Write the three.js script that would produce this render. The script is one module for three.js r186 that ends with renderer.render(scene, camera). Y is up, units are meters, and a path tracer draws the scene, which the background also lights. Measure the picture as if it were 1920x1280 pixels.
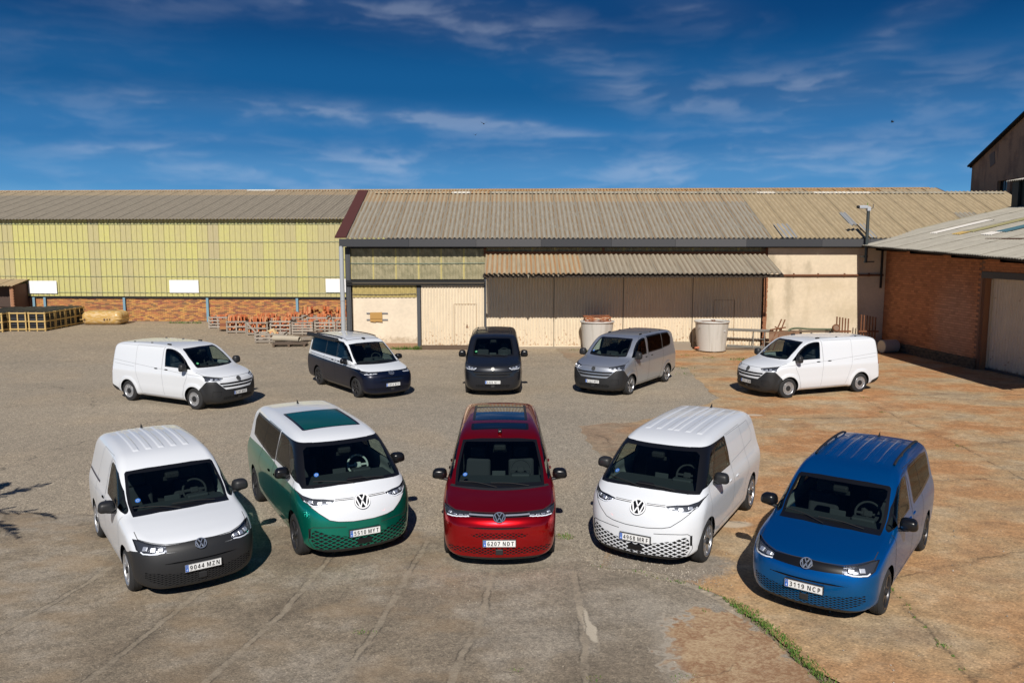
import * as THREE from 'three';
import { mergeGeometries } from 'three/addons/utils/BufferGeometryUtils.js';
import { RoundedBoxGeometry } from 'three/addons/geometries/RoundedBoxGeometry.js';
import { createNoise2D, createNoise3D } from 'simplex-noise';

// ---------------------------------------------------------------- camera, sky, sun, exposure
const scene = new THREE.Scene();
const camera = new THREE.PerspectiveCamera(45.86, 1024 / 682, 0.1, 900);
camera.position.set(0, 5.273, 0);
camera.rotation.set(-7.0625 * Math.PI / 180, 0, 0);

const renderer = new THREE.WebGLRenderer({ antialias: true });
renderer.toneMapping = THREE.LinearToneMapping;
renderer.toneMappingExposure = 1.12;
renderer.shadowMap.enabled = true;

const SUN_DIR = new THREE.Vector3(-0.015, 0.628, 0.778).normalize();
const sun = new THREE.DirectionalLight(0xfff9f0, 4.6);
sun.position.copy(SUN_DIR).multiplyScalar(80).add(new THREE.Vector3(0, 0, -30));
sun.target.position.set(0, 0, -30);
sun.castShadow = true;
sun.shadow.mapSize.set(4096, 4096);
Object.assign(sun.shadow.camera, { left: -50, right: 50, top: 50, bottom: -50, near: 1, far: 200 });
scene.add(sun, sun.target);

function seeded(a) { return () => { a |= 0; a = a + 0x6d2b79f5 | 0; let t = Math.imul(a ^ a >>> 15, 1 | a); t = t + Math.imul(t ^ t >>> 7, 61 | t) ^ t; return ((t ^ t >>> 14) >>> 0) / 4294967296; }; }
const clamp01 = (t) => Math.min(1, Math.max(0, t));
const smooth = (a, b, t) => { t = clamp01((t - a) / (b - a)); return t * t * (3 - 2 * t); };
const lerp = (a, b, t) => a + (b - a) * t;
const noiseA = createNoise2D(seeded(11)), noiseB = createNoise2D(seeded(29)), noise3 = createNoise3D(seeded(5));
function fbm(x, y, oct, n = noiseA) { let s = 0, a = 0.5, f = 1; for (let i = 0; i < oct; i++) { s += a * n(x * f + i * 17.3, y * f - i * 9.1); a *= 0.5; f *= 2.03; } return s; }

function fbmSoft(x, y, oct, gain) { let s = 0, a = 0.55, f = 1; for (let i = 0; i < oct; i++) { s += a * noiseB(x * f + i * 13.7, y * f + i * 5.3); a *= gain; f *= 2.1; } return s; }
// deep blue afternoon sky with thin cirrus, paler towards the horizon
function makeSky() {
  const W = 4096, H = 2048, data = new Float32Array(W * H * 4);
  const stops = [[-0.1, 0.25, 0.36, 0.52], [0.0, 0.2, 0.43, 0.66], [0.035, 0.12, 0.35, 0.6], [0.07, 0.06, 0.235, 0.49], [0.12, 0.024, 0.152, 0.375], [0.18, 0.008, 0.092, 0.26], [0.26, 0.003, 0.048, 0.165], [0.5, 0.003, 0.032, 0.12], [1.01, 0.003, 0.03, 0.11]];
  // cloud sheets: centre azimuth (0 = straight ahead, right positive) and elevation in radians, half sizes, slant, strength
  const sheets = [[-0.1, 0.262, 0.22, 0.03, -0.12, 1.0], [0.2, 0.27, 0.075, 0.022, -0.25, 0.85], [-0.42, 0.255, 0.16, 0.026, 0.05, 0.4], [0.46, 0.24, 0.13, 0.024, 0.62, 0.75], [0.12, 0.19, 0.13, 0.028, -0.35, 0.6], [0.3, 0.17, 0.16, 0.03, -0.05, 0.75], [0.5, 0.16, 0.22, 0.035, 0.02, 0.55], [-0.35, 0.088, 0.17, 0.02, 0.03, 0.75], [-0.15, 0.092, 0.13, 0.024, 0.12, 0.85], [0.03, 0.098, 0.07, 0.018, 0.1, 0.7], [0.2, 0.09, 0.15, 0.024, 0.06, 0.85], [0.45, 0.095, 0.24, 0.03, 0.02, 0.6], [-0.28, 0.15, 0.2, 0.012, -0.05, 0.75], [-0.08, 0.142, 0.14, 0.013, -0.1, 0.8], [-0.5, 0.2, 0.12, 0.02, 0.02, 0.35], [-0.5, 0.135, 0.2, 0.03, 0.02, 0.4], [0.0, 0.055, 0.7, 0.018, 0.0, 0.45], [-0.2, 0.148, 0.05, 0.005, -0.08, 1.0], [-0.1, 0.146, 0.06, 0.005, -0.06, 0.9], [0.0, 0.14, 0.05, 0.004, -0.08, 0.8], [0.08, 0.128, 0.06, 0.005, 0, 0.7], [0.25, 0.125, 0.08, 0.006, 0.02, 0.6], [-0.32, 0.115, 0.05, 0.006, 0, 0.8], [-0.45, 0.1, 0.06, 0.007, 0.02, 0.8], [0.32, 0.075, 0.06, 0.006, 0.12, 0.7]];
  for (let j = 0; j < H; j++) {
    const el = (j + 0.5) / H * Math.PI - Math.PI / 2, y = Math.sin(el);
    let i0 = 0; while (i0 < stops.length - 2 && y > stops[i0 + 1][0]) i0++;
    const a = stops[i0], b = stops[i0 + 1], t = smooth(0, 1, clamp01((y - a[0]) / (b[0] - a[0])));
    const base = [lerp(a[1], b[1], t), lerp(a[2], b[2], t), lerp(a[3], b[3], t)];
    for (let i = 0; i < W; i++) {
      let az = (i + 0.5) / W * 2 * Math.PI - Math.PI; // direction x = cos az, z = sin az
      let fa = az + Math.PI / 2; if (fa > Math.PI) fa -= 2 * Math.PI;
      let c = 0;
      if (el > 0.0 && el < 0.36 && Math.abs(fa) < 0.95) {
        const px = fa * 4.2, py = el * 17; // thin ice cloud, drawn out along the horizon
        const broad = fbm(px * 0.7 + 3, py * 0.45, 3), soft = fbmSoft(px * 1.5 + 0.25 * broad, py * 1.0 + 7 + 0.15 * px, 6, 0.46), fibre = fbmSoft(px * 2.4 + 0.5 * broad, py * 4.6 + 0.8 * soft - 0.4 * px, 5, 0.5);
        const veil = clamp01(0.4 + 0.75 * soft + 0.36 * fibre);
        for (const [ca, ce, ra, re, sl, k] of sheets) {
          const dx = fa - ca, dy = el - ce - sl * dx, d = (dx / ra) ** 2 + (dy / re) ** 2;
          if (d < 3) c += k * Math.exp(-d * 1.2) * (0.14 + 0.85 * smooth(0.1, 1.05, veil));
        }
        c = Math.min(0.85, c) * smooth(0.95, 0.8, Math.abs(fa)) + 0.1 * smooth(0.35, 1, veil) * smooth(0.16, 0.05, el);
      } else if (el > 0.36) c = 0.1 * smooth(0.1, 0.6, fbm(fa * 2.2, el * 4, 3));
      const o = (j * W + i) * 4, k = 0.52 * c, hz = smooth(0.24, 0.05, el), lit = [lerp(0.25, 0.36, hz), lerp(0.3, 0.46, hz), lerp(0.42, 0.63, hz)];
      for (let q = 0; q < 3; q++) data[o + q] = lerp(base[q], lit[q], k);
      data[o + 3] = 1;
    }
  }
  const tex = new THREE.DataTexture(data, W, H, THREE.RGBAFormat, THREE.FloatType);
  tex.mapping = THREE.EquirectangularReflectionMapping; tex.magFilter = THREE.LinearFilter; tex.minFilter = THREE.LinearFilter; tex.needsUpdate = true;
  return tex;
}
scene.background = makeSky();
scene.environment = scene.background;
// ---------------------------------------------------------------- naming and tagging helpers
const used = new Map();
function numbered(name) { const n = used.get(name) || 0; used.set(name, n + 1); return n ? `${name}_${String(n).padStart(3, '0')}` : name; }
function tag(o, label, category, group) { o.userData.label = label; o.userData.category = category; if (group) o.userData.group = group; return o; }
function thing(name, label, category, pos = [0, 0, 0], turn = 0, group) { const o = new THREE.Group(); o.name = numbered(name); o.position.set(...pos); o.rotation.y = turn; scene.add(o); return tag(o, label, category, group); }
function part(name, geo, mat, parent) { const m = new THREE.Mesh(geo, mat); m.name = name; m.castShadow = true; m.receiveShadow = true; parent.add(m); return m; }
function structure(name, geo, mat) { const m = part(numbered(name), geo, mat, scene); m.userData.kind = 'structure'; return m; }
const rgb = (r, g, b) => new THREE.Color().setRGB(r, g, b);
const std = (c, rough = 0.8, metal = 0, extra = {}) => new THREE.MeshStandardMaterial({ color: c, roughness: rough, metalness: metal, side: THREE.DoubleSide, ...extra });
function at(geo, x, y, z, rx = 0, ry = 0, rz = 0) { geo.applyMatrix4(new THREE.Matrix4().compose(new THREE.Vector3(x, y, z), new THREE.Quaternion().setFromEuler(new THREE.Euler(rx, ry, rz, 'YXZ')), new THREE.Vector3(1, 1, 1))); return geo; }
function box(w, h, d, x = 0, y = 0, z = 0, rx = 0, ry = 0, rz = 0) { return at(new THREE.BoxGeometry(w, h, d), x, y, z, rx, ry, rz); }
function rbox(w, h, d, r, x = 0, y = 0, z = 0, rx = 0, ry = 0, rz = 0) { return at(new RoundedBoxGeometry(w, h, d, 2, r), x, y, z, rx, ry, rz); }
function bar(a, b, w, d) { // square bar between two points
  const A = new THREE.Vector3(...a), B = new THREE.Vector3(...b), l = A.distanceTo(B), g = new THREE.BoxGeometry(w, l, d ?? w);
  g.applyQuaternion(new THREE.Quaternion().setFromUnitVectors(new THREE.Vector3(0, 1, 0), B.clone().sub(A).normalize())); g.translate((A.x + B.x) / 2, (A.y + B.y) / 2, (A.z + B.z) / 2); return g;
}
function rod(a, b, r, seg = 10, r2 = r) {
  const A = new THREE.Vector3(...a), B = new THREE.Vector3(...b), l = A.distanceTo(B), g = new THREE.CylinderGeometry(r2, r, l, seg);
  g.applyQuaternion(new THREE.Quaternion().setFromUnitVectors(new THREE.Vector3(0, 1, 0), B.clone().sub(A).normalize())); g.translate((A.x + B.x) / 2, (A.y + B.y) / 2, (A.z + B.z) / 2); return g;
}
function tube(pts, r, seg = 40, rs = 8, closed = false) { return new THREE.TubeGeometry(new THREE.CatmullRomCurve3(pts.map((p) => new THREE.Vector3(...p)), closed), seg, r, rs, closed); }
function merged(list) { return mergeGeometries(list.map((g) => { const q = g.index ? g.toNonIndexed() : g; for (const k of Object.keys(q.attributes)) if (!['position', 'normal', 'uv'].includes(k)) q.deleteAttribute(k); if (!q.attributes.uv) q.setAttribute('uv', new THREE.Float32BufferAttribute(new Float32Array(q.attributes.position.count * 2), 2)); return q; })); }
// a colour texture computed pixel by pixel; paint(u, v) returns linear rgb (u, v in 0..1, v up)
function pixels(W, H, paint, repeat = true) {
  const d = new Uint8Array(W * H * 4), enc = (c) => Math.round(255 * Math.pow(clamp01(c), 1 / 2.2));
  for (let j = 0; j < H; j++) for (let i = 0; i < W; i++) { const c = paint((i + 0.5) / W, (j + 0.5) / H, i, j), o = (j * W + i) * 4; d[o] = enc(c[0]); d[o + 1] = enc(c[1]); d[o + 2] = enc(c[2]); d[o + 3] = 255; }
  const t = new THREE.DataTexture(d, W, H, THREE.RGBAFormat); t.colorSpace = THREE.SRGBColorSpace; t.magFilter = THREE.LinearFilter; t.minFilter = THREE.LinearMipmapLinearFilter; if (repeat) t.wrapS = t.wrapT = THREE.RepeatWrapping; t.needsUpdate = true; return t;
}
function heights(W, H, f, repeat = true) {
  const d = new Uint8Array(W * H * 4);
  for (let j = 0; j < H; j++) for (let i = 0; i < W; i++) { const v = Math.round(255 * clamp01(f((i + 0.5) / W, (j + 0.5) / H))), o = (j * W + i) * 4; d[o] = d[o + 1] = d[o + 2] = v; d[o + 3] = 255; }
  const t = new THREE.DataTexture(d, W, H, THREE.RGBAFormat); t.magFilter = THREE.LinearFilter; if (repeat) t.wrapS = t.wrapT = THREE.RepeatWrapping; t.needsUpdate = true; return t;
}
// ---------------------------------------------------------------- ground: asphalt yard, concrete apron, bare earth slab, all as thin sheets
structure('ground', new THREE.PlaneGeometry(1400, 1400, 1, 1).rotateX(-Math.PI / 2).translate(0, -0.03, 0), std(rgb(0.24, 0.185, 0.12), 0.95));
const rndG = seeded(77);
const grit = (() => { const n = 512, a = new Float32Array(n * n); for (let i = 0; i < n * n; i++) a[i] = rndG(); return (x, y) => a[((y | 0) & 511) * 512 + ((x | 0) & 511)]; })();
const lineD = (line) => { const xs = line.map((p) => p[0]), zs = line.map((p) => p[1]), b = [Math.min(...xs) - 0.6, Math.max(...xs) + 0.6, Math.min(...zs) - 0.6, Math.max(...zs) + 0.6]; return (x, z) => x < b[0] || x > b[1] || z < b[2] || z > b[3] ? 9 : sdLine(line, x, z); };
const mix3 = (a, b, t) => [lerp(a[0], b[0], t), lerp(a[1], b[1], t), lerp(a[2], b[2], t)];
const scale3 = (a, k) => [a[0] * k, a[1] * k, a[2] * k];
function sheet(name, outline, y, tex, bump, x0, x1, z0, z1, wob = 0.05, rough = 0.93) {
  const pts = []; const rs = resampleLine([...outline, outline[0]], 0.25);
  rs.forEach(([x, z]) => pts.push(new THREE.Vector2(x + wob * noiseB(x * 1.3, z * 1.3) + wob * 0.5 * noiseB(x * 5, z * 5), -(z + wob * noiseB(x * 1.3 + 40, z * 1.3) + wob * 0.5 * noiseB(x * 5 + 9, z * 5)))));
  const g = new THREE.ShapeGeometry(new THREE.Shape(pts.slice(0, -1))); g.rotateX(-Math.PI / 2); g.translate(0, y, 0);
  const p = g.attributes.position, uv = new Float32Array(p.count * 2); for (let i = 0; i < p.count; i++) { uv[i * 2] = (p.getX(i) - x0) / (x1 - x0); uv[i * 2 + 1] = (z1 - p.getZ(i)) / (z1 - z0); }
  g.setAttribute('uv', new THREE.Float32BufferAttribute(uv, 2));
  return structure(name, g, new THREE.MeshStandardMaterial({ map: tex, roughness: rough, bumpMap: bump, bumpScale: 0.012, side: THREE.DoubleSide }));
}
function resampleLine(line, step) { const out = []; for (let i = 0; i < line.length - 1; i++) { const [a, b] = [line[i], line[i + 1]], n = Math.max(1, Math.ceil(Math.hypot(a[0] - b[0], a[1] - b[1]) / step)); for (let k = 0; k < n; k++) out.push([lerp(a[0], b[0], k / n), lerp(a[1], b[1], k / n)]); } out.push(line[line.length - 1]); return out; }

const gritBump = (() => { const t = heights(512, 512, (u, v) => 0.5 + 0.3 * (grit(u * 512, v * 512) - 0.5) + 0.25 * noiseA(u * 60, v * 60) * 0.5); return t; })();
const bumpFor = (w, h, tile = 3) => { const t = gritBump.clone(); t.repeat.set(w / tile, h / tile); t.needsUpdate = true; return t; };

{ // asphalt: one wide sheet, and a finer one where the vans stand
  const cracks = [[[-13.5, -17.6], [-11.93, -18.3], [-11.72, -19.88], [-11.22, -21.27], [-10.22, -24.47], [-9.59, -28.03]], [[-11.2, -21.3], [-9.2, -20.4], [-7.5, -20.9]], [[2.2, -21.4], [2.5, -19.6], [2.2, -17.6], [2.7, -15.2]], [[-18, -30], [-14.5, -27.5], [-13, -24.5]]].map((l) => lineD(l));
  const asphalt = (x, z, i, j, k) => {
    const big = fbm(x / 11, z / 9, 3), mid = fbm(x / 2.1, z / 1.6, 3, noiseB), sp = grit(i, j), sp2 = grit(i * 0.5 + 90, j * 0.5 + 33), wx = x + mid * 0.6, wz = z + big;
    let c = [0.298, 0.25, 0.185]; c = scale3(c, 1 + 0.1 * big + 0.05 * mid);
    c = mix3(c, [0.285, 0.26, 0.215], 0.45 * smooth(-9, -16, z) * smooth(-32, -18, z) * smooth(-9, -3, wx)); // greyer in the middle
    c = mix3(c, [0.36, 0.285, 0.195], 0.5 * smooth(-0.2, 0.6, fbm(x / 5 + 3, z / 5, 5))); // dusty patches
    c = mix3(c, [0.34, 0.26, 0.17], 0.5 * smooth(-34, -44, z));
    const rut = smooth(0.55, 0.8, Math.abs(noiseA(wx * 0.05 + 3, wz * 0.35))); c = scale3(c, 1 - 0.06 * rut);
    c = scale3(c, 1.02 * (0.8 + k * (0.4 * sp + 0.22 * sp2 - 0.31) + 0.2 + 0.09 * fbm(x * 1.7, z * 1.7, 3))); if (sp > 0.96) c = scale3(c, 1 + 0.4 * k); if (sp < 0.045) c = scale3(c, 1 - 0.35 * k);
    let d = 9; for (const f of cracks) d = Math.min(d, f(x + 0.12 * noiseB(x * 3, z * 3), z + 0.12 * noiseA(x * 3, z * 3))); return scale3(c, 1 - 0.5 * smooth(0.04, 0.01, d) * smooth(-0.5, 0.2, noiseA(x * 1.2, z * 1.2)));
  };
  { const X0 = -46, X1 = 22, Z0 = -56, Z1 = -2, tex = pixels(1700, 1350, (u, v, i, j) => asphalt(lerp(X0, X1, u), lerp(Z1, Z0, v), i, j, 1.1), false);
    sheet('asphalt_yard', [[X0, Z0], [16, Z0], [16, -40], [9, -39], [7.5, -33.5], [7.1, -30.2], [7, -27], [6.5, -25.9], [5.2, -18], [3, -10], [3, Z1], [X0, Z1]], 0.0, tex, bumpFor(68, 54), X0, X1, Z0, Z1, 0.1); }
  { const X0 = -23, X1 = 8, Z0 = -33, Z1 = -13, tex = pixels(2048, 1320, (u, v, i, j) => asphalt(lerp(X0, X1, u), lerp(Z1, Z0, v), i, j, 1.7), false);
    sheet('asphalt_yard', [[X0, Z0], [7.4, Z0], [7.1, -30.2], [7, -27], [6.5, -25.9], [5.2, -18], [3, Z1], [X0, Z1]], 0.004, tex, bumpFor(31, 20, 2.4), X0, X1, Z0, Z1, 0.1); }
}
{ // reddish bare earth over old concrete slabs, right-hand side
  const X0 = 0.8, X1 = 24.8, Z0 = -41, Z1 = -3, W = 1300, H = 2048;
  const cr = [[[5.6, -12.2], [5.78, -11.58], [5.7, -10.48], [5.59, -9.14], [5.5, -7.5]], [[12.1, -30], [11.81, -27.05], [11.65, -23.35], [11.67, -20.53], [11.4, -17.45], [11.2, -14]], [[5.7, -12], [8.5, -13.2], [11.2, -13.8]], [[3.1, -19.5], [5.4, -21], [7.4, -23.6], [11.6, -24]], [[7.2, -16.6], [9.4, -17.4], [11.4, -17.6]], [[11.7, -20.5], [14.5, -21.2], [18, -21]], [[2, -22], [2.6, -21.2], [2.5, -19.4], [3.3, -18.2]], [[3.4, -15.5], [4.4, -14.6], [4.8, -13.1]], [[11.8, -27], [15, -27.6], [18.5, -27.4]], [[5.55, -9.2], [7.2, -9.9], [9, -9.8]]].map((l) => lineD(l));
  const pale = [[7.3, -24.2, 0.35, 0.16], [8.2, -23.6, 0.25, 0.12], [4.2, -14.6, 0.5, 0.25], [2.4, -11.9, 0.12, 0.1]];
  const tex = pixels(W, H, (u, v, i, j) => {
    const x = lerp(X0, X1, u), z = lerp(Z1, Z0, v);
    const big = fbm(x / 5, z / 3.2, 6), mid = fbm(x / 1.9, z / 1.3, 6, noiseB), str = fbm(x / 1.1 + 7 + 0.5 * big, z / 0.75 + 0.4 * mid, 6), sp = grit(i + 40, j + 9), fine = fbm(x * 3.3, z * 3.3, 3);
    let c = [0.445, 0.295, 0.15];
    c = mix3(c, [0.42, 0.195, 0.07], 0.85 * smooth(-0.2, 0.42, big + 0.3 * mid + 0.15 * str) * lerp(0.6, 1, smooth(-12, -22, z)));
    c = mix3(c, [0.33, 0.27, 0.185], 0.6 * smooth(-0.05, 0.6, -big + 0.3 * str - 0.2 * mid));
    c = mix3(c, [0.27, 0.165, 0.085], 0.4 * smooth(0.15, 0.6, mid - 0.3 * big)); c = mix3(c, [0.54, 0.41, 0.25], 0.28 * smooth(0.0, 0.6, str - 0.4 * mid)); const hi = fbm(x * 11, z * 11, 3, noiseB); c = scale3(c, 1 + 0.22 * hi); c = mix3(c, [0.24, 0.215, 0.18], 0.9 * smooth(1.15, 0.75, Math.hypot((x - 2.45) / 1.15, (z + 12.75) / 0.75) + 0.35 * mid + 0.15 * hi));
    c = mix3(c, [0.235, 0.2, 0.15], 0.7 * smooth(5.2, 2.5, x + mid) * smooth(-12, -16, z)); // greyer against the asphalt
    c = scale3(c, 0.78 + 0.38 * sp + 0.24 * fine + 0.14 * str + 0.16 * (grit(i * 0.5, j * 0.5 + 31) - 0.5)); if (sp > 0.97) c = scale3(c, 1.3); if (sp < 0.03) c = scale3(c, 0.7);
    for (const [a, b, ra, rb] of pale) { const q = Math.hypot((x - a) / ra, (z - b) / rb) + 0.5 * mid; c = mix3(c, [0.55, 0.47, 0.36], 0.8 * smooth(1, 0.7, q)); }
    let d = 9; const wx = x + 0.05 * noiseB(x * 1.6, z * 1.6) + 0.025 * noiseA(x * 9, z * 9), wz = z + 0.05 * noiseA(x * 1.6, z * 1.6 + 5) + 0.03 * noiseB(x * 9, z * 9); for (const f of cr) d = Math.min(d, f(wx, wz));
    c = scale3(c, 1 - 0.5 * smooth(0.028, 0.006, d) * smooth(-0.45, 0.15, noiseA(x * 0.9, z * 0.9))); c = scale3(c, 1 - 0.12 * smooth(0.2, 0.02, d));
    const red = Math.hypot((x - 3.47 - 0.0) / 0.09, (z + 9.55) / 0.05); if (red < 1 && x > 5) c = [0.5, 0.08, 0.05];
    return c;
  }, false);
  sheet('earth_yard', [[1.9, -22.7], [3.8, -23.4], [6.44, -25.9], [7, -27], [7.1, -30.2], [7.4, -33.5], [4.4, -34.2], [2.7, -34.8], [2.4, -37.2], [2.2, -40.2], [24, -40.2], [24, -3.2], [3.6, -3.2], [3.9, -9.1], [3.7, -9.8], [3.65, -10.3], [3.45, -10.8], [3.2, -11.3], [2.95, -11.8], [2.5, -12.3], [1.9, -12.6], [1.5, -12.65], [1.7, -14.1], [2.4, -16], [2.5, -18.3], [2, -20.8]], 0.008, tex, bumpFor(24, 38), X0, X1, Z0, Z1, 0.09);
}
{ // concrete apron in front
  const X0 = -17, X1 = 4.4, Z0 = -16, Z1 = -3, W = 2048, H = 1250;
  const joints = [[[-3.02, -13.3], [-3.3, -10.8], [-3.69, -9.14], [-4.2, -6.5]], [[-1.5, -13.7], [-1.87, -10.33], [-2.12, -9.14], [-2.7, -6]], [[-0.3, -12.5], [-0.44, -10.64], [-0.67, -9.63], [-0.9, -8]], [[-4.5, -13], [-4.78, -11.31], [-5.06, -9.51], [-5.6, -7]], [[-6.3, -14.6], [-6.6, -12], [-7.2, -9]], [[1.0, -12.4], [0.95, -10], [0.8, -8]], [[-9.9, -15.1], [-9.2, -13.2], [-8.9, -11]]].map((l) => lineD(l));
  const cr = [[[-2.2, -10.4], [-1.7, -10.3], [-1.2, -10.05], [-0.5, -10.1]], [[-0.6, -9.5], [0.2, -9.35], [0.9, -9.4]], [[-5.2, -10.6], [-3.6, -10.9]], [[2, -9.2], [2.6, -9.35], [3.2, -9.9]], [[2.2, -11.2], [2.9, -10.6], [3.3, -10.3]]].map((l) => lineD(l));
  const tex = pixels(W, H, (u, v, i, j) => {
    const x = lerp(X0, X1, u), z = lerp(Z1, Z0, v);
    const big = fbm(x / 3.2, z / 2.6, 4), mid = fbm(x / 0.8, z / 0.6, 4, noiseB), fine = fbm(x * 5, z * 5, 3), sp = grit(i + 11, j + 70), br = fbm(x * 0.55 + z * 1.9, z * 0.3 - x * 0.12, 3, noiseB);
    let c = [0.272, 0.22, 0.155];
    c = mix3(c, [0.17, 0.132, 0.09], 0.7 * smooth(-0.15, 0.55, big + 0.5 * br)); c = mix3(c, [0.31, 0.275, 0.225], 0.5 * smooth(-0.1, 0.55, -big + 0.5 * mid));
    c = mix3(c, [0.29, 0.26, 0.21], 0.35 * smooth(-2.5, 1.2, x) * smooth(-8.6, -11, z));
    const hi = fbm(x * 13 + 0.6 * fine, z * 13, 4, noiseB); c = scale3(c, 1 + 0.2 * br + 0.24 * fine + 0.18 * mid + 0.34 * hi); c = scale3(c, 0.72 + 0.42 * sp + 0.3 * (grit(i * 0.5 + 3, j * 0.5) - 0.5)); if (sp > 0.975) c = scale3(c, 1.35); if (sp < 0.02) c = scale3(c, 0.7);
    c = mix3(c, [0.3, 0.21, 0.12], 0.4 * smooth(-0.05, 0.55, fbm(x / 2 + 50, z / 1.2, 6)) * smooth(0.5, -1, x)); 
    const rq = Math.hypot((x - 2.85) / 0.85, (z + 9.75) / 1.4) - 0.92 + 0.4 * mid + 0.22 * fine, rust = smooth(0.07, -0.07, rq); c = mix3(c, [0.45, 0.39, 0.31], 0.65 * smooth(0.1, 0.02, Math.abs(rq - 0.06)) * smooth(3.0, 2.4, x)); c = mix3(c, mix3([0.3, 0.155, 0.07], [0.52, 0.37, 0.21], clamp01(0.42 + 0.85 * fbm(x * 1.4 + 0.8 * mid, z * 2.9 + fine, 6) + 0.55 * hi + 0.3 * fine)), 0.85 * rust);
    const edge = smooth(0.5, 0.0, Math.abs(x - (2.0 + 0.1 * mid)) * 2) * smooth(-11.8, -11, z); c = mix3(c, [0.36, 0.32, 0.26], 0.35 * edge);
    const chip = Math.hypot((x - 1.05 - 0.12 * (z + 10.6)) / 0.09, (z + 10.6) / 0.55) + 0.6 * mid; c = mix3(c, [0.56, 0.49, 0.38], 0.85 * smooth(1, 0.75, chip));
    const wx = x + 0.015 * noiseB(x * 2, z * 2) + 0.012 * noiseA(x * 14, z * 14), wz = z; let d = 9; for (const f of joints) d = Math.min(d, f(wx, wz));
    c = mix3(c, [0.36, 0.3, 0.22], 0.66 * smooth(0.06, 0.04, d) * (0.75 + 0.8 * fine + 0.3 * noiseB(x * 3, z * 1.3))); c = scale3(c, 1 - 0.42 * smooth(0.018, 0.005, Math.abs(d - 0.05 - 0.012 * noiseB(x * 2, z * 4))) * smooth(-0.3, 0.4, noiseA(x * 1.3, z * 1.3)) - 0.1 * smooth(0.35, 0.05, d));
    let q = 9; for (const f of cr) q = Math.min(q, f(x + 0.06 * noiseB(x * 4, z * 4), z + 0.06 * noiseA(x * 4, z * 4))); c = scale3(c, 1 - 0.35 * smooth(0.018, 0.005, q) * smooth(-0.4, 0.3, noiseA(x * 2.5, z * 2.5)));
    return c;
  }, false);
  sheet('concrete_apron', [[-16.6, -15.4], [-10, -15.25], [-7.9, -15.15], [-5.7, -14.85], [-4.8, -14.55], [-3.1, -14.3], [-1.75, -14.2], [-0.5, -14.1], [0.9, -14], [1.2, -12.95], [1.5, -12.5], [1.95, -12.4], [2.4, -12.1], [2.8, -11.7], [3.05, -11.2], [3.3, -10.7], [3.5, -10.2], [3.55, -9.7], [3.7, -9.1], [3.75, -5], [3.4, -3.2], [-16.6, -3.2]], 0.012, tex, bumpFor(21, 13, 2.2), X0, X1, Z0, Z1, 0.05);
}
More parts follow.
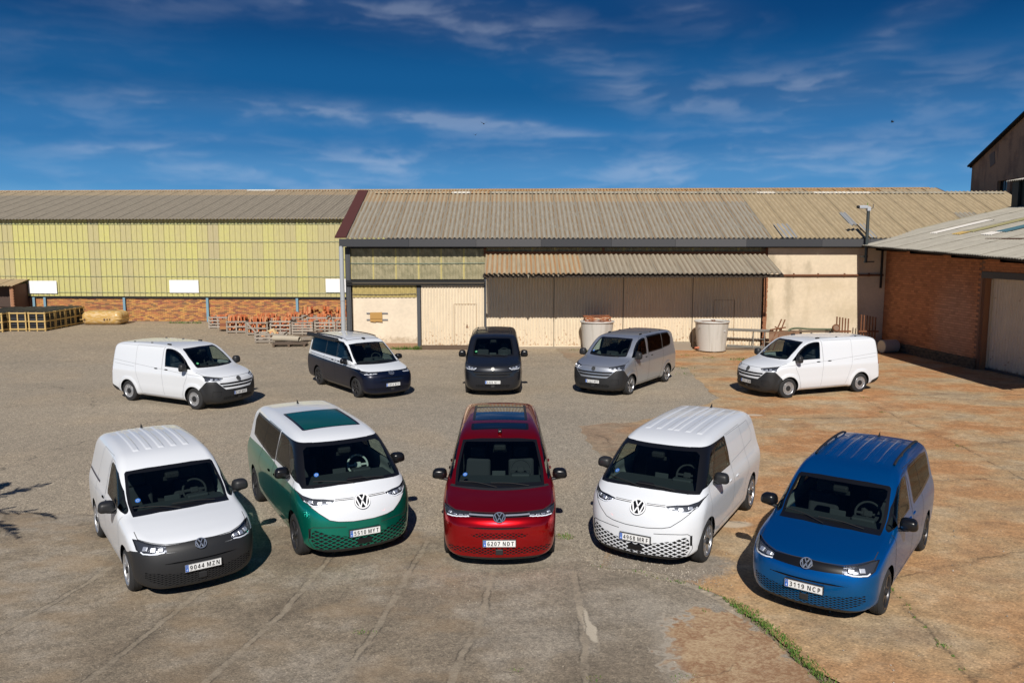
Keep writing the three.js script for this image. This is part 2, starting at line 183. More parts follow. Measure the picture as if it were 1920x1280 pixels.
{ // weeds: grass growing in the cracks, as many small blades
  const blades = []; const R = seeded(404);
  const clump = (x, z, r, n, h) => { for (let i = 0; i < n; i++) { const a = R() * 6.283, q = Math.sqrt(R()) * r; blades.push([x + Math.cos(a) * q, z + Math.sin(a) * q * 0.8, h * (0.35 + 1.5 * R() * R()), R() * 6.283, 0.2 + 0.8 * R(), R()]); } };
  const along = (line, step, r, n, h, keep = 1) => { for (const [x, z] of resampleLine(line, step)) if (R() < keep) clump(x + (R() - 0.5) * 0.1, z + (R() - 0.5) * 0.1, r * (0.5 + R()), n, h); };
  along([[2.55, -12.0], [2.95, -11.75], [3.2, -11.3]], 0.1, 0.05, 14, 0.04, 0.6); along([[3.2, -11.3], [3.42, -10.85], [3.62, -10.3], [3.66, -9.8], [3.8, -9.15], [3.85, -8.6]], 0.05, 0.1, 40, 0.045, 0.95);
  along([[1.35, -12.65], [1.9, -12.5], [2.5, -12.05]], 0.13, 0.06, 10, 0.03, 0.7);
  along([[5.75, -11.6], [5.7, -10.5], [5.6, -9.2]], 0.2, 0.035, 12, 0.035, 0.6); clump(5.7, -11.75, 0.12, 50, 0.05); clump(5.66, -10.0, 0.09, 40, 0.04);
  clump(0.95, -13.95, 0.17, 110, 0.05); clump(0.8, -14.02, 0.1, 40, 0.04); clump(-2.1, -10.38, 0.1, 50, 0.03); clump(-1.9, -10.36, 0.08, 30, 0.025); clump(0.05, -9.38, 0.12, 40, 0.03); clump(1.0, -9.2, 0.1, 50, 0.03); clump(2.1, -9.2, 0.2, 80, 0.03); clump(2.75, -11.0, 0.04, 14, 0.03);
  for (const [x, z, r, n, h] of [[10.2, -35.8, 0.45, 140, 0.12], [9.0, -36.4, 0.3, 60, 0.08], [8.2, -37.2, 0.35, 60, 0.08], [6.9, -31.9, 0.5, 60, 0.07], [7.3, -33.4, 0.4, 50, 0.07], [4.0, -38.6, 0.6, 90, 0.12], [3.2, -39, 0.5, 60, 0.1], [11.6, -20.4, 0.15, 30, 0.05], [11.5, -24.6, 0.1, 24, 0.05], [12, -27, 0.2, 30, 0.05]]) clump(x, z, r, n, h);
  for (let k = 0; k < 26; k++) clump(-5.9 + R() * 1.35, -39.55 + R() * 0.3, 0.14, 40, 0.2); // bank of grass by the wall
  for (let k = 0; k < 14; k++) clump(-22.2 + R() * 2.2, -52.4 + R() * 0.4, 0.2, 24, 0.2);
  for (let k = 0; k < 34; k++) clump(13.6 + R() * 3.2, -39.45 + R() * 0.3, 0.16, 26, 0.5); // dry weeds against the plaster wall
  for (let k = 0; k < 8; k++) clump(-8.6 + R() * 0.4, -40.6 + R() * 0.3, 0.15, 30, 0.5);
  const g = new THREE.BufferGeometry(); g.setAttribute('position', new THREE.Float32BufferAttribute([-0.11, 0, 0, 0.11, 0, 0, 0.05, 0.55, 0.1, -0.05, 0.55, 0.1, 0, 1, 0.32], 3)); g.setAttribute('uv', new THREE.Float32BufferAttribute([0, 0, 1, 0, 1, 0.5, 0, 0.5, 0.5, 1], 2)); g.setIndex([0, 1, 2, 0, 2, 3, 3, 2, 4]); g.computeVertexNormals();
  const im = new THREE.InstancedMesh(g, new THREE.MeshPhysicalMaterial({ color: 0xffffff, roughness: 0.9, side: THREE.DoubleSide }), blades.length), m = new THREE.Matrix4(), q = new THREE.Quaternion(), c = new THREE.Color();
  blades.forEach(([x, z, h, a, k, t], i) => { q.setFromEuler(new THREE.Euler(0.25 + 0.3 * k, a, 0, 'YXZ')); m.compose(new THREE.Vector3(x, 0.006, z), q, new THREE.Vector3(0.07 + 0.09 * h, h, h)); im.setMatrixAt(i, m); const dry = x > 13 && z < -39 ? 0.75 : 0.28; t < dry ? c.setRGB(0.2, 0.17, 0.06) : c.setRGB(0.045 + 0.05 * t, 0.12 + 0.07 * k, 0.018); im.setColorAt(i, c); });
  im.name = 'grass_tufts'; im.userData.kind = 'stuff'; im.userData.label = 'green and dry grass tufts growing along the cracks and wall foot'; im.userData.category = 'grass'; im.castShadow = im.receiveShadow = true; scene.add(im);
  // loose grit and pebbles along the broken edge of the apron
  const peb = new THREE.DodecahedronGeometry(1, 0), st = [], addS = (x, z, s) => st.push([x, z, s]);
  for (let k = 0; k < 700; k++) { const t = R(); addS(lerp(1.3, 3.0, t) + (R() - 0.5) * 0.9, lerp(-12.9, -11.9, t) + (R() - 0.5) * 0.7 - 0.2, 0.006 + 0.012 * R() * R()); }
  for (let k = 0; k < 500; k++) addS(-6 + 12 * R(), -9 - 6 * R(), 0.004 + 0.008 * R() * R()); for (let k = 0; k < 400; k++) addS(4 + 10 * R(), -9 - 14 * R(), 0.006 + 0.012 * R() * R());
  const pm = new THREE.InstancedMesh(peb, std(rgb(1, 1, 1), 0.95), st.length); st.forEach(([x, z, s], i) => { q.setFromEuler(new THREE.Euler(R() * 6, R() * 6, R() * 6)); m.compose(new THREE.Vector3(x, 0.012 + s * 0.3, z), q, new THREE.Vector3(s, s * 0.7, s)); pm.setMatrixAt(i, m); const v = 0.18 + 0.25 * R(); c.setRGB(v, v * 0.88, v * 0.72); pm.setColorAt(i, c); });
  pm.name = 'gravel'; pm.userData.kind = 'stuff'; pm.userData.label = 'loose gravel scattered by the broken concrete edge'; pm.userData.category = 'gravel'; pm.castShadow = pm.receiveShadow = true; scene.add(pm);
}
// ---------------------------------------------------------------- building kit
const R3 = seeded(303);
function corr(w, h, waves, amp, seg = 6, shape = 'sine', rows = 1) { // corrugated sheet: x across, y up from 0, z relief
  const n = waves * seg, g = new THREE.PlaneGeometry(w, h, n, rows); g.translate(0, h / 2, 0); const p = g.attributes.position;
  for (let i = 0; i < p.count; i++) { const t = (p.getX(i) / w + 0.5) * waves, f = t - Math.floor(t + 1e-6); p.setZ(i, shape === 'sine' ? amp * Math.cos(t * 2 * Math.PI) : amp * (f < 0.12 ? f / 0.12 * 2 - 1 : f < 0.5 ? 1 : f < 0.62 ? 1 - (f - 0.5) / 0.12 * 2 : -1)); }
  g.computeVertexNormals(); return g;
}
// sheet colour: base with streaks down the slope, stained valleys and lichen spots
function sheetTex(base, stain, spot, waves, seed, amount = 1, lap = 0.8) {
  const o = seed * 31.7, n = 192, gr = seeded(seed);
  return pixels(n, n, (u, v) => {
    const val = 0.5 - 0.5 * Math.cos((u * waves) * 2 * Math.PI + Math.PI); // 0 on ridges, 1 in valleys
    const s = fbm(u * 9 + o, v * 1.3 + o, 4), b = fbm(u * 2 + o, v * 2, 3, noiseB), q = gr();
    let c = scale3(base, 1 + 0.22 * s + 0.16 * b);
    c = mix3(c, stain, amount * clamp01((1 - val) ** 3 * 1.1 * smooth(-0.9, 0.2, s + 0.5 * b) + 0.2 * smooth(0.25, 0.55, s)));
    const l = noiseA(u * 42 + o, v * 42); c = mix3(c, spot, 0.5 * smooth(0.35, 0.75, l) * smooth(-0.3, 0.4, b)); c = scale3(c, 0.88 + 0.24 * q);
    if (v < 0.02) c = scale3(c, 0.3); else if (v < 0.05) c = scale3(c, 0.8); if (u < 0.02 || u > 0.985) c = scale3(c, lap);
    return c;
  }, false);
}
const sheetMat = (base, stain, spot, waves, seed, amount, lap) => std(rgb(1, 1, 1), 0.95, 0, { map: sheetTex(base, stain, spot, waves, seed, amount, lap) });
const ROOF = { speckle: [31, 32, 33].map((k) => sheetMat([0.35, 0.325, 0.27], [0.24, 0.22, 0.18], [0.12, 0.11, 0.09], 7, k, 0.5, 0.95)), taupeTop: [34, 35, 36].map((k) => sheetMat([0.36, 0.29, 0.19], [0.24, 0.14, 0.065], [0.2, 0.17, 0.13], 5, k, 0.9, 0.45)),
  grey: [1, 2, 3].map((k) => sheetMat([0.3, 0.275, 0.222], [0.185, 0.12, 0.06], [0.19, 0.18, 0.15], 5, k, 1)),
  greyOrange: [4, 5].map((k) => sheetMat([0.4, 0.325, 0.21], [0.34, 0.165, 0.055], [0.2, 0.17, 0.13], 5, k, 1)),
  tan: [6, 7, 8].map((k) => sheetMat([0.38, 0.3, 0.185], [0.23, 0.17, 0.09], [0.3, 0.25, 0.17], 5, k, 0.8)),
  taupe: [9, 10, 11].map((k) => sheetMat([0.27, 0.235, 0.18], [0.13, 0.105, 0.08], [0.17, 0.15, 0.12], 5, k, 0.9, 0.45)),
  rusty: [12, 13].map((k) => sheetMat([0.42, 0.27, 0.12], [0.3, 0.13, 0.05], [0.24, 0.18, 0.12], 5, k, 1)),
  pale: [sheetMat([0.62, 0.58, 0.5], [0.42, 0.38, 0.3], [0.5, 0.46, 0.4], 5, 14, 0.6)],
  blueGrey: [sheetMat([0.28, 0.29, 0.3], [0.2, 0.2, 0.2], [0.2, 0.2, 0.2], 5, 15, 0.5)],
  lichen: [16, 17, 18].map((k) => sheetMat([0.36, 0.325, 0.25], [0.2, 0.175, 0.125], [0.1, 0.09, 0.075], 5, k, 0.8)),
  canopy: [21, 22, 23].map((k) => sheetMat([0.35, 0.3, 0.22], [0.17, 0.125, 0.08], [0.2, 0.16, 0.11], 5, k, 0.9)),
};
const pick = (a) => a[(R3() * a.length) | 0];
const capGeo = (() => { const g = new THREE.PlaneGeometry(1.12, 0.62, 6, 6); const p = g.attributes.position; for (let i = 0; i < p.count; i++) { const y = p.getY(i); p.setXYZ(i, p.getX(i), 0.1 - Math.abs(y) * 0.42 + 0.012 * Math.cos(p.getX(i) / 1.12 * 12 * Math.PI) * (Math.abs(y) > 0.25 ? 1 : 0.3), y); } g.computeVertexNormals(); return g; })();
function slopeSheet(parent, mat, x, y, z, pitch, geo, ry = 0) { const m = part('roof_sheet', geo, mat, parent); m.position.set(x, y, z); m.rotation.set(-(Math.PI / 2 - pitch), 0, ry, 'XYZ'); return m; }
function settle(g) { for (const c of g.children) c.position.sub(g.position); return g; }
const plasterTex = (base, stainList, w, h, seed) => pixels(640, 512, (u, v, i, j) => { // plaster in metres, with named stains
  const x = u * w, y = v * h, b = fbm(x * 0.5 + seed, y * 0.5, 4), f = fbm(x * 4 + seed, y * 4, 3, noiseB); let c = scale3(base, 1 + 0.1 * b + 0.07 * f);
  for (const [sx, sy, rx, ry, col, k] of stainList) { const d = Math.hypot((x - sx) / rx, (y - sy) / ry) * 0.75 + 0.5 * fbm(x * 3 + sx, y * 1.4, 6) + 0.35 * b; c = mix3(c, col, 0.62 * k * smooth(1.1, 0.0, d)); }
  c = mix3(c, [0.33, 0.24, 0.15], 0.5 * smooth(0.35, 0.05, y + 0.3 * f)); return scale3(c, 0.94 + 0.12 * grit(i, j));
}, false);
const flatUV = (g, w, h) => { const p = g.attributes.position, uv = g.attributes.uv; for (let i = 0; i < p.count; i++) uv.setXY(i, p.getX(i) / w + 0.5, p.getY(i) / h + 0.5); return g; };
function brickStuff(parent, name, w, h, bw, bh, colours, skip, depth = 0.02) { // individual bricks laid in courses on the local x-y plane, x from 0 to w
  const g = new THREE.BoxGeometry(bw - 0.012, bh - 0.012, depth), list = []; const rows = Math.floor(h / bh), cols = Math.ceil(w / bw) + 1;
  for (let r = 0; r < rows; r++) for (let c = 0; c < cols; c++) { const x = (c + (r % 2 ? 0.5 : 0)) * bw, y = (r + 0.5) * bh; if (x + bw / 2 > w + 0.01 || x < bw * 0.4 || (skip && skip(x, y))) continue; list.push([x, y]); }
  const im = new THREE.InstancedMesh(g, std(rgb(1, 1, 1), 0.92), list.length), m = new THREE.Matrix4(), c = new THREE.Color();
  list.forEach(([x, y], i) => { m.makeTranslation(x, y, (R3() - 0.5) * 0.008); im.setMatrixAt(i, m); const k = colours(x, y, R3); c.setRGB(...k); im.setColorAt(i, c); });
  im.name = name; im.userData.kind = 'stuff'; im.castShadow = im.receiveShadow = true; parent.add(im); return im;
}
const MB = { mortar: std(rgb(0.42, 0.3, 0.19), 0.95), steel: std(rgb(0.075, 0.078, 0.085), 0.6, 0.3), bluePaint: std(rgb(0.17, 0.3, 0.38), 0.7), rustSteel: std(rgb(0.16, 0.065, 0.03), 0.9), darkWood: std(rgb(0.035, 0.025, 0.018), 0.9), white: std(rgb(0.82, 0.82, 0.82), 0.6), black: std(rgb(0.012, 0.012, 0.012), 0.8), brown: std(rgb(0.075, 0.022, 0.018), 0.7), wire: std(rgb(0.17, 0.25, 0.2), 0.7) };
const doorMat = (seed, stains) => std(rgb(1, 1, 1), 0.75, 0, { map: pixels(256, 256, (u, v, i, j) => { const f = fbm(u * 5 + seed, v * 3, 4), s = fbm(u * 26 + seed, v * 1.6, 3, noiseB); let c = scale3([0.68, 0.575, 0.425], 1 + 0.06 * f + 0.05 * s); c = mix3(c, [0.36, 0.2, 0.09], 0.7 * smooth(0.5, 0.68, fbm(u * 16 + seed, v * 12, 5) + stains * 0.3 * smooth(0.45, 0.0, v) + 0.1 * fbm(u * 3 + seed, v * 2, 2))); c = mix3(c, [0.3, 0.16, 0.07], 0.7 * smooth(0.03, 0.0, v + 0.02 * s)); return scale3(c, 0.96 + 0.08 * grit(i, j)); }, false) });

// ---------------------------------------------------------------- long warehouse at the back, yellow panelled wall on a brick base
{
  const W = thing('long_warehouse', 'long warehouse with yellow panelled wall on a brick base, back left', 'warehouse', [-20, 0, -53.3]);
  
  const z0 = -53.3, xL = -42.6, xR = -7.6, colW = 0.732;
  part('base_wall', box(xR - xL, 1.56, 0.22, (xL + xR) / 2, 0.78, z0 - 0.13), MB.mortar, W);
  const colours = (x, y, r) => { const t = r(), dark = (x < 14.5 + 0 && x > 6) ? 0.16 : 0.34; if (t < dark) return [0.22 + 0.08 * r(), 0.1 + 0.04 * r(), 0.065]; if (t < dark + 0.3) return [0.47 + 0.1 * r(), 0.24 + 0.05 * r(), 0.085]; return [0.4 + 0.08 * r(), 0.17 + 0.05 * r(), 0.075]; };
  const bs = brickStuff(W, 'bricks', xR - xL, 1.5, 0.3, 0.078, colours); bs.position.set(xL, 0.02, z0);
  // wall panels: single sheets between the fixing rails
  const rowsY = [1.66, 1.92, 2.98, 4.12, 5.24, 6.4, 6.78], tones = [[0.53, 0.5, 0.165], [0.51, 0.475, 0.175], [0.485, 0.44, 0.185], [0.455, 0.405, 0.195], [0.43, 0.372, 0.205]].map((c, k) => panelMat(c, 20 + k));
  function panelMat(base, seed) { return new THREE.MeshStandardMaterial({ color: 0xffffff, roughness: 0.6, side: THREE.DoubleSide, map: pixels(96, 128, (u, v, i, j) => { const s = fbm(u * 7 + seed, v * 1.5 + seed, 4), b = fbm(u * 2 + seed, v * 2, 3, noiseB); return scale3(mix3(base, [0.43, 0.38, 0.22], clamp01(0.35 * b + 0.15)), (1 + 0.1 * s) * (0.95 + 0.1 * grit(i, j + seed))); }, false) }); }
  const geos = rowsY.slice(1).map((y1, r) => { const h = y1 - rowsY[r], g = corr(colW - 0.012, h - 0.01, 2, 0.016, 8, 'trap'); return g; });
  const nC = Math.round((xR - xL) / colW); const tone = []; for (let c = 0; c < nC; c++) tone.push(R3());
  for (let c = 0; c < nC; c++) for (let r = 0; r < rowsY.length - 1; r++) { const m = part('wall_panel', geos[r], tones[Math.min(4, Math.max(0, Math.floor(2.5 + 2.6 * (tone[c] - 0.5) * 1.6 + 1.3 * (R3() - 0.5))))], W); m.position.set(xL + (c + 0.5) * colW, rowsY[r] + 0.005, z0 + 0.1 + 0.004 * r); }
  for (let c = 0; c <= nC; c++) for (const k of [0, 0.5]) if (c < nC || k === 0) part('panel_rib', box(0.013, 5.1, 0.022, xL + (c + k) * colW, 4.2, z0 + 0.127), panelRib(), W);
  function panelRib() { return MB.rib || (MB.rib = std(rgb(0.36, 0.32, 0.16), 0.8)); }
  for (const y of rowsY.slice(1, 6)) { const pts = []; for (let i = 0; i <= 40; i++) pts.push([lerp(xL, xR, i / 40), y + 0.02 * (R3() - 0.5), z0 + 0.155]); part('fixing_rail', tube(pts, 0.012, 80, 5), MB.wire, W); }
  part('backing_wall', box(xR - xL, 5.2, 0.1, (xL + xR) / 2, 4.2, z0 - 0.02), MB.mortar, W);
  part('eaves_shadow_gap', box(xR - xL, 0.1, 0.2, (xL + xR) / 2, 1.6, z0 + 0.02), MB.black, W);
  for (const [x, w, y0, y1] of [[-31.25, 1.95, 1.84, 2.68], [-21.62, 1.97, 1.92, 2.75], [-11.2, 1.9, 1.98, 2.86]]) { const g = corr(w, y1 - y0, 5, 0.012, 6); const m = part('white_panel', g, MB.white, W); m.position.set(x, y0, z0 + 0.185); }
  for (const x of [-31.95, -31.2, -25.76, -20.12, -14.1]) part('steel_post', merged([box(0.16, 1.58, 0.02, x, 0.79, z0 + 0.16), box(0.02, 1.58, 0.14, x, 0.79, z0 + 0.08)]), MB.bluePaint, W);
  // roof
  const ze = z0 + 0.45, ye = 6.7, zr = -62.3, yr = 9.12, pitch = Math.atan2(yr - ye, ze - zr), len = Math.hypot(yr - ye, ze - zr), nR = 5, step = len / nR;
  const g5 = corr(1.13, step + 0.12, 5, 0.036);
  for (let c = 0; c < 33; c++) for (let r = 0; r < nR; r++) { const t = r * step; slopeSheet(W, r === nR - 1 ? pick(ROOF.taupeTop) : pick(ROOF.taupe), xL + (c + 0.5) * 1.12 + 0.012 * (R3() - 0.5), ye + Math.sin(pitch) * t + 0.012 * (nR - r) * 0 + (r ? -0.006 : 0) + 0.0, ze - Math.cos(pitch) * t, pitch + 0.006, g5); }
  for (let c = 0; c < 34; c++) slopeSheet(W, pick(ROOF.rusty.concat(ROOF.greyOrange)), -5.6 + (c + 0.5) * 1.06, yr - Math.sin(pitch) * step, zr + Math.cos(pitch) * step, pitch + 0.006, g5);
  for (let c = 0; c < 66; c++) { const x = xL + (c + 0.5) * 1.1; if (x > 30.4) break; const m = part('ridge_cap', capGeo, x > -21 && x < -18.6 ? ROOF.pale[0] : x > -3 ? pick(ROOF.rusty) : pick(ROOF.greyOrange), W); m.position.set(x, yr - 0.03, zr); }
  part('rear_wall', box(72, 6.6, 0.3, -6, 3.3, -71), MB.mortar, W); part('rear_roof_slope', box(73, 0.05, 9.4, -6.1, (yr + ye) / 2 - 0.06, zr - 4.4, -pitch), ROOF.taupe[0], W);
  part('gable_verge', box(0.12, 0.22, 9.4, 30.5, (yr + ye) / 2 - 0.02, zr + 4.5, pitch), MB.brown, W);
  part('side_wall', box(0.3, 6.6, 17, 30.2, 3.3, zr), MB.mortar, W);
  settle(W); W.rotation.y = -0.052;
}
// ---------------------------------------------------------------- storage building in the middle with sliding doors and canopy
{
  const S = thing('storage_building', 'long storage building with cream sliding doors under a corrugated canopy', 'storage building', [2, 0, -40]);
  const Z = -40, xL = -8.2, xR = 27.2;
  part('core_wall', box(xR - xL, 5.2, 0.2, (xL + xR) / 2, 2.6, Z - 0.32), std(rgb(0.3, 0.24, 0.17), 0.95), S);
  part('end_wall', box(0.2, 5.2, 12, xL + 0.1, 2.6, Z - 6.45), std(rgb(0.5, 0.42, 0.28), 0.9), S);
  // translucent cladding, sheet by sheet
  const clad = [40, 41, 42].map((k) => std(rgb(1, 1, 1), 0.7, 0, { map: pixels(128, 192, (u, v, i, j) => { const s = fbm(u * 3 + k, v * 4 + u * 2 + k, 5), b = fbm(u * 1.5 + k, v * 2 + k, 3, noiseB); let c = mix3([0.21, 0.19, 0.105], [0.36, 0.315, 0.19], clamp01(0.5 + 0.7 * s + 0.4 * b + 0.4 * fbm(u * 14 + k, v * 14 - u * 9, 3))); c = mix3(c, [0.55, 0.46, 0.15], 0.7 * smooth(0.06, 0.02, Math.min(u, 1 - u))); return scale3(c, 0.75 + 0.5 * grit(i, j + k)); }, false) }));
  const up = corr(1.13, 1.5, 4, 0.018, 6, 'trap'); for (let c = 0; c < 6; c++) { const m = part('cladding_panel', up, pick(clad), S); m.position.set(-7.42 + c * 1.12, 3.42, Z - 0.02 - 0.004 * (c % 2)); }
  const low = corr(0.8, 0.68, 4, 0.014, 6, 'trap'); const olive = [43, 44].map((k) => std(rgb(1, 1, 1), 0.8, 0, { map: pixels(64, 64, (u, v, i, j) => scale3([0.4, 0.31, 0.11], 0.8 + 0.3 * grit(i, j) + 0.25 * fbm(u * 3 + k, v * 3, 4)), false) })); for (let c = 0; c < 4; c++) { const m = part('cladding_panel', low, pick(olive), S); m.position.set(-7.5 + c * 0.79, 2.52, Z + 0.08); }
  const above = corr(1.14, 0.3, 4, 0.016, 6, 'trap'); for (let c = 0; c < 12; c++) { const m = part('cladding_panel', above, pick(clad), S); m.position.set(-0.7 + c * 1.13, 4.66, Z - 0.02 - 0.004 * (c % 2)); }
  part('fixing_rail', tube([[-8, 4.2, Z + 0.02], [-5, 4.19, Z + 0.02], [-1.35, 4.21, Z + 0.02]], 0.016, 20, 5), MB.wire, S); part('fixing_rail', tube([[-7.9, 2.68, Z + 0.115], [-6.4, 2.66, Z + 0.115], [-4.75, 2.7, Z + 0.115]], 0.014, 20, 5), MB.steel, S);
  // frame
  part('corner_post', merged([box(0.2, 5.0, 0.2, -8.12, 2.5, Z + 0.02), box(0.06, 4.9, 0.26, -8.0, 2.45, Z - 0.01)]), MB.steel, S);
  part('door_track', merged([box(6.85, 0.13, 0.2, -4.75, 3.31, Z + 0.09), box(6.85, 0.05, 0.26, -4.75, 3.17, Z + 0.12)]), MB.black, S); part('door_track', box(13.9, 0.2, 0.22, 5.55, 3.62, Z + 0.1), MB.black, S);
  part('mid_post', box(0.17, 3.0, 0.16, -4.62, 1.5, Z + 0.1), MB.steel, S); part('door_jamb', box(0.1, 3.6, 0.16, -1.32, 1.8, Z + 0.02), MB.steel, S);
  for (const x of [-1.34, 4.5, 12.56]) part('canopy_strut', merged([box(0.1, 0.42, 0.1, x, 4.82, Z + 0.04)]), MB.rustSteel, S);
  // cream board left
  const plaster = plasterTex([0.69, 0.585, 0.45], [[2.6, 0.2, 1.6, 0.12, [0.45, 0.34, 0.22], 0.7]], 3.1, 2.4, 3);
  part('board_panel', flatUV(new THREE.BoxGeometry(3.16, 2.32, 0.06), 3.16, 2.32).translate(-6.3, 1.4, Z + 0.02), std(rgb(1, 1, 1), 0.9, 0, { map: plaster }), S);
  part('footing', box(3.4, 0.24, 0.14, -6.3, 0.12, Z + 0.02), std(rgb(0.34, 0.2, 0.12), 0.95), S);
  part('doorstep', merged([box(3.3, 0.1, 0.7, -2.9, 0.05, Z + 0.38), box(3.3, 0.05, 0.3, -2.9, 0.12, Z + 0.16)]), std(rgb(0.11, 0.075, 0.05), 0.95), S);
  part('threshold', box(13.8, 0.06, 0.3, 5.6, 0.03, Z + 0.16), std(rgb(0.3, 0.25, 0.19), 0.95), S);
  // sliding doors of ribbed sheet
  const door = (w, h, x, mat, wk) => { const n = Math.round(w / 0.147), D = part('sliding_door', corr(w, h, n, 0.02, 8, 'trap'), mat, S); D.position.set(x, 0.07, Z + 0.07);
    const fr = [box(0.05, h, 0.05, -w / 2 + 0.02, h / 2, -0.03), box(0.05, h, 0.05, w / 2 - 0.02, h / 2, -0.03), box(w, 0.07, 0.03, 0, 0.03, 0.012)]; part('door_frame', merged(fr), doorMats[0], D);
    if (wk) { const [a, b, t] = wk; const cx = (a + b) / 2 - x, ww = b - a; part('wicket_frame', merged([box(0.02, t, 0.014, cx - ww / 2, t / 2, 0.016), box(0.02, t, 0.014, cx + ww / 2, t / 2, 0.016), box(ww, 0.02, 0.014, cx, t, 0.016)]), wicketMat, D); part('wicket_latch', merged([box(0.05, 0.16, 0.03, cx + ww * 0.08, 1.02, 0.025), rod([cx + ww * 0.08 - 0.06, 0.98, 0.04], [cx + ww * 0.08 + 0.06, 0.98, 0.04], 0.012, 6)]), MB.rustSteel, D); }
    return D; };
  const doorMats = [1, 2, 3].map((k) => doorMat(k * 7, 1)), wicketMat = std(rgb(0.3, 0.2, 0.11), 0.9);
  door(3.1, 3.05, -2.95, doorMats[1], [-2.88, -1.77, 2.12]);
  for (let k = 0; k < 4; k++) door(3.39, 3.44, 0.36 + k * 3.44, doorMats[k % 3], k === 3 ? [10.03, 11.04, 2.32] : null);
  // plaster wall to the right
  const pw = plasterTex([0.62, 0.52, 0.38], [[1.1, 2.6, 0.22, 2.4, [0.26, 0.21, 0.13], 0.7], [2.0, 4.1, 0.25, 0.35, [0.3, 0.25, 0.17], 0.75], [2.05, 2.0, 0.2, 1.5, [0.42, 0.34, 0.22], 0.55], [0.15, 4.4, 0.45, 0.6, [0.2, 0.17, 0.11], 0.75], [0.15, 2.0, 0.28, 2.2, [0.36, 0.3, 0.19], 0.8], [4.1, 1.9, 0.9, 0.7, [0.42, 0.34, 0.2], 0.6], [3.4, 3.1, 1.3, 0.35, [0.52, 0.42, 0.27], 0.6], [3, 0.4, 3, 0.5, [0.5, 0.38, 0.23], 0.5]], 5.9, 5.1, 8);
  part('plaster_wall', flatUV(new THREE.BoxGeometry(14.6, 5.06, 0.3), 5.9, 5.1).translate(19.9, 2.53, Z - 0.06), (() => { const t = pw.clone(); t.wrapS = t.wrapT = THREE.RepeatWrapping; t.offset.set(0.74, 0); t.needsUpdate = true; return std(rgb(1, 1, 1), 0.93, 0, { map: t }); })(), S);
  const bp = []; for (let k = 0; k < 44; k++) bp.push(box(0.16 + 0.05 * R3(), 0.07, 0.06, 12.53 + 0.03 * R3(), 0.06 + k * 0.082, Z + 0.11)); const bpm = part('broken_brick_edge', merged(bp), std(rgb(0.3, 0.13, 0.065), 0.95), S); bpm.userData.kind = 'stuff';
  part('wall_pipe', merged([rod([12.7, 3.62, Z + 0.17], [18.3, 3.63, Z + 0.17], 0.05, 10), ...[13.9, 15.1, 16.4, 17.6].map((x) => box(0.05, 0.16, 0.12, x, 3.64, Z + 0.13))]), MB.rustSteel, S);
  // canopy
  const cy = 4.68, cl = 3.79, cz = -37.2, cp = Math.atan2(cy - cl, Z - cz) , pitchC = Math.atan2(cy - cl, cz - Z + 0), lenC = Math.hypot(cy - cl, cz - Z);
  const gc = corr(1.17, lenC + 0.05, 5, 0.04), gc2 = corr(1.17, lenC + 0.1, 5, 0.04);
  for (let c = 0; c < 12; c++) { const m = slopeSheet(S, c < 4 ? pick(ROOF.greyOrange) : pick(ROOF.canopy), -0.7 + c * 1.14, cl + (c % 2) * 0.006, cz, pitchC, c % 3 ? gc : gc2); m.name = 'canopy_sheet'; }
  const teeth = []; for (let k = 0; k < 16; k++) { const x = -1.1 + k * 0.23, l = k === 10 ? 0 : 0.05 + 0.22 * R3() * R3(); if (l) { const q = new THREE.ConeGeometry(0.085, l, 4, 1); q.rotateX(Math.PI); q.scale(1, 1, 0.15); teeth.push(at(q, x, cl - l / 2 - 0.015, cz + 0.01)); } } part('broken_edge', merged(teeth), ROOF.canopy[0], S).userData.kind = 'stuff';
  part('canopy_beam', box(13.9, 0.12, 0.1, 5.6, cy + 0.04, Z + 0.06), MB.rustSteel, S); part('canopy_beam', box(13.9, 0.14, 0.08, 5.6, cl - 0.1, cz - 0.16), MB.darkWood, S);
  for (const x of [-1.2, 2.1, 5.5, 9, 12.5]) part('canopy_bracket', merged([bar([x, cl - 0.06, cz + -0.1], [x, cy - 0.12, Z + 0.1], 0.07), bar([x, 3.66, Z + 0.15], [x, cl - 0.1, cz - 0.2], 0.05)]), MB.darkWood, S);
  // gutter and downpipe
  const gut = [], gm = [0, 1, 2].map((k) => std(rgb(0.04 + 0.018 * k, 0.042 + 0.017 * k, 0.048 + 0.016 * k), 0.8, 0.1)); for (let x = -8.4, k = 0; x < 26; k++) { const w = 2.3 + 1.4 * R3(); part('gutter_length', merged([box(w - 0.01, 0.36, 0.03, x + w / 2, 5.22, -39.42), box(w - 0.01, 0.03, 0.3, x + w / 2, 5.035, -39.56)]), gm[(k * 7) % 3], S); x += w; }
  part('fascia', box(34.4, 0.28, 0.06, 9.1, 5.1, Z + 0.26), MB.black, S);
  part('downpipe', merged([rod([-8.3, 0, -39.5], [-8.32, 5.05, -39.5], 0.11, 14), ...[2.4, 0.9].map((y) => at(new THREE.TorusGeometry(0.115, 0.015, 6, 16), -8.31, y, -39.5, Math.PI / 2))]), std(rgb(0.36, 0.38, 0.4), 0.5), S);
  // roof
  const ye = 5.42, ze = -39.45, yr = 7.98, zr = -45.7, pitch = Math.atan2(yr - ye, ze - zr), len = Math.hypot(yr - ye, ze - zr), nR = 4, step = len / nR, g4 = corr(1.18, step + 0.12, 5, 0.042);
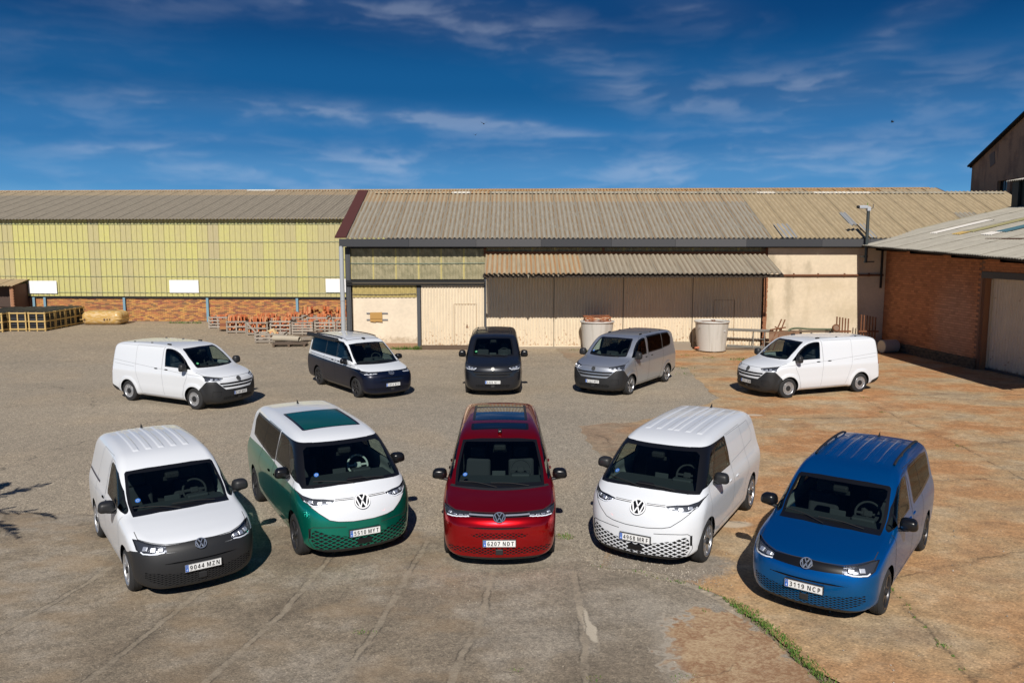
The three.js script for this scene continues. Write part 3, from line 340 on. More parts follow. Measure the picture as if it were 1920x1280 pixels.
  for (let c = 0; c < 31; c++) for (let r = 0; r < nR; r++) { const x = -7.5 + c * 1.15; let mat = x < 12.2 ? (r === nR - 1 && R3() < 0.85 ? pick(ROOF.taupeTop) : pick(ROOF.grey)) : pick(ROOF.tan); if (x > 12.2) { const q = R3(); if (c === 27 && r === 1) mat = ROOF.grey[0]; } const m = slopeSheet(S, mat, x + 0.014 * (R3() - 0.5), ye + Math.sin(pitch) * r * step, ze - Math.cos(pitch) * r * step, pitch + 0.016, g4); }
  for (const [x, r, w] of [[17.2, 1, 0.36], [17.55, 0, 0.36], [13.5, 0, 0.72]]) { const g = corr(w, step + 0.1, Math.max(2, Math.round(w / 0.23)), 0.042); slopeSheet(S, ROOF.blueGrey[0], x, ye + Math.sin(pitch) * r * step + 0.016, ze - Math.cos(pitch) * r * step + 0.03, pitch + 0.016, g); }
  for (let c = 0; c < 33; c++) { const x = -7.6 + (c + 0.5) * 1.06, m = part('ridge_cap', capGeo, (x > -3.8 && x < -2.4) || (x > 13.6 && x < 14.8) || (x > 16.8 && x < 20.2) ? ROOF.pale[0] : pick(x < -1 ? ROOF.greyOrange : ROOF.lichen), S); m.position.set(x, yr - 0.04, zr); }
  part('verge_flashing', box(0.55, 0.06, len + 0.2, -8.32, (ye + yr) / 2 + 0.08, (ze + zr) / 2, pitch), MB.brown, S);
  part('rear_slope', box(35, 0.05, len, 9.5, (ye + yr) / 2 - 0.05, zr - (ze - zr) / 2, -pitch), ROOF.grey[0], S); part('rear_wall', box(35, 5.2, 0.2, 9.5, 2.6, -52), std(rgb(0.4, 0.33, 0.24), 0.95), S);
  // old cardboard tied over a small vent
  settle(S);
  const cb = thing('cardboard_sheet', 'brown cardboard sheet fixed to two grey rails on the cream board wall', 'cardboard', [-6.75, 1.3, -39.93]);
  const rl = std(rgb(0.2, 0.2, 0.21), 0.6); part('rail', box(1.06, 0.055, 0.03, 0.05, 0.44, 0.02), rl, cb); part('rail', box(1.06, 0.055, 0.03, 0.05, 0.12, 0.02), rl, cb);
  const cs = new THREE.Shape([[-0.3, 0.03], [-0.05, 0], [0.0, 0.03], [0.31, 0], [0.3, 0.49], [-0.3, 0.48]].map((p) => new THREE.Vector2(...p))); part('board', at(new THREE.ExtrudeGeometry(cs, { depth: 0.012, bevelEnabled: false }), 0, 0, 0.04), std(rgb(0.42, 0.24, 0.075), 0.9), cb); part('flap', box(0.6, 0.012, 0.02, 0, 0.17, 0.056), std(rgb(0.27, 0.14, 0.045), 0.9), cb);
}
// ---------------------------------------------------------------- brick shed on the right
{
  const A = [18.4, 0, -40.1], phi = -1.4545, B = thing('brick_shed', 'red brick shed with deep corrugated eaves and a pale sliding door, right side', 'shed', A, phi);
  const inv = new THREE.Matrix4().makeRotationY(phi).setPosition(...A).invert(), W2L = (g) => g.applyMatrix4(inv);
  part('wall_core', merged([box(7.1, 5.3, 0.3, 3.55, 2.65, -0.18), box(8, 1.5, 0.3, 11.1, 4.66, -0.18)]), std(rgb(0.24, 0.13, 0.08), 0.95), B);
  const colours = (x, y, r) => { const t = r(); const k = 0.85 + 0.3 * r(), wear = smooth(1.9, 0.6, Math.hypot((x - 5.6) / 1.1, (y - 1.7) / 1.4)); const c = t < 0.2 ? [0.4, 0.16, 0.07] : [0.47, 0.19, 0.08]; const p = [0.5, 0.3, 0.2]; return [lerp(c[0], p[0], 0.6 * wear) * k, lerp(c[1], p[1], 0.6 * wear) * k, lerp(c[2], p[2], 0.6 * wear) * k]; };
  const b1 = brickStuff(B, 'bricks', 7.05, 4.9, 0.26, 0.108, colours, (x, y) => y < 0.42); b1.position.set(0, 0, -0.024);
  const b2 = brickStuff(B, 'bricks', 8, 1.0, 0.26, 0.108, colours); b2.position.set(7.1, 3.95, -0.024);
  const pl = new THREE.PlaneGeometry(7.1, 0.46, 60, 6); { const p = pl.attributes.position; for (let i = 0; i < p.count; i++) p.setZ(i, 0.05 + 0.03 * noiseA(p.getX(i) * 2, p.getY(i) * 4) + (p.getY(i) > 0.2 ? -0.06 : 0)); pl.computeVertexNormals(); pl.translate(3.55, 0.23, 0); } part('plinth', pl, std(rgb(1, 1, 1), 0.95, 0, { map: pixels(256, 32, (u, v, i, j) => mix3([0.05, 0.04, 0.03], [0.14, 0.1, 0.06], clamp01(0.5 + fbm(u * 20, v * 3, 4)))) }), B);
  part('lintel', box(8, 0.26, 0.24, 11.1, 3.93, -0.1), MB.steel, B); part('door_reveal', box(0.3, 3.8, 0.42, 7.0, 1.9, -0.37), std(rgb(0.34, 0.16, 0.075), 0.95), B);
  { const d = corr(6.4, 3.7, 40, 0.012, 6, 'trap'); d.translate(10.4, 0.08, -0.42); const D = part('sliding_door', d, doorMat(55, 0.3), B); part('door_rail', box(6.4, 0.1, 0.08, 10.4, 0.05, -0.38), MB.steel, D); part('side_strip', box(0.1, 3.7, 0.06, 7.24, 1.9, -0.4), std(rgb(0.6, 0.5, 0.34), 0.8), D); }
  part('rear_wall', box(15, 5, 0.3, 7.5, 2.5, -12), std(rgb(0.3, 0.16, 0.09), 0.95), B); part('north_wall', box(0.3, 5, 12, 0, 2.5, -6), std(rgb(0.3, 0.16, 0.09), 0.95), B);
  // roof: the eaves sag a little towards the yard
  const e0 = new THREE.Vector3(17.0, 5.04, -38.4), e = new THREE.Vector3(0.3, -0.38, 11.2).normalize(), r = new THREE.Vector3(8.02, 1.87, 0).normalize(); r.sub(e.clone().multiplyScalar(r.dot(e))).normalize(); const n = e.clone().cross(r).normalize();
  const basis = new THREE.Matrix4().makeBasis(e, r, n), sg = corr(1.1, 1.78, 7, 0.026), step = 1.66, half = new THREE.Matrix4();
  const paint = { white: std(rgb(0.6, 0.57, 0.52), 0.7), green: std(rgb(0.26, 0.235, 0.115), 0.7), blue: std(rgb(0.05, 0.12, 0.15), 0.6), ochre: std(rgb(0.42, 0.29, 0.1), 0.8) };
  for (let c = 0; c < 16; c++) for (let k = 0; k < 5; k++) { const u = -1.6 + c * 1.07, v = k * step; const m = part('roof_sheet', sg, pick(ROOF.speckle), B); const p = e0.clone().addScaledVector(e, u).addScaledVector(r, v).addScaledVector(n, 0.012 * (c % 2)); m.matrixAutoUpdate = true; const w = basis.clone().setPosition(p); w.premultiply(inv); w.decompose(m.position, m.quaternion, m.scale); m.rotateX(0.008); }
  const strip = (u, v0, v1, w, mat, name = 'roof_light') => { const g = corr(w, v1 - v0, Math.max(2, Math.round(w / 0.157)), 0.022); const m = part(name, g, mat, B), p = e0.clone().addScaledVector(e, u).addScaledVector(r, v0).addScaledVector(n, 0.045), q = basis.clone().setPosition(p); q.premultiply(inv); q.decompose(m.position, m.quaternion, m.scale); };
  strip(0.75, 2.6, 5.3, 0.62, paint.white); strip(2.8, 3.1, 6.4, 0.62, paint.green); strip(2.6, 2.6, 3.1, 0.7, paint.ochre); strip(4.7, 3.3, 6.4, 0.75, paint.blue); strip(4.55, 2.75, 3.25, 0.8, paint.white);
  const P = (u, v, w) => e0.clone().addScaledVector(e, u).addScaledVector(r, v).addScaledVector(n, w);
  { const bd = (a, b, w, d) => W2L(bar(a.toArray(), b.toArray(), w, d)); part('verge_board', bd(P(-2.15, 0, -0.0), P(-2.15, 8.2, 0.0), 0.06, 0.1), std(rgb(0.3, 0.26, 0.16), 0.9), B); part('eaves_beam', bd(P(-2, 0.35, -0.14), P(15.5, 0.35, -0.14), 0.1, 0.12), MB.darkWood, B); part('roof_underside', W2L(new THREE.BoxGeometry(17.5, 8.0, 0.03).applyMatrix4(basis.clone().setPosition(P(6.7, 4.08, -0.075)))), MB.darkWood, B);
    for (const u of [0.2, 3.35, 6.5, 9.6]) { const sh = new THREE.Shape([[0.15, -0.05], [1.5, -0.05], [1.5, -0.55], [1.3, -0.5], [0.15, -0.16]].map((p) => new THREE.Vector2(...p))); const g = new THREE.ExtrudeGeometry(sh, { depth: 0.12, bevelEnabled: false }); g.applyMatrix4(new THREE.Matrix4().makeBasis(r, n, e.clone().negate()).setPosition(P(u, 0, -0.06))); part('rafter', W2L(g), MB.darkWood, B); } }
  part('corner_pipe', W2L(rod([18.15, 3.0, -39.72], [18.15, 4.9, -39.72], 0.06, 8)), MB.black, B);
  // raised clerestory on the ridge
  { const cw = []; for (let k = 0; k < 9; k++) cw.push(box(0.06, 1.25, 0.05, 24.93, 7.65, -40.2 + k * 0.5)); part('clerestory', W2L(merged([box(2.6, 1.3, 4.4, 26.3, 7.6, -38.4), box(0.12, 1.4, 0.5, 24.9, 7.6, -40.4)])), std(rgb(0.025, 0.035, 0.032), 0.6), B); part('clerestory_bar', W2L(merged(cw)), std(rgb(0.14, 0.16, 0.13), 0.7), B);
    const cr = corr(5.2, 3.2, 30, 0.03); cr.applyMatrix4(new THREE.Matrix4().makeBasis(new THREE.Vector3(0, 0, 1), new THREE.Vector3(0.985, 0.17, 0), new THREE.Vector3(-0.17, 0.985, 0)).setPosition(24.65, 8.24, -38.3)); part('clerestory_roof', W2L(cr), ROOF.pale[0], B); }
}
// ---------------------------------------------------------------- taller gabled building far right
{
  const G = thing('gabled_building', 'tall dark brown gabled building rising behind the roofs, top right', 'building', [33.3, 0, -56]);
  const sh = new THREE.Shape(); const zs = [[-4, 0], [-4, 10.75], [2.94, 13.05], [9, 15.05], [16, 12.6], [16, 0]]; zs.forEach(([z, y], i) => i ? sh.lineTo(z, y) : sh.moveTo(z, y)); sh.closePath();
  for (const [a, b] of [[0.15, 1.55], [2.0, 3.1]]) { const h = new THREE.Path(); h.moveTo(a, 8.2); h.lineTo(b, 8.2); h.lineTo(b, 9.35); h.lineTo(a, 9.35); h.closePath(); sh.holes.push(h); }
  const rot = Math.atan2(-1, 0) - 0.12, place = (g) => { g.rotateY(-Math.PI / 2 - 0.125); return g; };
  const wt = pixels(256, 256, (u, v, i, j) => { const b = fbm(u * 4, v * 4, 5), s = fbm(u * 18, v * 2, 3, noiseB); return scale3(mix3([0.5, 0.29, 0.16], [0.33, 0.19, 0.11], smooth(-0.2, 0.5, b + 0.5 * s)), 0.9 + 0.2 * grit(i, j)); });
  const wg = new THREE.ExtrudeGeometry(sh, { depth: 0.4, bevelEnabled: false }); { const p = wg.attributes.position, uv = wg.attributes.uv; for (let i = 0; i < p.count; i++) uv.setXY(i, p.getX(i) / 12, p.getY(i) / 12); }
  part('gable_wall', place(wg.translate(0, 0, -0.2)), std(rgb(1, 1, 1), 0.95, 0, { map: wt }), G);
  for (const [a, b] of [[0.15, 1.55], [2.0, 3.1]]) { const w = part('window', place(box(b - a, 1.15, 0.06, (a + b) / 2, 8.78, -0.05)), std(rgb(0.012, 0.01, 0.01), 0.2), G); part('window_mullion', place(box(0.06, 1.15, 0.08, (a + b) / 2, 8.78, -0.04)), MB.darkWood, w); }
  const sl = Math.atan2(2.3, 6.94); part('roof_edge', place(merged([bar([-4.06, 10.68, -3], [-4.06, 10.68, 0.3], 0.16, 0.16), bar([-4.1, 10.72, 0.15], [9.1, 15.2, 0.15], 0.12, 0.7)])), MB.black, G);
  part('roof_slope', place(merged([box(13.7, 0.12, 9, 2.5, 12.95, -4.6, 0, 0, sl)])), ROOF.taupe[1], G);
  part('side_wall', place(merged([box(0.3, 10.7, 9, -3.9, 5.35, -4.6), box(0.3, 12.5, 9, 15.9, 6.25, -4.6)])), std(rgb(0.2, 0.13, 0.085), 0.95), G);
  part('render_patch', place(merged([box(0.7, 0.9, 0.03, -0.8, 10.9, 0.215, 0, 0, 0.3)])), std(rgb(0.22, 0.17, 0.13), 0.95), G);
}
// ---------------------------------------------------------------- lean-to at the far left
{
  const L = thing('lean_to_shed', 'small brick lean-to with corrugated roof at the far left of the yellow wall', 'shed', [-34, 0, -52.2]);
  const br = std(rgb(0.33, 0.16, 0.085), 0.95), sgeo = corr(1.1, 2.1, 5, 0.03), pt = Math.atan2(0.35, 1.85);
  part('front_wall', merged([box(3.4, 1.0, 0.14, -34.1, 0.5, -51.6), box(0.16, 2.4, 0.2, -32.45, 1.2, -51.6)]), std(rgb(0.42, 0.25, 0.16), 0.95), L); part('side_wall', box(0.14, 2.5, 1.6, -32.38, 1.25, -52.45), std(rgb(0.13, 0.065, 0.04), 0.95), L);
  const bb = []; for (let k = 0; k < 28; k++) bb.push(box(0.22, 0.07, 0.06, -32.43 + (k % 2 ? 0.05 : 0), 0.05 + k * 0.084, -51.52)); part('brick_pillar', merged(bb), br, L).userData.kind = 'stuff';
  part('opening', box(3.2, 1.3, 0.06, -34.1, 1.66, -52.2), std(rgb(0.07, 0.045, 0.035), 0.9), L);
  for (let c = 0; c < 4; c++) slopeSheet(L, pick(ROOF.greyOrange), -32.7 - c * 1.06, 2.42, -51.25, pt, sgeo);
  settle(L); L.position.z -= 0.7;
}
// ---------------------------------------------------------------- things standing about the yard
const R4 = seeded(404404);
const wood = { fresh: std(rgb(0.52, 0.36, 0.14), 0.85), grey: [0, 1, 2].map((k) => std(rgb(0.27 + 0.05 * k, 0.235 + 0.045 * k, 0.195 + 0.04 * k), 0.95)), brown: std(rgb(0.12, 0.085, 0.06), 0.95) };
const clay = [[0.5, 0.15, 0.055], [0.58, 0.2, 0.075], [0.44, 0.12, 0.05], [0.55, 0.26, 0.12]].map((c) => std(rgb(...c), 0.9));
{ // black sacks in new wooden crates, set out in a block
  const sackMat = std(rgb(0.012, 0.0125, 0.015), 0.6), sackA = []; const w = 1.02, h = 1.12, d = 1.06;
  const sackGeo = (seed, hh) => { const g = rbox(0.94, hh, 0.98, 0.06); const q = g.attributes.position; for (let i = 0; i < q.count; i++) { const x = q.getX(i), y = q.getY(i), z = q.getZ(i); q.setXYZ(i, x + 0.015 * noise3(x * 5 + seed, y * 9, z * 5), y + (y > 0 ? 0.022 * noise3(x * 4 + seed, 3, z * 4) : 0), z + 0.02 * noise3(x * 5, y * 11 + seed, z * 5)); } g.computeVertexNormals(); return g; };
  const sg = [0, 1, 2].map((k) => sackGeo(k * 9.3, 0.235));
  const topGeo = [0, 1].map((k) => { const g = new THREE.PlaneGeometry(0.98, 1.02, 10, 10).rotateX(-Math.PI / 2), q = g.attributes.position; for (let i = 0; i < q.count; i++) { const x = q.getX(i), z = q.getZ(i), e = Math.max(Math.abs(x) / 0.49, Math.abs(z) / 0.51); q.setY(i, 0.05 * (1 - e ** 4) + 0.022 * noise3(x * 4 + k * 7, z * 4, 1) - 0.03 * (e > 0.99)); } g.computeVertexNormals(); return g; });
  function crate(label, x, z) {
    const c = thing('sack_crate', label, 'crate', [x, 0, z], 0, 'wooden crates of black sacks');
    for (const sx of [-1, 1]) for (const sz of [-1, 1]) part('corner_post', box(0.075, h, 0.075, sx * (w / 2 - 0.04), h / 2, sz * (d / 2 - 0.04)), wood.fresh, c);
    for (const sz of [-1, 1]) { part('upright', box(0.07, h, 0.03, 0, h / 2, sz * (d / 2 - 0.015)), wood.fresh, c); for (const y of [0.12, 0.58, h - 0.05]) part('rail', box(w, 0.075, 0.025, 0, y, sz * (d / 2 + 0.012)), wood.fresh, c); }
    for (const sx of [-1, 1]) { part('upright', box(0.03, h, 0.07, sx * (w / 2 - 0.015), h / 2, 0), wood.fresh, c); for (const y of [0.12, 0.58, h - 0.05]) part('rail', box(0.025, 0.075, d, sx * (w / 2 + 0.012), y, 0), wood.fresh, c); }
    for (let k = 0; k < 4; k++) part('sack', sg[(k + ((x * 7) | 0) & 3) % 3].clone().translate(0, 0.18 + k * 0.245, 0), sackMat, c);
    part('cover_sheet', topGeo[(R4() * 2) | 0].clone().translate(0, h + 0.01, 0), sackMat, c);
    return c;
  }
  const cols = ['right-hand', 'middle', 'left-hand', 'outermost left'], rows = ['front', 'second', 'third', 'back'];
  for (let i = 0; i < 4; i++) for (let j = 0; j < 4; j++) crate(`wooden crate of black sacks, ${rows[j]} row of the block, ${cols[i]} column`, -28.15 - i * 1.1 - 0.03 * (i % 2), -48.05 - j * 1.12 + (i === 2 ? 0.55 : i === 3 ? 0.8 : 0));
}
{ // ochre plastic tank lying on its side
  const t = thing('plastic_tank', 'ochre yellow moulded plastic tank lying against the brick base', 'tank', [-26.15, 0, -51.7]);
  const g = rbox(2.55, 0.86, 1.5, 0.34, 0, 0.43, 0), p = g.attributes.position; for (let i = 0; i < p.count; i++) { const x = p.getX(i), y = p.getY(i); p.setZ(i, p.getZ(i) * (1 + 0.02 * noise3(x * 3, y * 3, 0))); } 
  const map = pixels(128, 64, (u, v, i, j) => scale3(mix3([0.5, 0.31, 0.09], [0.58, 0.42, 0.22], smooth(-0.2, 0.4, fbm(u * 5, v * 4, 4))), 0.95 + 0.1 * grit(i, j)));
  part('shell', g, new THREE.MeshPhysicalMaterial({ color: 0xffffff, map, roughness: 0.35, side: THREE.DoubleSide }), t); part('mould_seam', rbox(2.6, 0.035, 1.54, 0.016, 0, 0.36, 0), std(rgb(0.5, 0.33, 0.11), 0.5), t);
  part('outlet', merged([-0.98, 0.28, 0.45, 0.62].map((x, k) => at(new THREE.CylinderGeometry(k === 0 || k === 1 ? 0.06 : 0.035, 0.06, 0.05, 14), x, 0.36, 0.765, Math.PI / 2))), std(rgb(0.1, 0.05, 0.03), 0.7), t);
}
{ // grey slatted pallets with clay tiles
  const tileGeo = (() => { const g = new THREE.CylinderGeometry(0.1, 0.13, 0.5, 12, 1, true, 0, Math.PI * 1.02), i = new THREE.CylinderGeometry(0.085, 0.115, 0.5, 12, 1, true, 0, Math.PI * 1.02); return merged([g, i]); })();
  function slatted(name, label, x, z, w, h, d, turn, rows, tilt = 0, brace = false) {
    const c = thing(name, label, 'pallet', [x, 0, z], turn, 'grey pallet crates with clay tiles'), m = () => wood.grey[(R4() * 3) | 0];
    for (const sx of [-1, 1]) for (const sz of [-1, 1]) part('post', box(0.075, h, 0.075, sx * (w / 2 - 0.04), h / 2, sz * (d / 2), tilt * sz), m(), c);
    for (const sz of [-1, 1]) { part('post', box(0.07, h, 0.04, 0, h / 2, sz * (d / 2 + 0.02)), m(), c); for (let k = 0; k < rows; k++) part('slat', box(w, 0.085, 0.025, 0, 0.1 + k * (h - 0.15) / (rows - 1), sz * (d / 2 + 0.05), tilt * sz, 0, 0.02 * (R4() - 0.5)), m(), c); }
    for (const sx of [-1, 1]) for (let k = 0; k < rows; k++) part('slat', box(0.025, 0.085, d, sx * (w / 2), 0.1 + k * (h - 0.15) / (rows - 1), 0), m(), c);
    part('deck', merged([-0.4, -0.2, 0, 0.2, 0.4].map((q) => box(w, 0.02, 0.1, 0, 0.13, q * d))), m(), c); if (brace) part('brace', bar([-w / 2 + 0.03, h - 0.05, d / 2 + 0.075], [0, 0.08, d / 2 + 0.075], 0.09, 0.025), m(), c);
    return c;
  }
  function tiles(parent, x0, x1, y, z0, z1, n, upright = true) { for (let k = 0; k < n; k++) { const m = part('clay_tile', tileGeo, clay[(R4() * 4) | 0], parent); m.position.set(lerp(x0, x1, R4()), y + 0.05 * R4(), lerp(z0, z1, R4())); m.rotation.set(upright ? 0.15 * (R4() - 0.5) : Math.PI / 2 + 0.2 * (R4() - 0.5), (upright ? Math.PI : R4() * 6), upright ? 0.2 * (R4() - 0.5) : 0.3 * (R4() - 0.5)); } }
  const list = [
    ['farthest left by the steel post, low with few tiles', -18.0, -49.6, 1.15, 0.72, 1.1, 0.05, 4, 0, 14, 0.35],
    ['second in front row, tiles stacked high', -16.0, -47.0, 1.15, 0.72, 1.1, 0.06, 3, 0, 40, 0.55],
    ['with a diagonal brace across its front', -14.45, -46.0, 1.2, 0.76, 1.1, 0.02, 3, 0, 34, 0.55],
    ['leaning outwards beside the braced one', -13.2, -46.3, 1.2, 0.8, 1.1, -0.03, 4, -0.14, 34, 0.5],
    ['five tight slats, no tiles above its rim', -11.95, -46.2, 1.2, 0.74, 1.1, 0.02, 5, 0, 10, 0.3],
    ['right of the five-slatted one, by the camper van', -10.7, -46.4, 1.2, 0.72, 1.1, 0, 4, 0, 10, 0.3],
    ['rightmost, next to the downpipe', -9.45, -46.3, 1.15, 0.74, 1.1, 0, 4, 0, 10, 0.3],
    ['in the rear row behind the braced one', -14.6, -48.0, 1.2, 0.8, 1.1, 0.02, 4, 0, 24, 0.55],
    ['in the rear row near the painted post', -13.0, -48.2, 1.2, 0.85, 1.1, 0.0, 4, 0, 22, 0.6],
    ['in the rear row, third from the left', -11.6, -48.3, 1.2, 0.82, 1.1, 0.02, 4, 0, 14, 0.5],
    ['in the rear row behind the downpipe', -10.1, -48.3, 1.2, 0.82, 1.1, -0.02, 4, 0, 14, 0.5]];
  list.forEach(([l, x, z, w, h, d, t, rows, tilt, n, ty], i) => { const c = slatted('pallet_crate', `grey pallet crate of clay tiles, ${l}`, x, z, w, h, d, t, rows, tilt, l.startsWith('with a diagonal')); tiles(c, -w * 0.42, w * 0.42, 0.38, -d * 0.4, d * 0.42, Math.ceil(n * 0.8)); tiles(c, -w * 0.4, w * 0.4, ty + 0.18, -d * 0.4, d * 0.3, Math.floor(n * 0.8)); });
  const bs = thing('brick_stack', 'stack of reddish brown flat bricks between two pallet crates', 'bricks', [-16.85, 0, -47.9]); for (let y = 0; y < 6; y++) for (let x = 0; x < 2; x++) part('brick', box(0.46, 0.085, 0.8, -0.24 + x * 0.48 + 0.02 * (R4() - 0.5), 0.16 + y * 0.09, 0.02 * (R4() - 0.5)), [std(rgb(0.24, 0.09, 0.05), 0.95), std(rgb(0.36, 0.17, 0.07), 0.95)][(R4() * 2) | 0], bs); part('base_pallet', merged([box(1, 0.02, 0.9, 0, 0.1, 0), box(0.1, 0.09, 0.9, -0.42, 0.045, 0), box(0.1, 0.09, 0.9, 0.42, 0.045, 0)]), wood.brown, bs);
  const rt = thing('tile_row', 'long row of red clay tiles stacked behind the pallets at the brick wall', 'tiles', [-11.6, 0, -51.4]); for (let k = 0; k < 95; k++) { const m = part('clay_tile', tileGeo, clay[(R4() * 4) | 0], rt); m.position.set(-1.7 + 3.9 * R4(), 0.35 + 0.55 * ((k % 3) / 2), 0.4 * (R4() - 0.5)); m.rotation.set(R4() < 0.5 ? 0 : Math.PI / 2, R4() * 6, 0.3 * (R4() - 0.5)); } part('support', box(4.2, 0.3, 0.7, 0.2, 0.15, 0), wood.grey[0], rt);
  // low collapsed pallet, planks, pipes
  const lp = slatted('broken_pallet', 'low broken pallet crate of rubble in front of the tile crates', -12.75, -42.4, 1.5, 0.5, 1.0, 0.1, 3, 0.12); lp.userData.group = undefined; delete lp.userData.group; for (let k = 0; k < 26; k++) part('rubble', at(new THREE.DodecahedronGeometry(0.07 + 0.06 * R4(), 0), -0.6 + 1.2 * R4(), 0.2 + 0.28 * R4(), -0.4 + 0.8 * R4(), R4() * 3, R4() * 3), [clay[3], wood.grey[2], std(rgb(0.5, 0.36, 0.2), 0.95)][(R4() * 3) | 0], lp);
  part('broken_slab', at(new THREE.ConeGeometry(0.34, 0.22, 3), 0.1, 0.62, -0.1, 0.3, 0.6), std(rgb(0.56, 0.4, 0.2), 0.95), lp);
  const fp = thing('flat_pallet', 'weathered flat pallet on the ground under two concrete pipes', 'pallet', [-11.3, 0, -40.75], 0.12); for (let k = 0; k < 6; k++) part('deck_board', box(1.7, 0.022, 0.13, 0, 0.14, -0.45 + k * 0.18), wood.brown, fp); for (const x of [-0.75, 0, 0.75]) part('bearer', box(0.1, 0.12, 1.05, x, 0.065, 0), wood.brown, fp);
  for (const [x, z, l, ry, lb] of [[-11.55, -41.35, 1.35, 0.35, 'longer grey concrete pipe lying on the flat pallet'], [-12.0, -41.5, 0.8, 0.5, 'short grey concrete pipe left of the longer one']]) { const p = thing('concrete_pipe', lb, 'pipe', [x, 0.3, z], ry); const o = new THREE.LatheGeometry([[0.085, -l / 2], [0.15, -l / 2], [0.15, l / 2], [0.085, l / 2], [0.085, -l / 2]].map((q) => new THREE.Vector2(...q)), 20); o.rotateX(Math.PI / 2); o.rotateY(Math.PI / 2 - 0.7); part('pipe_wall', o, std(rgb(0.4, 0.35, 0.27), 0.95), p); }
  for (let k = 0; k < 6; k++) { const p = thing('plank', ['dark weathered plank, lowest of the heap', 'dark plank lying across the heap, second up', 'grey plank sticking up from the heap', 'short plank at the right of the heap', 'long plank behind the heap', 'topmost plank of the heap'][k], 'plank', [-11.2 + 0.25 * k - 0.4 * (k % 2), 0.12 + 0.07 * k, -42.3 - 0.12 * k], 0.5 - 0.18 * k); part('timber', box(1.9 - 0.15 * k, 0.06, 0.16, 0, 0, 0, 0, 0, 0.14 - 0.02 * k), k % 2 ? wood.brown : wood.grey[0], p); part('end_face', box(0.004, 0.05, 0.15, (1.9 - 0.15 * k) / 2 + 0.003, 0.12 - 0.02 * k, 0), wood.grey[2], p); }
}
{ // two white conical tubs
  const white = std(rgb(1, 1, 1), 0.55, 0, { map: pixels(256, 128, (u, v, i, j) => { const s = fbm(u * 20, v * 2, 4), b = fbm(u * 5, v * 4, 3, noiseB); return scale3(mix3([0.52, 0.5, 0.46], [0.36, 0.335, 0.285], clamp01(0.5 * smooth(0.1, 0.6, s + 0.5 * b) + 0.35 * smooth(0.12, 0.0, v))), 0.97 + 0.06 * grit(i, j)); }) });
  const make = (label, x, z, rTop, rBot, h) => { const t = thing('round_tub', label, 'tub', [x, 0, z]); const pr = [[0, 0.06], [rBot - 0.02, 0.05], [rBot, 0.08], [rTop - 0.015, h - 0.05], [rTop + 0.03, h - 0.04], [rTop + 0.035, h], [rTop, h + 0.005], [rTop - 0.03, h - 0.05], [rBot - 0.03, 0.12], [0, 0.11]]; part('shell', new THREE.LatheGeometry(pr.map((p) => new THREE.Vector2(...p)), 56), white, t); part('rim', at(new THREE.TorusGeometry(rTop + 0.015, 0.028, 8, 56), 0, h, 0, Math.PI / 2), std(rgb(0.6, 0.59, 0.56), 0.5), t);
    for (let k = 0; k < 5; k++) part('foot', box(0.18, 0.06, 0.12, (rBot - 0.08) * Math.sin(k * 1.2566), 0.03, (rBot - 0.08) * Math.cos(k * 1.2566)), wood.brown, t); return t; };
  const a = make('white round tub half hidden by the silver van, rusty frame on top', 4.15, -39.1, 0.8, 0.69, 1.42);
  const f = []; const X = 0.62, Zf = 0.5; for (const s of [-1, 1]) f.push(bar([-X, 1.47, s * Zf], [X, 1.62, s * Zf], 0.03), bar([-X * 0.9, 1.62, s * Zf], [X, 1.47, s * Zf], 0.03), bar([-X, 1.46, s * Zf], [X, 1.46, s * Zf], 0.035), bar([-X, 1.64, s * Zf], [X, 1.66, s * Zf], 0.035), bar([s * X, 1.46, -Zf], [s * X, 1.66, Zf], 0.03), bar([s * X, 1.46, Zf], [s * X, 1.66, -Zf], 0.03)); part('rusty_frame', merged(f), std(rgb(0.3, 0.1, 0.04), 0.95), a);
  const b = make('white round tub standing free in front of the last sliding door', 9.66, -38.75, 0.81, 0.67, 1.46); part('lid_ring', at(new THREE.TorusGeometry(0.6, 0.025, 6, 40), 0, 1.4, 0, Math.PI / 2), MB.rustSteel, b); part('lid_handle', merged([bar([-0.15, 1.47, 0.2], [0.15, 1.53, 0], 0.025), bar([-0.1, 1.55, 0.3], [0.02, 1.46, 0.3], 0.025), rod([-0.12, 1.56, 0.2], [0.1, 1.5, 0.35], 0.014, 6)]), MB.rustSteel, b); part('tap', rod([-0.66, 0.2, 0.2], [-0.86, 0.2, 0.3], 0.05, 10), std(rgb(0.45, 0.15, 0.08), 0.8), b); part('lug', merged([rod([-0.72, 1.1, 0.3], [-0.66, 1.2, 0.44], 0.015, 6), box(0.12, 0.08, 0.01, 0.45, 1.05, 0.64)]), std(rgb(0.4, 0.38, 0.36), 0.7), b);
  const tr = thing('concrete_trough', 'low grey trough on the ground left of the free standing tub', 'trough', [8.1, 0, -39.35]); part('trough_body', rbox(1.3, 0.34, 0.5, 0.03, 0, 0.19, 0), std(rgb(0.26, 0.22, 0.17), 0.95), tr); part('plank_base', box(1.5, 0.05, 0.3, 0, 0.025, 0.1), wood.grey[0], tr);
}
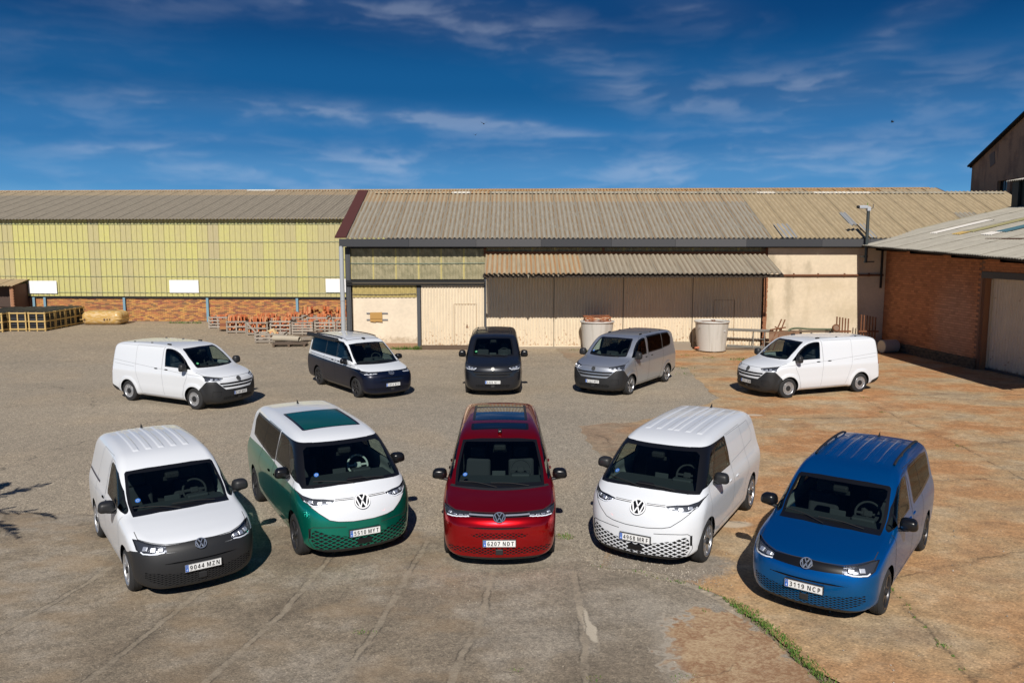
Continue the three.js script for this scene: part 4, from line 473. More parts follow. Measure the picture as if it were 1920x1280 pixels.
{ // pipe rack against the last door
  const r = thing('pipe_rack', 'steel rack with long pipes leaning on the doors right of the tub', 'rack', [11.5, 0, -39.3]); const st = std(rgb(0.2, 0.19, 0.17), 0.6, 0.5);
  for (const [y, x1, rr] of [[1.0, 1.3, 0.045], [0.94, 1.25, 0.035], [0.57, 0.85, 0.02], [0.2, 0.85, 0.035], [0.14, 0.9, 0.035]]) part('long_pipe', rod([-0.95, y + 0.03, 0.05], [x1, y - 0.05, 0.05], rr, 8), st, r); for (const x of [0.3, 0.85]) part('rack_leg', merged([bar([x, 0, 0.15], [x + 0.05, 1.0, 0], 0.035), bar([x, 0, -0.15], [x + 0.05, 1.0, 0], 0.035)]), st, r); part('base_timber', box(2.1, 0.08, 0.14, 0, 0.05, 0.1), wood.brown, r);
  const b = thing('scrap_frame', 'tilted rusty scrap frame with brown sacking by the plaster wall corner', 'scrap', [12.95, 0, -39.2]); part('frame_bar', merged([bar([-0.5, 0, 0.3], [0.25, 1.5, -0.1], 0.05), bar([-0.25, 0, 0.3], [0.42, 1.48, -0.1], 0.05), bar([-0.35, 1.0, 0.1], [0.4, 1.12, 0.1], 0.06), bar([-0.1, 1.15, 0], [0.9, 0.55, 0.2], 0.05)]), MB.rustSteel, b); const ck = new THREE.PlaneGeometry(1.5, 0.95, 14, 10), q = ck.attributes.position; for (let i = 0; i < q.count; i++) q.setZ(i, 0.1 * noise3(q.getX(i) * 2, q.getY(i) * 2, 4) + 0.16 * (0.5 - q.getY(i))); ck.computeVertexNormals(); part('sacking', ck.translate(0.35, 0.46, 0.1), std(rgb(0.2, 0.12, 0.075), 0.95), b);
  const g = thing('green_pipe', 'curved green pipe lying along the plaster wall behind the right van', 'pipe', [14.6, 0.95, -39.35]); part('pipe_bend', tube([[-1.1, -0.2, 0.1], [-1.0, 0.02, 0.05], [-0.7, 0.1, 0], [0, 0.06, 0], [1.2, 0.05, 0]], 0.05, 40, 8), std(rgb(0.1, 0.12, 0.07), 0.7), g); part('pipe_rest', merged([box(0.12, 0.95, 0.12, -0.4, -0.47, -0.1), box(0.12, 0.95, 0.12, 0.9, -0.47, -0.1), box(3, 0.06, 0.3, 0.1, -0.06, -0.05)]), wood.brown, g);
  for (const [x, n, y0, lb, sh] of [[16.05, 5, 0.1, 'rack of five rusty upright bars in the sun by the plaster wall'], [17.3, 6, 0.1, 'rack of six rusty upright bars in the shade of the corner']]) { const k = thing('bar_rack', lb, 'rack', [x, 0, -38.95], 0, undefined); for (let i = 0; i < n; i++) part('upright_bar', bar([(i - (n - 1) / 2) * 0.14, y0, 0], [(i - (n - 1) / 2) * 0.14 + 0.01, 1.66 - 0.025 * i + (n === 6 ? 0.1 : 0), -0.03], 0.05), MB.rustSteel, k); part('base_rail', merged([box(n * 0.16, 0.08, 0.1, 0, 0.95, 0.05), box(n * 0.16, 0.1, 0.3, 0, 0.05, 0)]), MB.rustSteel, k); }
  const cb = thing('round_grille', 'small round wheel hub leaning by the upright bars', 'wheel', [15.72, 1.0, -38.9]); part('hub_disc', at(new THREE.CylinderGeometry(0.16, 0.18, 0.12, 16), 0, 0.12, 0, 1.2), std(rgb(0.2, 0.13, 0.09), 0.9), cb); part('hub_ring', at(new THREE.TorusGeometry(0.16, 0.03, 6, 20), 0, 0.13, 0.06, -0.37), MB.rustSteel, cb); part('stand', box(0.3, 1.0, 0.3, 0, -0.5, -0.05), wood.brown, cb);
  const sl = thing('concrete_drum', 'grey concrete drum lying on its side behind the right van', 'drum', [18.0, 0, -38.2], 0.25); const dr = new THREE.LatheGeometry([[0, -0.4], [0.3, -0.4], [0.31, -0.38], [0.31, 0.38], [0.3, 0.4], [0, 0.4]].map((p) => new THREE.Vector2(...p)), 28); dr.rotateZ(Math.PI / 2); part('drum_body', dr.translate(0, 0.315, 0), std(rgb(0.4, 0.37, 0.32), 0.95), sl); const fc = new THREE.CylinderGeometry(0.28, 0.28, 0.02, 28); fc.rotateZ(Math.PI / 2); part('drum_face', fc.translate(-0.405, 0.315, 0), std(rgb(0.62, 0.58, 0.44), 0.9), sl);
}
{ // camera mast on the eaves
  const p = thing('camera_mast', 'dark steel mast with security camera at the roof corner', 'camera mast', [17.12, 4.25, -39.2]);
  part('mast_tube', rod([0, 0, 0], [0, 2.55, 0], 0.075, 12), std(rgb(0.05, 0.06, 0.06), 0.5, 0.3), p); part('wall_bracket', merged([box(0.5, 0.06, 0.08, 0.2, 0.05, -0.1), box(0.2, 0.1, 0.5, 0, 0.3, -0.25)]), MB.steel, p);
  part('camera_body', merged([rbox(0.5, 0.16, 0.18, 0.04, -0.28, 2.66, 0.05, 0, 0.3), box(0.16, 0.2, 0.2, 0, 2.58, 0)]), std(rgb(0.4, 0.42, 0.45), 0.4), p); part('camera_lens', rod([-0.5, 2.66, 0.12], [-0.6, 2.66, 0.15], 0.07, 12), MB.black, p); part('antenna_hook', tube([[0.05, 2.6, 0], [0.2, 2.6, 0], [0.22, 2.8, 0]], 0.018, 12, 6), MB.steel, p); part('cable_tuft', rod([-0.05, 2.74, 0], [-0.07, 2.86, 0], 0.02, 6), std(rgb(0.15, 0.25, 0.05), 0.8), p);
}
{ // birds high above the roofs
  [[-2.39, 15.15, -70, 0.4, 'largest dark bird in flight high above the middle building'], [-3.12, 14.22, -70, -0.3, 'small bird flying just below the largest one'], [32.2, 15.3, -70, 0.9, 'bird in flight alone over the right-hand roofs']].forEach(([x, y, z, a, l], i) => { const b = thing('bird', l, 'bird', [x, y, z], a); const s = i === 1 ? 0.6 : 1; const body = new THREE.SphereGeometry(1, 10, 8); body.scale(0.05 * s, 0.045 * s, 0.14 * s); part('body', body, MB.black, b); for (const k of [-1, 1]) { const w = new THREE.Shape([[0, -0.05], [0.16, -0.02], [0.34, -0.1], [0.2, 0.06], [0, 0.06]].map((q) => new THREE.Vector2(q[0] * k * s, q[1] * s))); part('wing', at(new THREE.ExtrudeGeometry(w, { depth: 0.008, bevelEnabled: false }), 0, 0.02, 0, -Math.PI / 2, 0, 0), MB.black, b); b.children[b.children.length - 1].rotation.z = k * 0.35; } });
}
{ // tree outside the left edge whose fronds throw the shadow on the apron
  const t = thing('palm_tree', 'palm beyond the left edge, its frond shadows fall on the apron', 'tree', [-11.75, 0, -9.6]); const tr = []; for (let k = 0; k < 8; k++) tr.push(rod([0.04 * k, k * 0.55, 0], [0.04 * (k + 1), (k + 1) * 0.55 + 0.02, 0], 0.17 - 0.006 * k, 10, 0.165 - 0.006 * k)); part('trunk', merged(tr), std(rgb(0.16, 0.11, 0.07), 0.95), t);
  const fr = []; const rr = seeded(8); const frond = (az, lift, L) => { const c = Math.cos(az), s = Math.sin(az); let px = 0.3, py = 4.45, pz = 0; for (let i = 1; i <= 18; i++) { const u = i / 18, x = 0.3 + c * L * u, z = s * L * u, y = 4.45 + lift * u * 1.4 - 1.15 * u * u * (1 - lift * 0.2); fr.push(bar([px, py, pz], [x, y, z], 0.02)); const ll = 0.42 * Math.sin(Math.PI * (0.15 + 0.8 * u)); for (const k of [-1, 1]) { if (rr() < 0.3) continue; const ex = x - s * k * ll * (0.3 + 0.4 * rr()) + c * ll * 0.8, ez = z + c * k * ll * (0.3 + 0.4 * rr()) + s * ll * 0.8; fr.push(bar([x, y, z], [ex, y - 0.18 * ll - 0.05 * rr(), ez], 0.055, 0.006)); } px = x; py = y; pz = z; } };
  for (const [a, l, L] of [[0.3, 0.5, 2.6], [-0.3, 0.25, 2.7], [-1.1, 0.6, 2.6], [0.9, 0.5, 2.6], [1.7, 0.5, 2.6], [2.5, 0.6, 2.6], [3.3, 0.4, 2.6], [4.1, 0.6, 2.6], [4.8, 0.5, 2.6]]) frond(a, l, L); part('crown', merged(fr), new THREE.MeshPhysicalMaterial({ color: rgb(0.06, 0.1, 0.03), roughness: 0.7, side: THREE.DoubleSide }), t);
}
// ---------------------------------------------------------------- vehicle body engine
// A body is an implicit surface: side profile, plan width and height-wise width blended together.
// It is meshed once, then cut along outlines into doors, glass, bumpers, lamps and so on.
// Vehicle space while building: x (left positive), y (up), s (metres back from the nose).
function smax(a, b, k) { const h = Math.max(k - Math.abs(a - b), 0) / k; return Math.max(a, b) + h * h * k * 0.25; }
function sst(a, b, t) { t = Math.min(1, Math.max(0, (t - a) / (b - a))); return t * t * (3 - 2 * t); }
function curveThrough(pts, n, closed) {
  const out = [], m = pts.length, P = (i) => closed ? pts[(i + m) % m] : pts[Math.min(m - 1, Math.max(0, i))];
  for (let i = 0; i < (closed ? m : m - 1); i++) {
    const a = P(i - 1), b = P(i), c = P(i + 1), d = P(i + 2);
    const dist = (p, q) => Math.max(1e-4, Math.sqrt(Math.hypot(p[0] - q[0], p[1] - q[1])));
    const t1 = dist(a, b), t2 = dist(b, c), t3 = dist(c, d);
    for (let j = 0; j < n; j++) {
      const t = j / n, r = [];
      for (let k = 0; k < 2; k++) {
        const m1 = t2 * ((b[k] - a[k]) / t1 - (c[k] - a[k]) / (t1 + t2) + (c[k] - b[k]) / t2);
        const m2 = t2 * ((c[k] - b[k]) / t2 - (d[k] - b[k]) / (t2 + t3) + (d[k] - c[k]) / t3);
        r.push((2 * b[k] - 2 * c[k] + m1 + m2) * t * t * t + (-3 * b[k] + 3 * c[k] - 2 * m1 - m2) * t * t + m1 * t + b[k]);
      }
      out.push(r);
    }
  }
  if (!closed) out.push(pts[m - 1].slice());
  return out;
}
function sdPoly(poly, x, y) {
  let d = 1e9, inside = false;
  for (let i = 0, n = poly.length, j = n - 1; i < n; j = i++) {
    const ax = poly[j][0], ay = poly[j][1], bx = poly[i][0], by = poly[i][1], ex = bx - ax, ey = by - ay, wx = x - ax, wy = y - ay;
    const t = Math.min(1, Math.max(0, (wx * ex + wy * ey) / (ex * ex + ey * ey || 1)));
    const qx = wx - ex * t, qy = wy - ey * t; d = Math.min(d, qx * qx + qy * qy);
    if ((ay > y) !== (by > y) && x < (bx - ax) * (y - ay) / (by - ay) + ax) inside = !inside;
  }
  return inside ? -Math.sqrt(d) : Math.sqrt(d);
}
function sdLine(line, x, y) {
  let d = 1e9;
  for (let i = 1; i < line.length; i++) {
    const ax = line[i - 1][0], ay = line[i - 1][1], ex = line[i][0] - ax, ey = line[i][1] - ay, wx = x - ax, wy = y - ay;
    const t = Math.min(1, Math.max(0, (wx * ex + wy * ey) / (ex * ex + ey * ey || 1)));
    d = Math.min(d, Math.hypot(wx - ex * t, wy - ey * t));
  }
  return d;
}
function table1(pts) { // smooth 1D interpolation through [t, value] rows
  return (t) => {
    const n = pts.length; if (t <= pts[0][0]) return pts[0][1]; if (t >= pts[n - 1][0]) return pts[n - 1][1];
    let i = 0; while (pts[i + 1][0] < t) i++;
    const [a, va] = pts[i], [b, vb] = pts[i + 1], h = b - a, u = (t - a) / h, sl = (vb - va) / h;
    const ml = i > 0 ? ((va - pts[i - 1][1]) / (a - pts[i - 1][0]) + sl) / 2 : sl, mr = i + 2 < n ? ((pts[i + 2][1] - vb) / (pts[i + 2][0] - b) + sl) / 2 : sl;
    return va + u * h * ml + u * u * (3 * (vb - va) - h * (2 * ml + mr)) + u * u * u * (2 * (va - vb) + h * (ml + mr));
  };
}
class Field {
  constructor(d) {
    this.d = d;
    const poly = curveThrough(d.profile, 6, true);
    this.h = 0.03; this.s0 = -0.3; this.y0 = -0.1; this.ns = Math.ceil((d.L + 0.7) / this.h) + 4; this.ny = Math.ceil((d.H + 0.4) / this.h) + 4;
    this.tab = new Float32Array(this.ns * this.ny);
    for (let j = 0; j < this.ny; j++) for (let i = 0; i < this.ns; i++) this.tab[j * this.ns + i] = sdPoly(poly, this.s0 + i * this.h, this.y0 + j * this.h);
    this.wy = table1(d.width); this.rh = d.rearTaper || 0.05;
    this.det = d.detail || null;
  }
  side(s, y) {
    let u = (s - this.s0) / this.h, v = (y - this.y0) / this.h; const ns = this.ns;
    u = Math.min(ns - 2.01, Math.max(1, u)); v = Math.min(this.ny - 2.01, Math.max(1, v));
    const i = u | 0, j = v | 0; u -= i; v -= j;
    const w = (t) => [((-0.5 * t + 1) * t - 0.5) * t, (1.5 * t - 2.5) * t * t + 1, ((-1.5 * t + 2) * t + 0.5) * t, (0.5 * t - 0.5) * t * t];
    const a = w(u), b = w(v); let r = 0;
    for (let k = 0; k < 4; k++) { const o = (j - 1 + k) * ns + i - 1; r += b[k] * (a[0] * this.tab[o] + a[1] * this.tab[o + 1] + a[2] * this.tab[o + 2] + a[3] * this.tab[o + 3]); }
    return r;
  }
  half(s, y) {
    const d = this.d; let w = this.wy(y);
    if (s < d.frontLen) { const t = (d.frontLen - s) / d.frontLen; w *= 1 - d.frontTaper * t * t; }
    if (s > d.L - 1.6) { const t = (s - d.L + 1.6) / 1.6; w *= 1 - this.rh * t * t; }
    return w;
  }
  F(x, y, s) {
    const d = this.d, ax = Math.abs(x);
    const b = d.bow * (1 - sst(0.5, 3.0, s)) - 0.07 * sst(d.L - 1.6, d.L, s);
    const fs = this.side(s - b * x * x, y + d.crown * x * x * sst(0.6, 1.4, y));
    const k = d.round + (d.roundFront - d.round) * (1 - sst(0.25, 0.75, s));
    let f = smax(fs, ax - this.half(s, y), k);
    if (this.det) f -= this.det(ax, y, s, x);
    return f;
  }
  grad(p, o) {
    const e = 0.004, [x, y, s] = p;
    o[0] = (this.F(x + e, y, s) - this.F(x - e, y, s)) / (2 * e); o[1] = (this.F(x, y + e, s) - this.F(x, y - e, s)) / (2 * e); o[2] = (this.F(x, y, s + e) - this.F(x, y, s - e)) / (2 * e);
    return o;
  }
  project(p, times = 2) {
    const g = [0, 0, 0];
    for (let i = 0; i < times; i++) { const f = this.F(p[0], p[1], p[2]); this.grad(p, g); const l = g[0] * g[0] + g[1] * g[1] + g[2] * g[2] || 1; const q = Math.max(-0.05, Math.min(0.05, f / l)); for (let k = 0; k < 3; k++) p[k] -= q * g[k]; }
    return p;
  }
  normal(p) { const g = this.grad(p, [0, 0, 0]), l = Math.hypot(...g) || 1; return [g[0] / l, g[1] / l, g[2] / l]; }
  // surface points seen from the side, the front and above
  march(o, dir, far) { let t = 0; for (let i = 0; i < 400; i++) { const f = this.F(o[0] + dir[0] * t, o[1] + dir[1] * t, o[2] + dir[2] * t); if (f < 0.001) break; t += Math.max(0.001, f * 0.7); if (t > far) return null; } return [o[0] + dir[0] * t, o[1] + dir[1] * t, o[2] + dir[2] * t]; }
  onSide(s, y, sign = 1) { return this.march([sign * 1.4, y, s], [-sign, 0, 0], 2.8); }
  onFront(x, y) { return this.march([x, y, -0.5], [0, 0, 1], 4); }
  onTop(x, s) { return this.march([x, this.d.H + 0.3, s], [0, -1, 0], 3); }
}
class Body {
  constructor(field, cell = 0.05, scale = 1) {
    this.scale = scale;
    this.f = field; const d = field.d;
    const nx = 2 * Math.ceil(1.1 / cell) + 1, ny = Math.ceil((d.H + 0.2) / cell) + 1, ns = Math.ceil((d.L + 0.3) / cell) + 2, ox = -(nx - 1) / 2 * cell, oy = 0.05, os = -0.12;
    const val = new Float32Array(nx * ny * ns), at = (i, j, k) => (k * ny + j) * nx + i;
    for (let k = 0; k < ns; k++) for (let j = 0; j < ny; j++) for (let i = 0; i <= (nx - 1) / 2; i++) { const v = field.F(ox + i * cell, oy + j * cell, os + k * cell); val[at(i, j, k)] = v; val[at(nx - 1 - i, j, k)] = v; }
    this.P = []; this.T = []; const cellV = new Int32Array(nx * ny * ns).fill(-1);
    const C = [[0, 0, 0], [1, 0, 0], [0, 1, 0], [1, 1, 0], [0, 0, 1], [1, 0, 1], [0, 1, 1], [1, 1, 1]], E = [[0, 1], [2, 3], [4, 5], [6, 7], [0, 2], [1, 3], [4, 6], [5, 7], [0, 4], [1, 5], [2, 6], [3, 7]];
    for (let k = 0; k < ns - 1; k++) for (let j = 0; j < ny - 1; j++) for (let i = 0; i < nx - 1; i++) {
      const v = C.map(([a, b, c]) => val[at(i + a, j + b, k + c)]); let s = 0; for (const q of v) if (q < 0) s++;
      if (s === 0 || s === 8) continue;
      let n = 0, p = [0, 0, 0];
      for (const [a, b] of E) if ((v[a] < 0) !== (v[b] < 0)) { const t = v[a] / (v[a] - v[b]); n++; for (let c = 0; c < 3; c++) p[c] += C[a][c] + t * (C[b][c] - C[a][c]); }
      cellV[at(i, j, k)] = this.P.length; this.P.push([ox + (i + p[0] / n) * cell, oy + (j + p[1] / n) * cell, os + (k + p[2] / n) * cell]);
    }
    const quad = (a, b, c, e, flip) => { if (a < 0 || b < 0 || c < 0 || e < 0) return; if (flip) { this.T.push([a, c, b, 'body'], [b, c, e, 'body']); } else { this.T.push([a, b, c, 'body'], [b, e, c, 'body']); } };
    for (let k = 1; k < ns - 1; k++) for (let j = 1; j < ny - 1; j++) for (let i = 1; i < nx - 1; i++) {
      const v0 = val[at(i, j, k)] < 0;
      if (v0 !== val[at(i + 1, j, k)] < 0) quad(cellV[at(i, j - 1, k - 1)], cellV[at(i, j, k - 1)], cellV[at(i, j - 1, k)], cellV[at(i, j, k)], !v0);
      if (v0 !== val[at(i, j + 1, k)] < 0) quad(cellV[at(i - 1, j, k - 1)], cellV[at(i - 1, j, k)], cellV[at(i, j, k - 1)], cellV[at(i, j, k)], !v0);
      if (v0 !== val[at(i, j, k + 1)] < 0) quad(cellV[at(i - 1, j - 1, k)], cellV[at(i, j - 1, k)], cellV[at(i - 1, j, k)], cellV[at(i, j, k)], !v0);
    }
    for (const p of this.P) field.project(p, 3);
  }
  edgeLen(a, b) { const p = this.P[a], q = this.P[b]; return Math.hypot(p[0] - q[0], p[1] - q[1], p[2] - q[2]); }
  refine(pred, test) {
    const mids = new Map(), P = this.P, K = (a, b) => a < b ? a * 4194304 + b : b * 4194304 + a;
    const ask = (a, b) => {
      const key = K(a, b); if (mids.has(key)) return;
      const p = P[a], q = P[b], m = [(p[0] + q[0]) / 2, (p[1] + q[1]) / 2, (p[2] + q[2]) / 2]; let r = -1;
      if (pred(m, this.edgeLen(a, b))) { r = P.length; P.push(this.f.project(m, 1)); }
      mids.set(key, r);
    };
    for (const [a, b, c, r] of this.T) { if (test && !test(r, (P[a][0] + P[b][0] + P[c][0]) / 3, (P[a][1] + P[b][1] + P[c][1]) / 3, (P[a][2] + P[b][2] + P[c][2]) / 3)) continue; ask(a, b); ask(b, c); ask(c, a); }
    const mid = (a, b) => { const v = mids.get(K(a, b)); return v === undefined ? -1 : v; };
    const out = [];
    for (const [a, b, c, r] of this.T) {
      const x = mid(a, b), y = mid(b, c), z = mid(c, a), n = (x >= 0) + (y >= 0) + (z >= 0);
      if (n === 0) out.push([a, b, c, r]);
      else if (n === 3) out.push([a, x, z, r], [x, b, y, r], [z, y, c, r], [x, y, z, r]);
      else if (n === 1) { if (x >= 0) out.push([a, x, c, r], [x, b, c, r]); else if (y >= 0) out.push([a, b, y, r], [a, y, c, r]); else out.push([a, b, z, r], [z, b, c, r]); }
      else if (x < 0) out.push([a, b, y, r], [a, y, z, r], [z, y, c, r]);
      else if (y < 0) out.push([a, x, z, r], [x, b, c, r], [x, c, z, r]);
      else out.push([x, b, y, r], [a, x, y, r], [a, y, c, r]);
    }
    this.T = out;
  }
  // g < 0 becomes region `name`; only for triangles where the region test passes
  cut(name, g, test = () => true, fine = 0) {
    const P = this.P; fine *= this.scale;
    if (fine) for (let pass = 0; pass < 2; pass++) this.refine((m, l) => l > fine && Math.abs(g(m)) < l * 0.6, test);
    const val = new Map(), V = (i) => { let v = val.get(i); if (v === undefined) { v = g(P[i]); if (Math.abs(v) < 1e-6) v = 1e-6; val.set(i, v); } return v; };
    const cutV = new Map(), X = (a, b) => {
      const key = a < b ? a * 4194304 + b : b * 4194304 + a; if (cutV.has(key)) return cutV.get(key);
      const t = Math.min(0.97, Math.max(0.03, V(a) / (V(a) - V(b)))), p = P[a], q = P[b], r = P.length;
      P.push(this.f.project([p[0] + t * (q[0] - p[0]), p[1] + t * (q[1] - p[1]), p[2] + t * (q[2] - p[2])], 1)); cutV.set(key, r); return r;
    };
    const out = [];
    for (const t of this.T) {
      const [a, b, c, r] = t;
      const cx = (P[a][0] + P[b][0] + P[c][0]) / 3, cy = (P[a][1] + P[b][1] + P[c][1]) / 3, cs = (P[a][2] + P[b][2] + P[c][2]) / 3;
      if (!test(r, cx, cy, cs)) { out.push(t); continue; }
      const A = V(a) < 0, B = V(b) < 0, D = V(c) < 0, n = A + B + D;
      if (n === 0) out.push(t); else if (n === 3) out.push([a, b, c, name]);
      else {
        const odd = n === 1 ? (A ? 0 : B ? 1 : 2) : (!A ? 0 : !B ? 1 : 2), i = [a, b, c][odd], j = [b, c, a][odd], k = [c, a, b][odd];
        const ij = X(i, j), ik = X(i, k), rOdd = n === 1 ? name : r, rEven = n === 1 ? r : name;
        out.push([i, ij, ik, rOdd], [ij, j, k, rEven], [ij, k, ik, rEven]);
      }
    }
    this.T = out;
  }
  // mesh of the regions that pass; inset moves it inwards, walls adds the sides of the recess
  geometry(pass, inset = 0, walls = false) {
    const pos = [], nor = [], idx = [], map = new Map(), P = this.P, zc = this.f.d.zc, tris = this.T.filter((t) => pass(t[3]));
    const vert = (i) => { if (map.has(i)) return map.get(i); const n = this.f.normal(P[i]), p = P[i], r = pos.length / 3; pos.push(p[0] - n[0] * inset, p[1] - n[1] * inset, zc - p[2] + n[2] * inset); nor.push(n[0], n[1], -n[2]); map.set(i, r); return r; };
    for (const [a, b, c] of tris) idx.push(vert(a), vert(c), vert(b));
    if (walls) {
      const count = new Map(); for (const [a, b, c] of tris) for (const [u, v] of [[a, b], [b, c], [c, a]]) { const k = u < v ? u * 4194304 + v : v * 4194304 + u; count.set(k, count.has(k) ? null : [u, v]); }
      for (const e of count.values()) if (e) {
        const [u, v] = e, nu = this.f.normal(P[u]), nv = this.f.normal(P[v]), o = pos.length / 3; const put = (p, n, d) => { pos.push(p[0] - n[0] * d, p[1] - n[1] * d, zc - p[2] + n[2] * d); };
        put(P[u], nu, 0); put(P[v], nv, 0); put(P[v], nv, inset); put(P[u], nu, inset);
        const ex = P[v][0] - P[u][0], ey = P[v][1] - P[u][1], es = -(P[v][2] - P[u][2]), m = [ey * -nu[2] - es * nu[1], es * nu[0] - ex * -nu[2], ex * nu[1] - ey * nu[0]], l = Math.hypot(...m) || 1;
        for (let q = 0; q < 4; q++) nor.push(m[0] / l, m[1] / l, m[2] / l);
        idx.push(o, o + 2, o + 1, o, o + 3, o + 2);
      }
    }
    const g = new THREE.BufferGeometry(); g.setAttribute('position', new THREE.Float32BufferAttribute(pos, 3)); g.setAttribute('normal', new THREE.Float32BufferAttribute(nor, 3)); g.setIndex(idx);
    return g;
  }
}
// ---------------------------------------------------------------- the four body shapes
function stretch(spec, dl, from = 2.4) { // a longer wheelbase of the same shape
  const o = { ...spec, L: spec.L + dl, wb: spec.wb + dl, profile: spec.profile.map(([s, y]) => [s > from ? s + dl : s, y]) };
  o.zc = o.FO + o.wb / 2; return o;
}
const ribs = (s0, s1, y0, xs, w, h) => (ax, y, s) => { if (y < y0 || s < s0 - 0.1 || s > s1 + 0.1) return 0; let r = 0; for (const x of xs) r += 1 - sst(w * 0.35, w * 0.65, Math.abs(ax - x)); return h * Math.min(1, r) * sst(s0 - 0.03, s0 + 0.04, s) * (1 - sst(s1 - 0.04, s1 + 0.03, s)); };
const flare = (sa, R, out) => (ax, y, s) => { const q = Math.hypot(s - sa, y - R); return ax < 0.6 || y > 1.1 ? 0 : out * (1 - sst(R + 0.1, R + 0.19, q)); };
const SPEC = {};
SPEC.buzz = { L: 4.712, H: 1.937, FO: 0.83, wb: 2.989, R: 0.355, track: 0.965, tyreW: 0.235,
  profile: [[0.2, 0.17], [0.06, 0.19], [0.015, 0.27], [0.0, 0.42], [0.005, 0.58], [0.022, 0.75], [0.075, 0.93], [0.17, 1.07], [0.31, 1.185], [0.5, 1.335], [0.78, 1.545], [1.06, 1.73], [1.3, 1.84], [1.62, 1.905], [2.1, 1.935], [3.0, 1.94], [3.9, 1.915], [4.4, 1.865], [4.56, 1.78], [4.63, 1.6], [4.67, 1.2], [4.71, 0.85], [4.705, 0.55], [4.64, 0.3], [4.5, 0.24], [3, 0.2], [1.5, 0.19]],
  width: [[0.15, 0.82], [0.25, 0.915], [0.4, 0.955], [0.6, 0.975], [0.8, 0.988], [0.97, 0.992], [1.08, 0.975], [1.22, 0.925], [1.45, 0.865], [1.65, 0.81], [1.8, 0.765], [1.95, 0.71]],
  bow: 0.3, crown: 0.055, frontLen: 1.0, frontTaper: 0.07, round: 0.16, roundFront: 0.3, rearTaper: 0.05 };
SPEC.caddy = { L: 4.5, H: 1.832, FO: 0.89, wb: 2.755, R: 0.33, track: 0.9, tyreW: 0.205,
  profile: [[0.16, 0.17], [0.05, 0.22], [0.015, 0.34], [0.0, 0.5], [0.015, 0.66], [0.06, 0.79], [0.16, 0.88], [0.4, 0.965], [0.7, 1.035], [0.98, 1.085], [1.1, 1.12], [1.35, 1.29], [1.68, 1.51], [1.95, 1.665], [2.2, 1.755], [2.55, 1.805], [3.1, 1.83], [3.8, 1.815], [4.22, 1.775], [4.36, 1.69], [4.42, 1.5], [4.46, 1.1], [4.5, 0.8], [4.49, 0.5], [4.42, 0.3], [4.3, 0.22], [3, 0.19], [1.5, 0.18]],
  width: [[0.15, 0.78], [0.25, 0.87], [0.4, 0.905], [0.6, 0.92], [0.8, 0.927], [0.95, 0.922], [1.05, 0.905], [1.15, 0.875], [1.4, 0.815], [1.6, 0.765], [1.75, 0.715], [1.85, 0.67]],
  bow: 0.3, crown: 0.05, frontLen: 1.3, frontTaper: 0.09, round: 0.13, roundFront: 0.26, rearTaper: 0.05 };
SPEC.multi = { L: 4.973, H: 1.903, FO: 0.94, wb: 3.124, R: 0.345, track: 0.935, tyreW: 0.225,
  profile: [[0.16, 0.17], [0.05, 0.22], [0.015, 0.34], [0.0, 0.5], [0.012, 0.66], [0.045, 0.8], [0.13, 0.89], [0.35, 0.975], [0.6, 1.045], [0.85, 1.1], [0.98, 1.14], [1.25, 1.31], [1.6, 1.535], [1.9, 1.71], [2.15, 1.81], [2.5, 1.872], [3.1, 1.903], [4.2, 1.885], [4.68, 1.835], [4.83, 1.74], [4.89, 1.5], [4.93, 1.1], [4.97, 0.8], [4.96, 0.5], [4.88, 0.28], [4.75, 0.22], [3, 0.19], [1.5, 0.18]],
  width: [[0.15, 0.8], [0.25, 0.9], [0.4, 0.945], [0.6, 0.962], [0.8, 0.97], [0.95, 0.965], [1.06, 0.945], [1.2, 0.9], [1.45, 0.835], [1.65, 0.785], [1.8, 0.735], [1.92, 0.68]],
  bow: 0.27, crown: 0.05, frontLen: 1.4, frontTaper: 0.1, round: 0.13, roundFront: 0.24, rearTaper: 0.05 };
SPEC.trans = { L: 5.05, H: 1.975, FO: 0.98, wb: 3.1, R: 0.345, track: 0.975, tyreW: 0.225,
  profile: [[0.18, 0.2], [0.06, 0.25], [0.015, 0.36], [0.0, 0.55], [0.012, 0.75], [0.04, 0.92], [0.1, 1.02], [0.22, 1.09], [0.5, 1.18], [0.78, 1.245], [0.92, 1.29], [1.15, 1.47], [1.45, 1.68], [1.68, 1.82], [1.9, 1.9], [2.25, 1.948], [2.9, 1.975], [4.2, 1.965], [4.75, 1.925], [4.9, 1.85], [4.955, 1.6], [4.985, 1.2], [5.02, 0.85], [5.05, 0.6], [5.04, 0.42], [4.9, 0.3], [4.7, 0.26], [3, 0.23], [1.5, 0.22]],
  width: [[0.15, 0.84], [0.28, 0.93], [0.42, 0.975], [0.55, 0.995], [0.7, 1.002], [0.88, 1.01], [1.04, 1.012], [1.1, 1.0], [1.25, 0.97], [1.5, 0.92], [1.7, 0.875], [1.85, 0.825], [1.97, 0.76]],
  bow: 0.27, crown: 0.05, frontLen: 1.3, frontTaper: 0.1, round: 0.12, roundFront: 0.24, rearTaper: 0.05 };
for (const k in SPEC) { const o = SPEC[k]; o.zc = o.FO + o.wb / 2; }
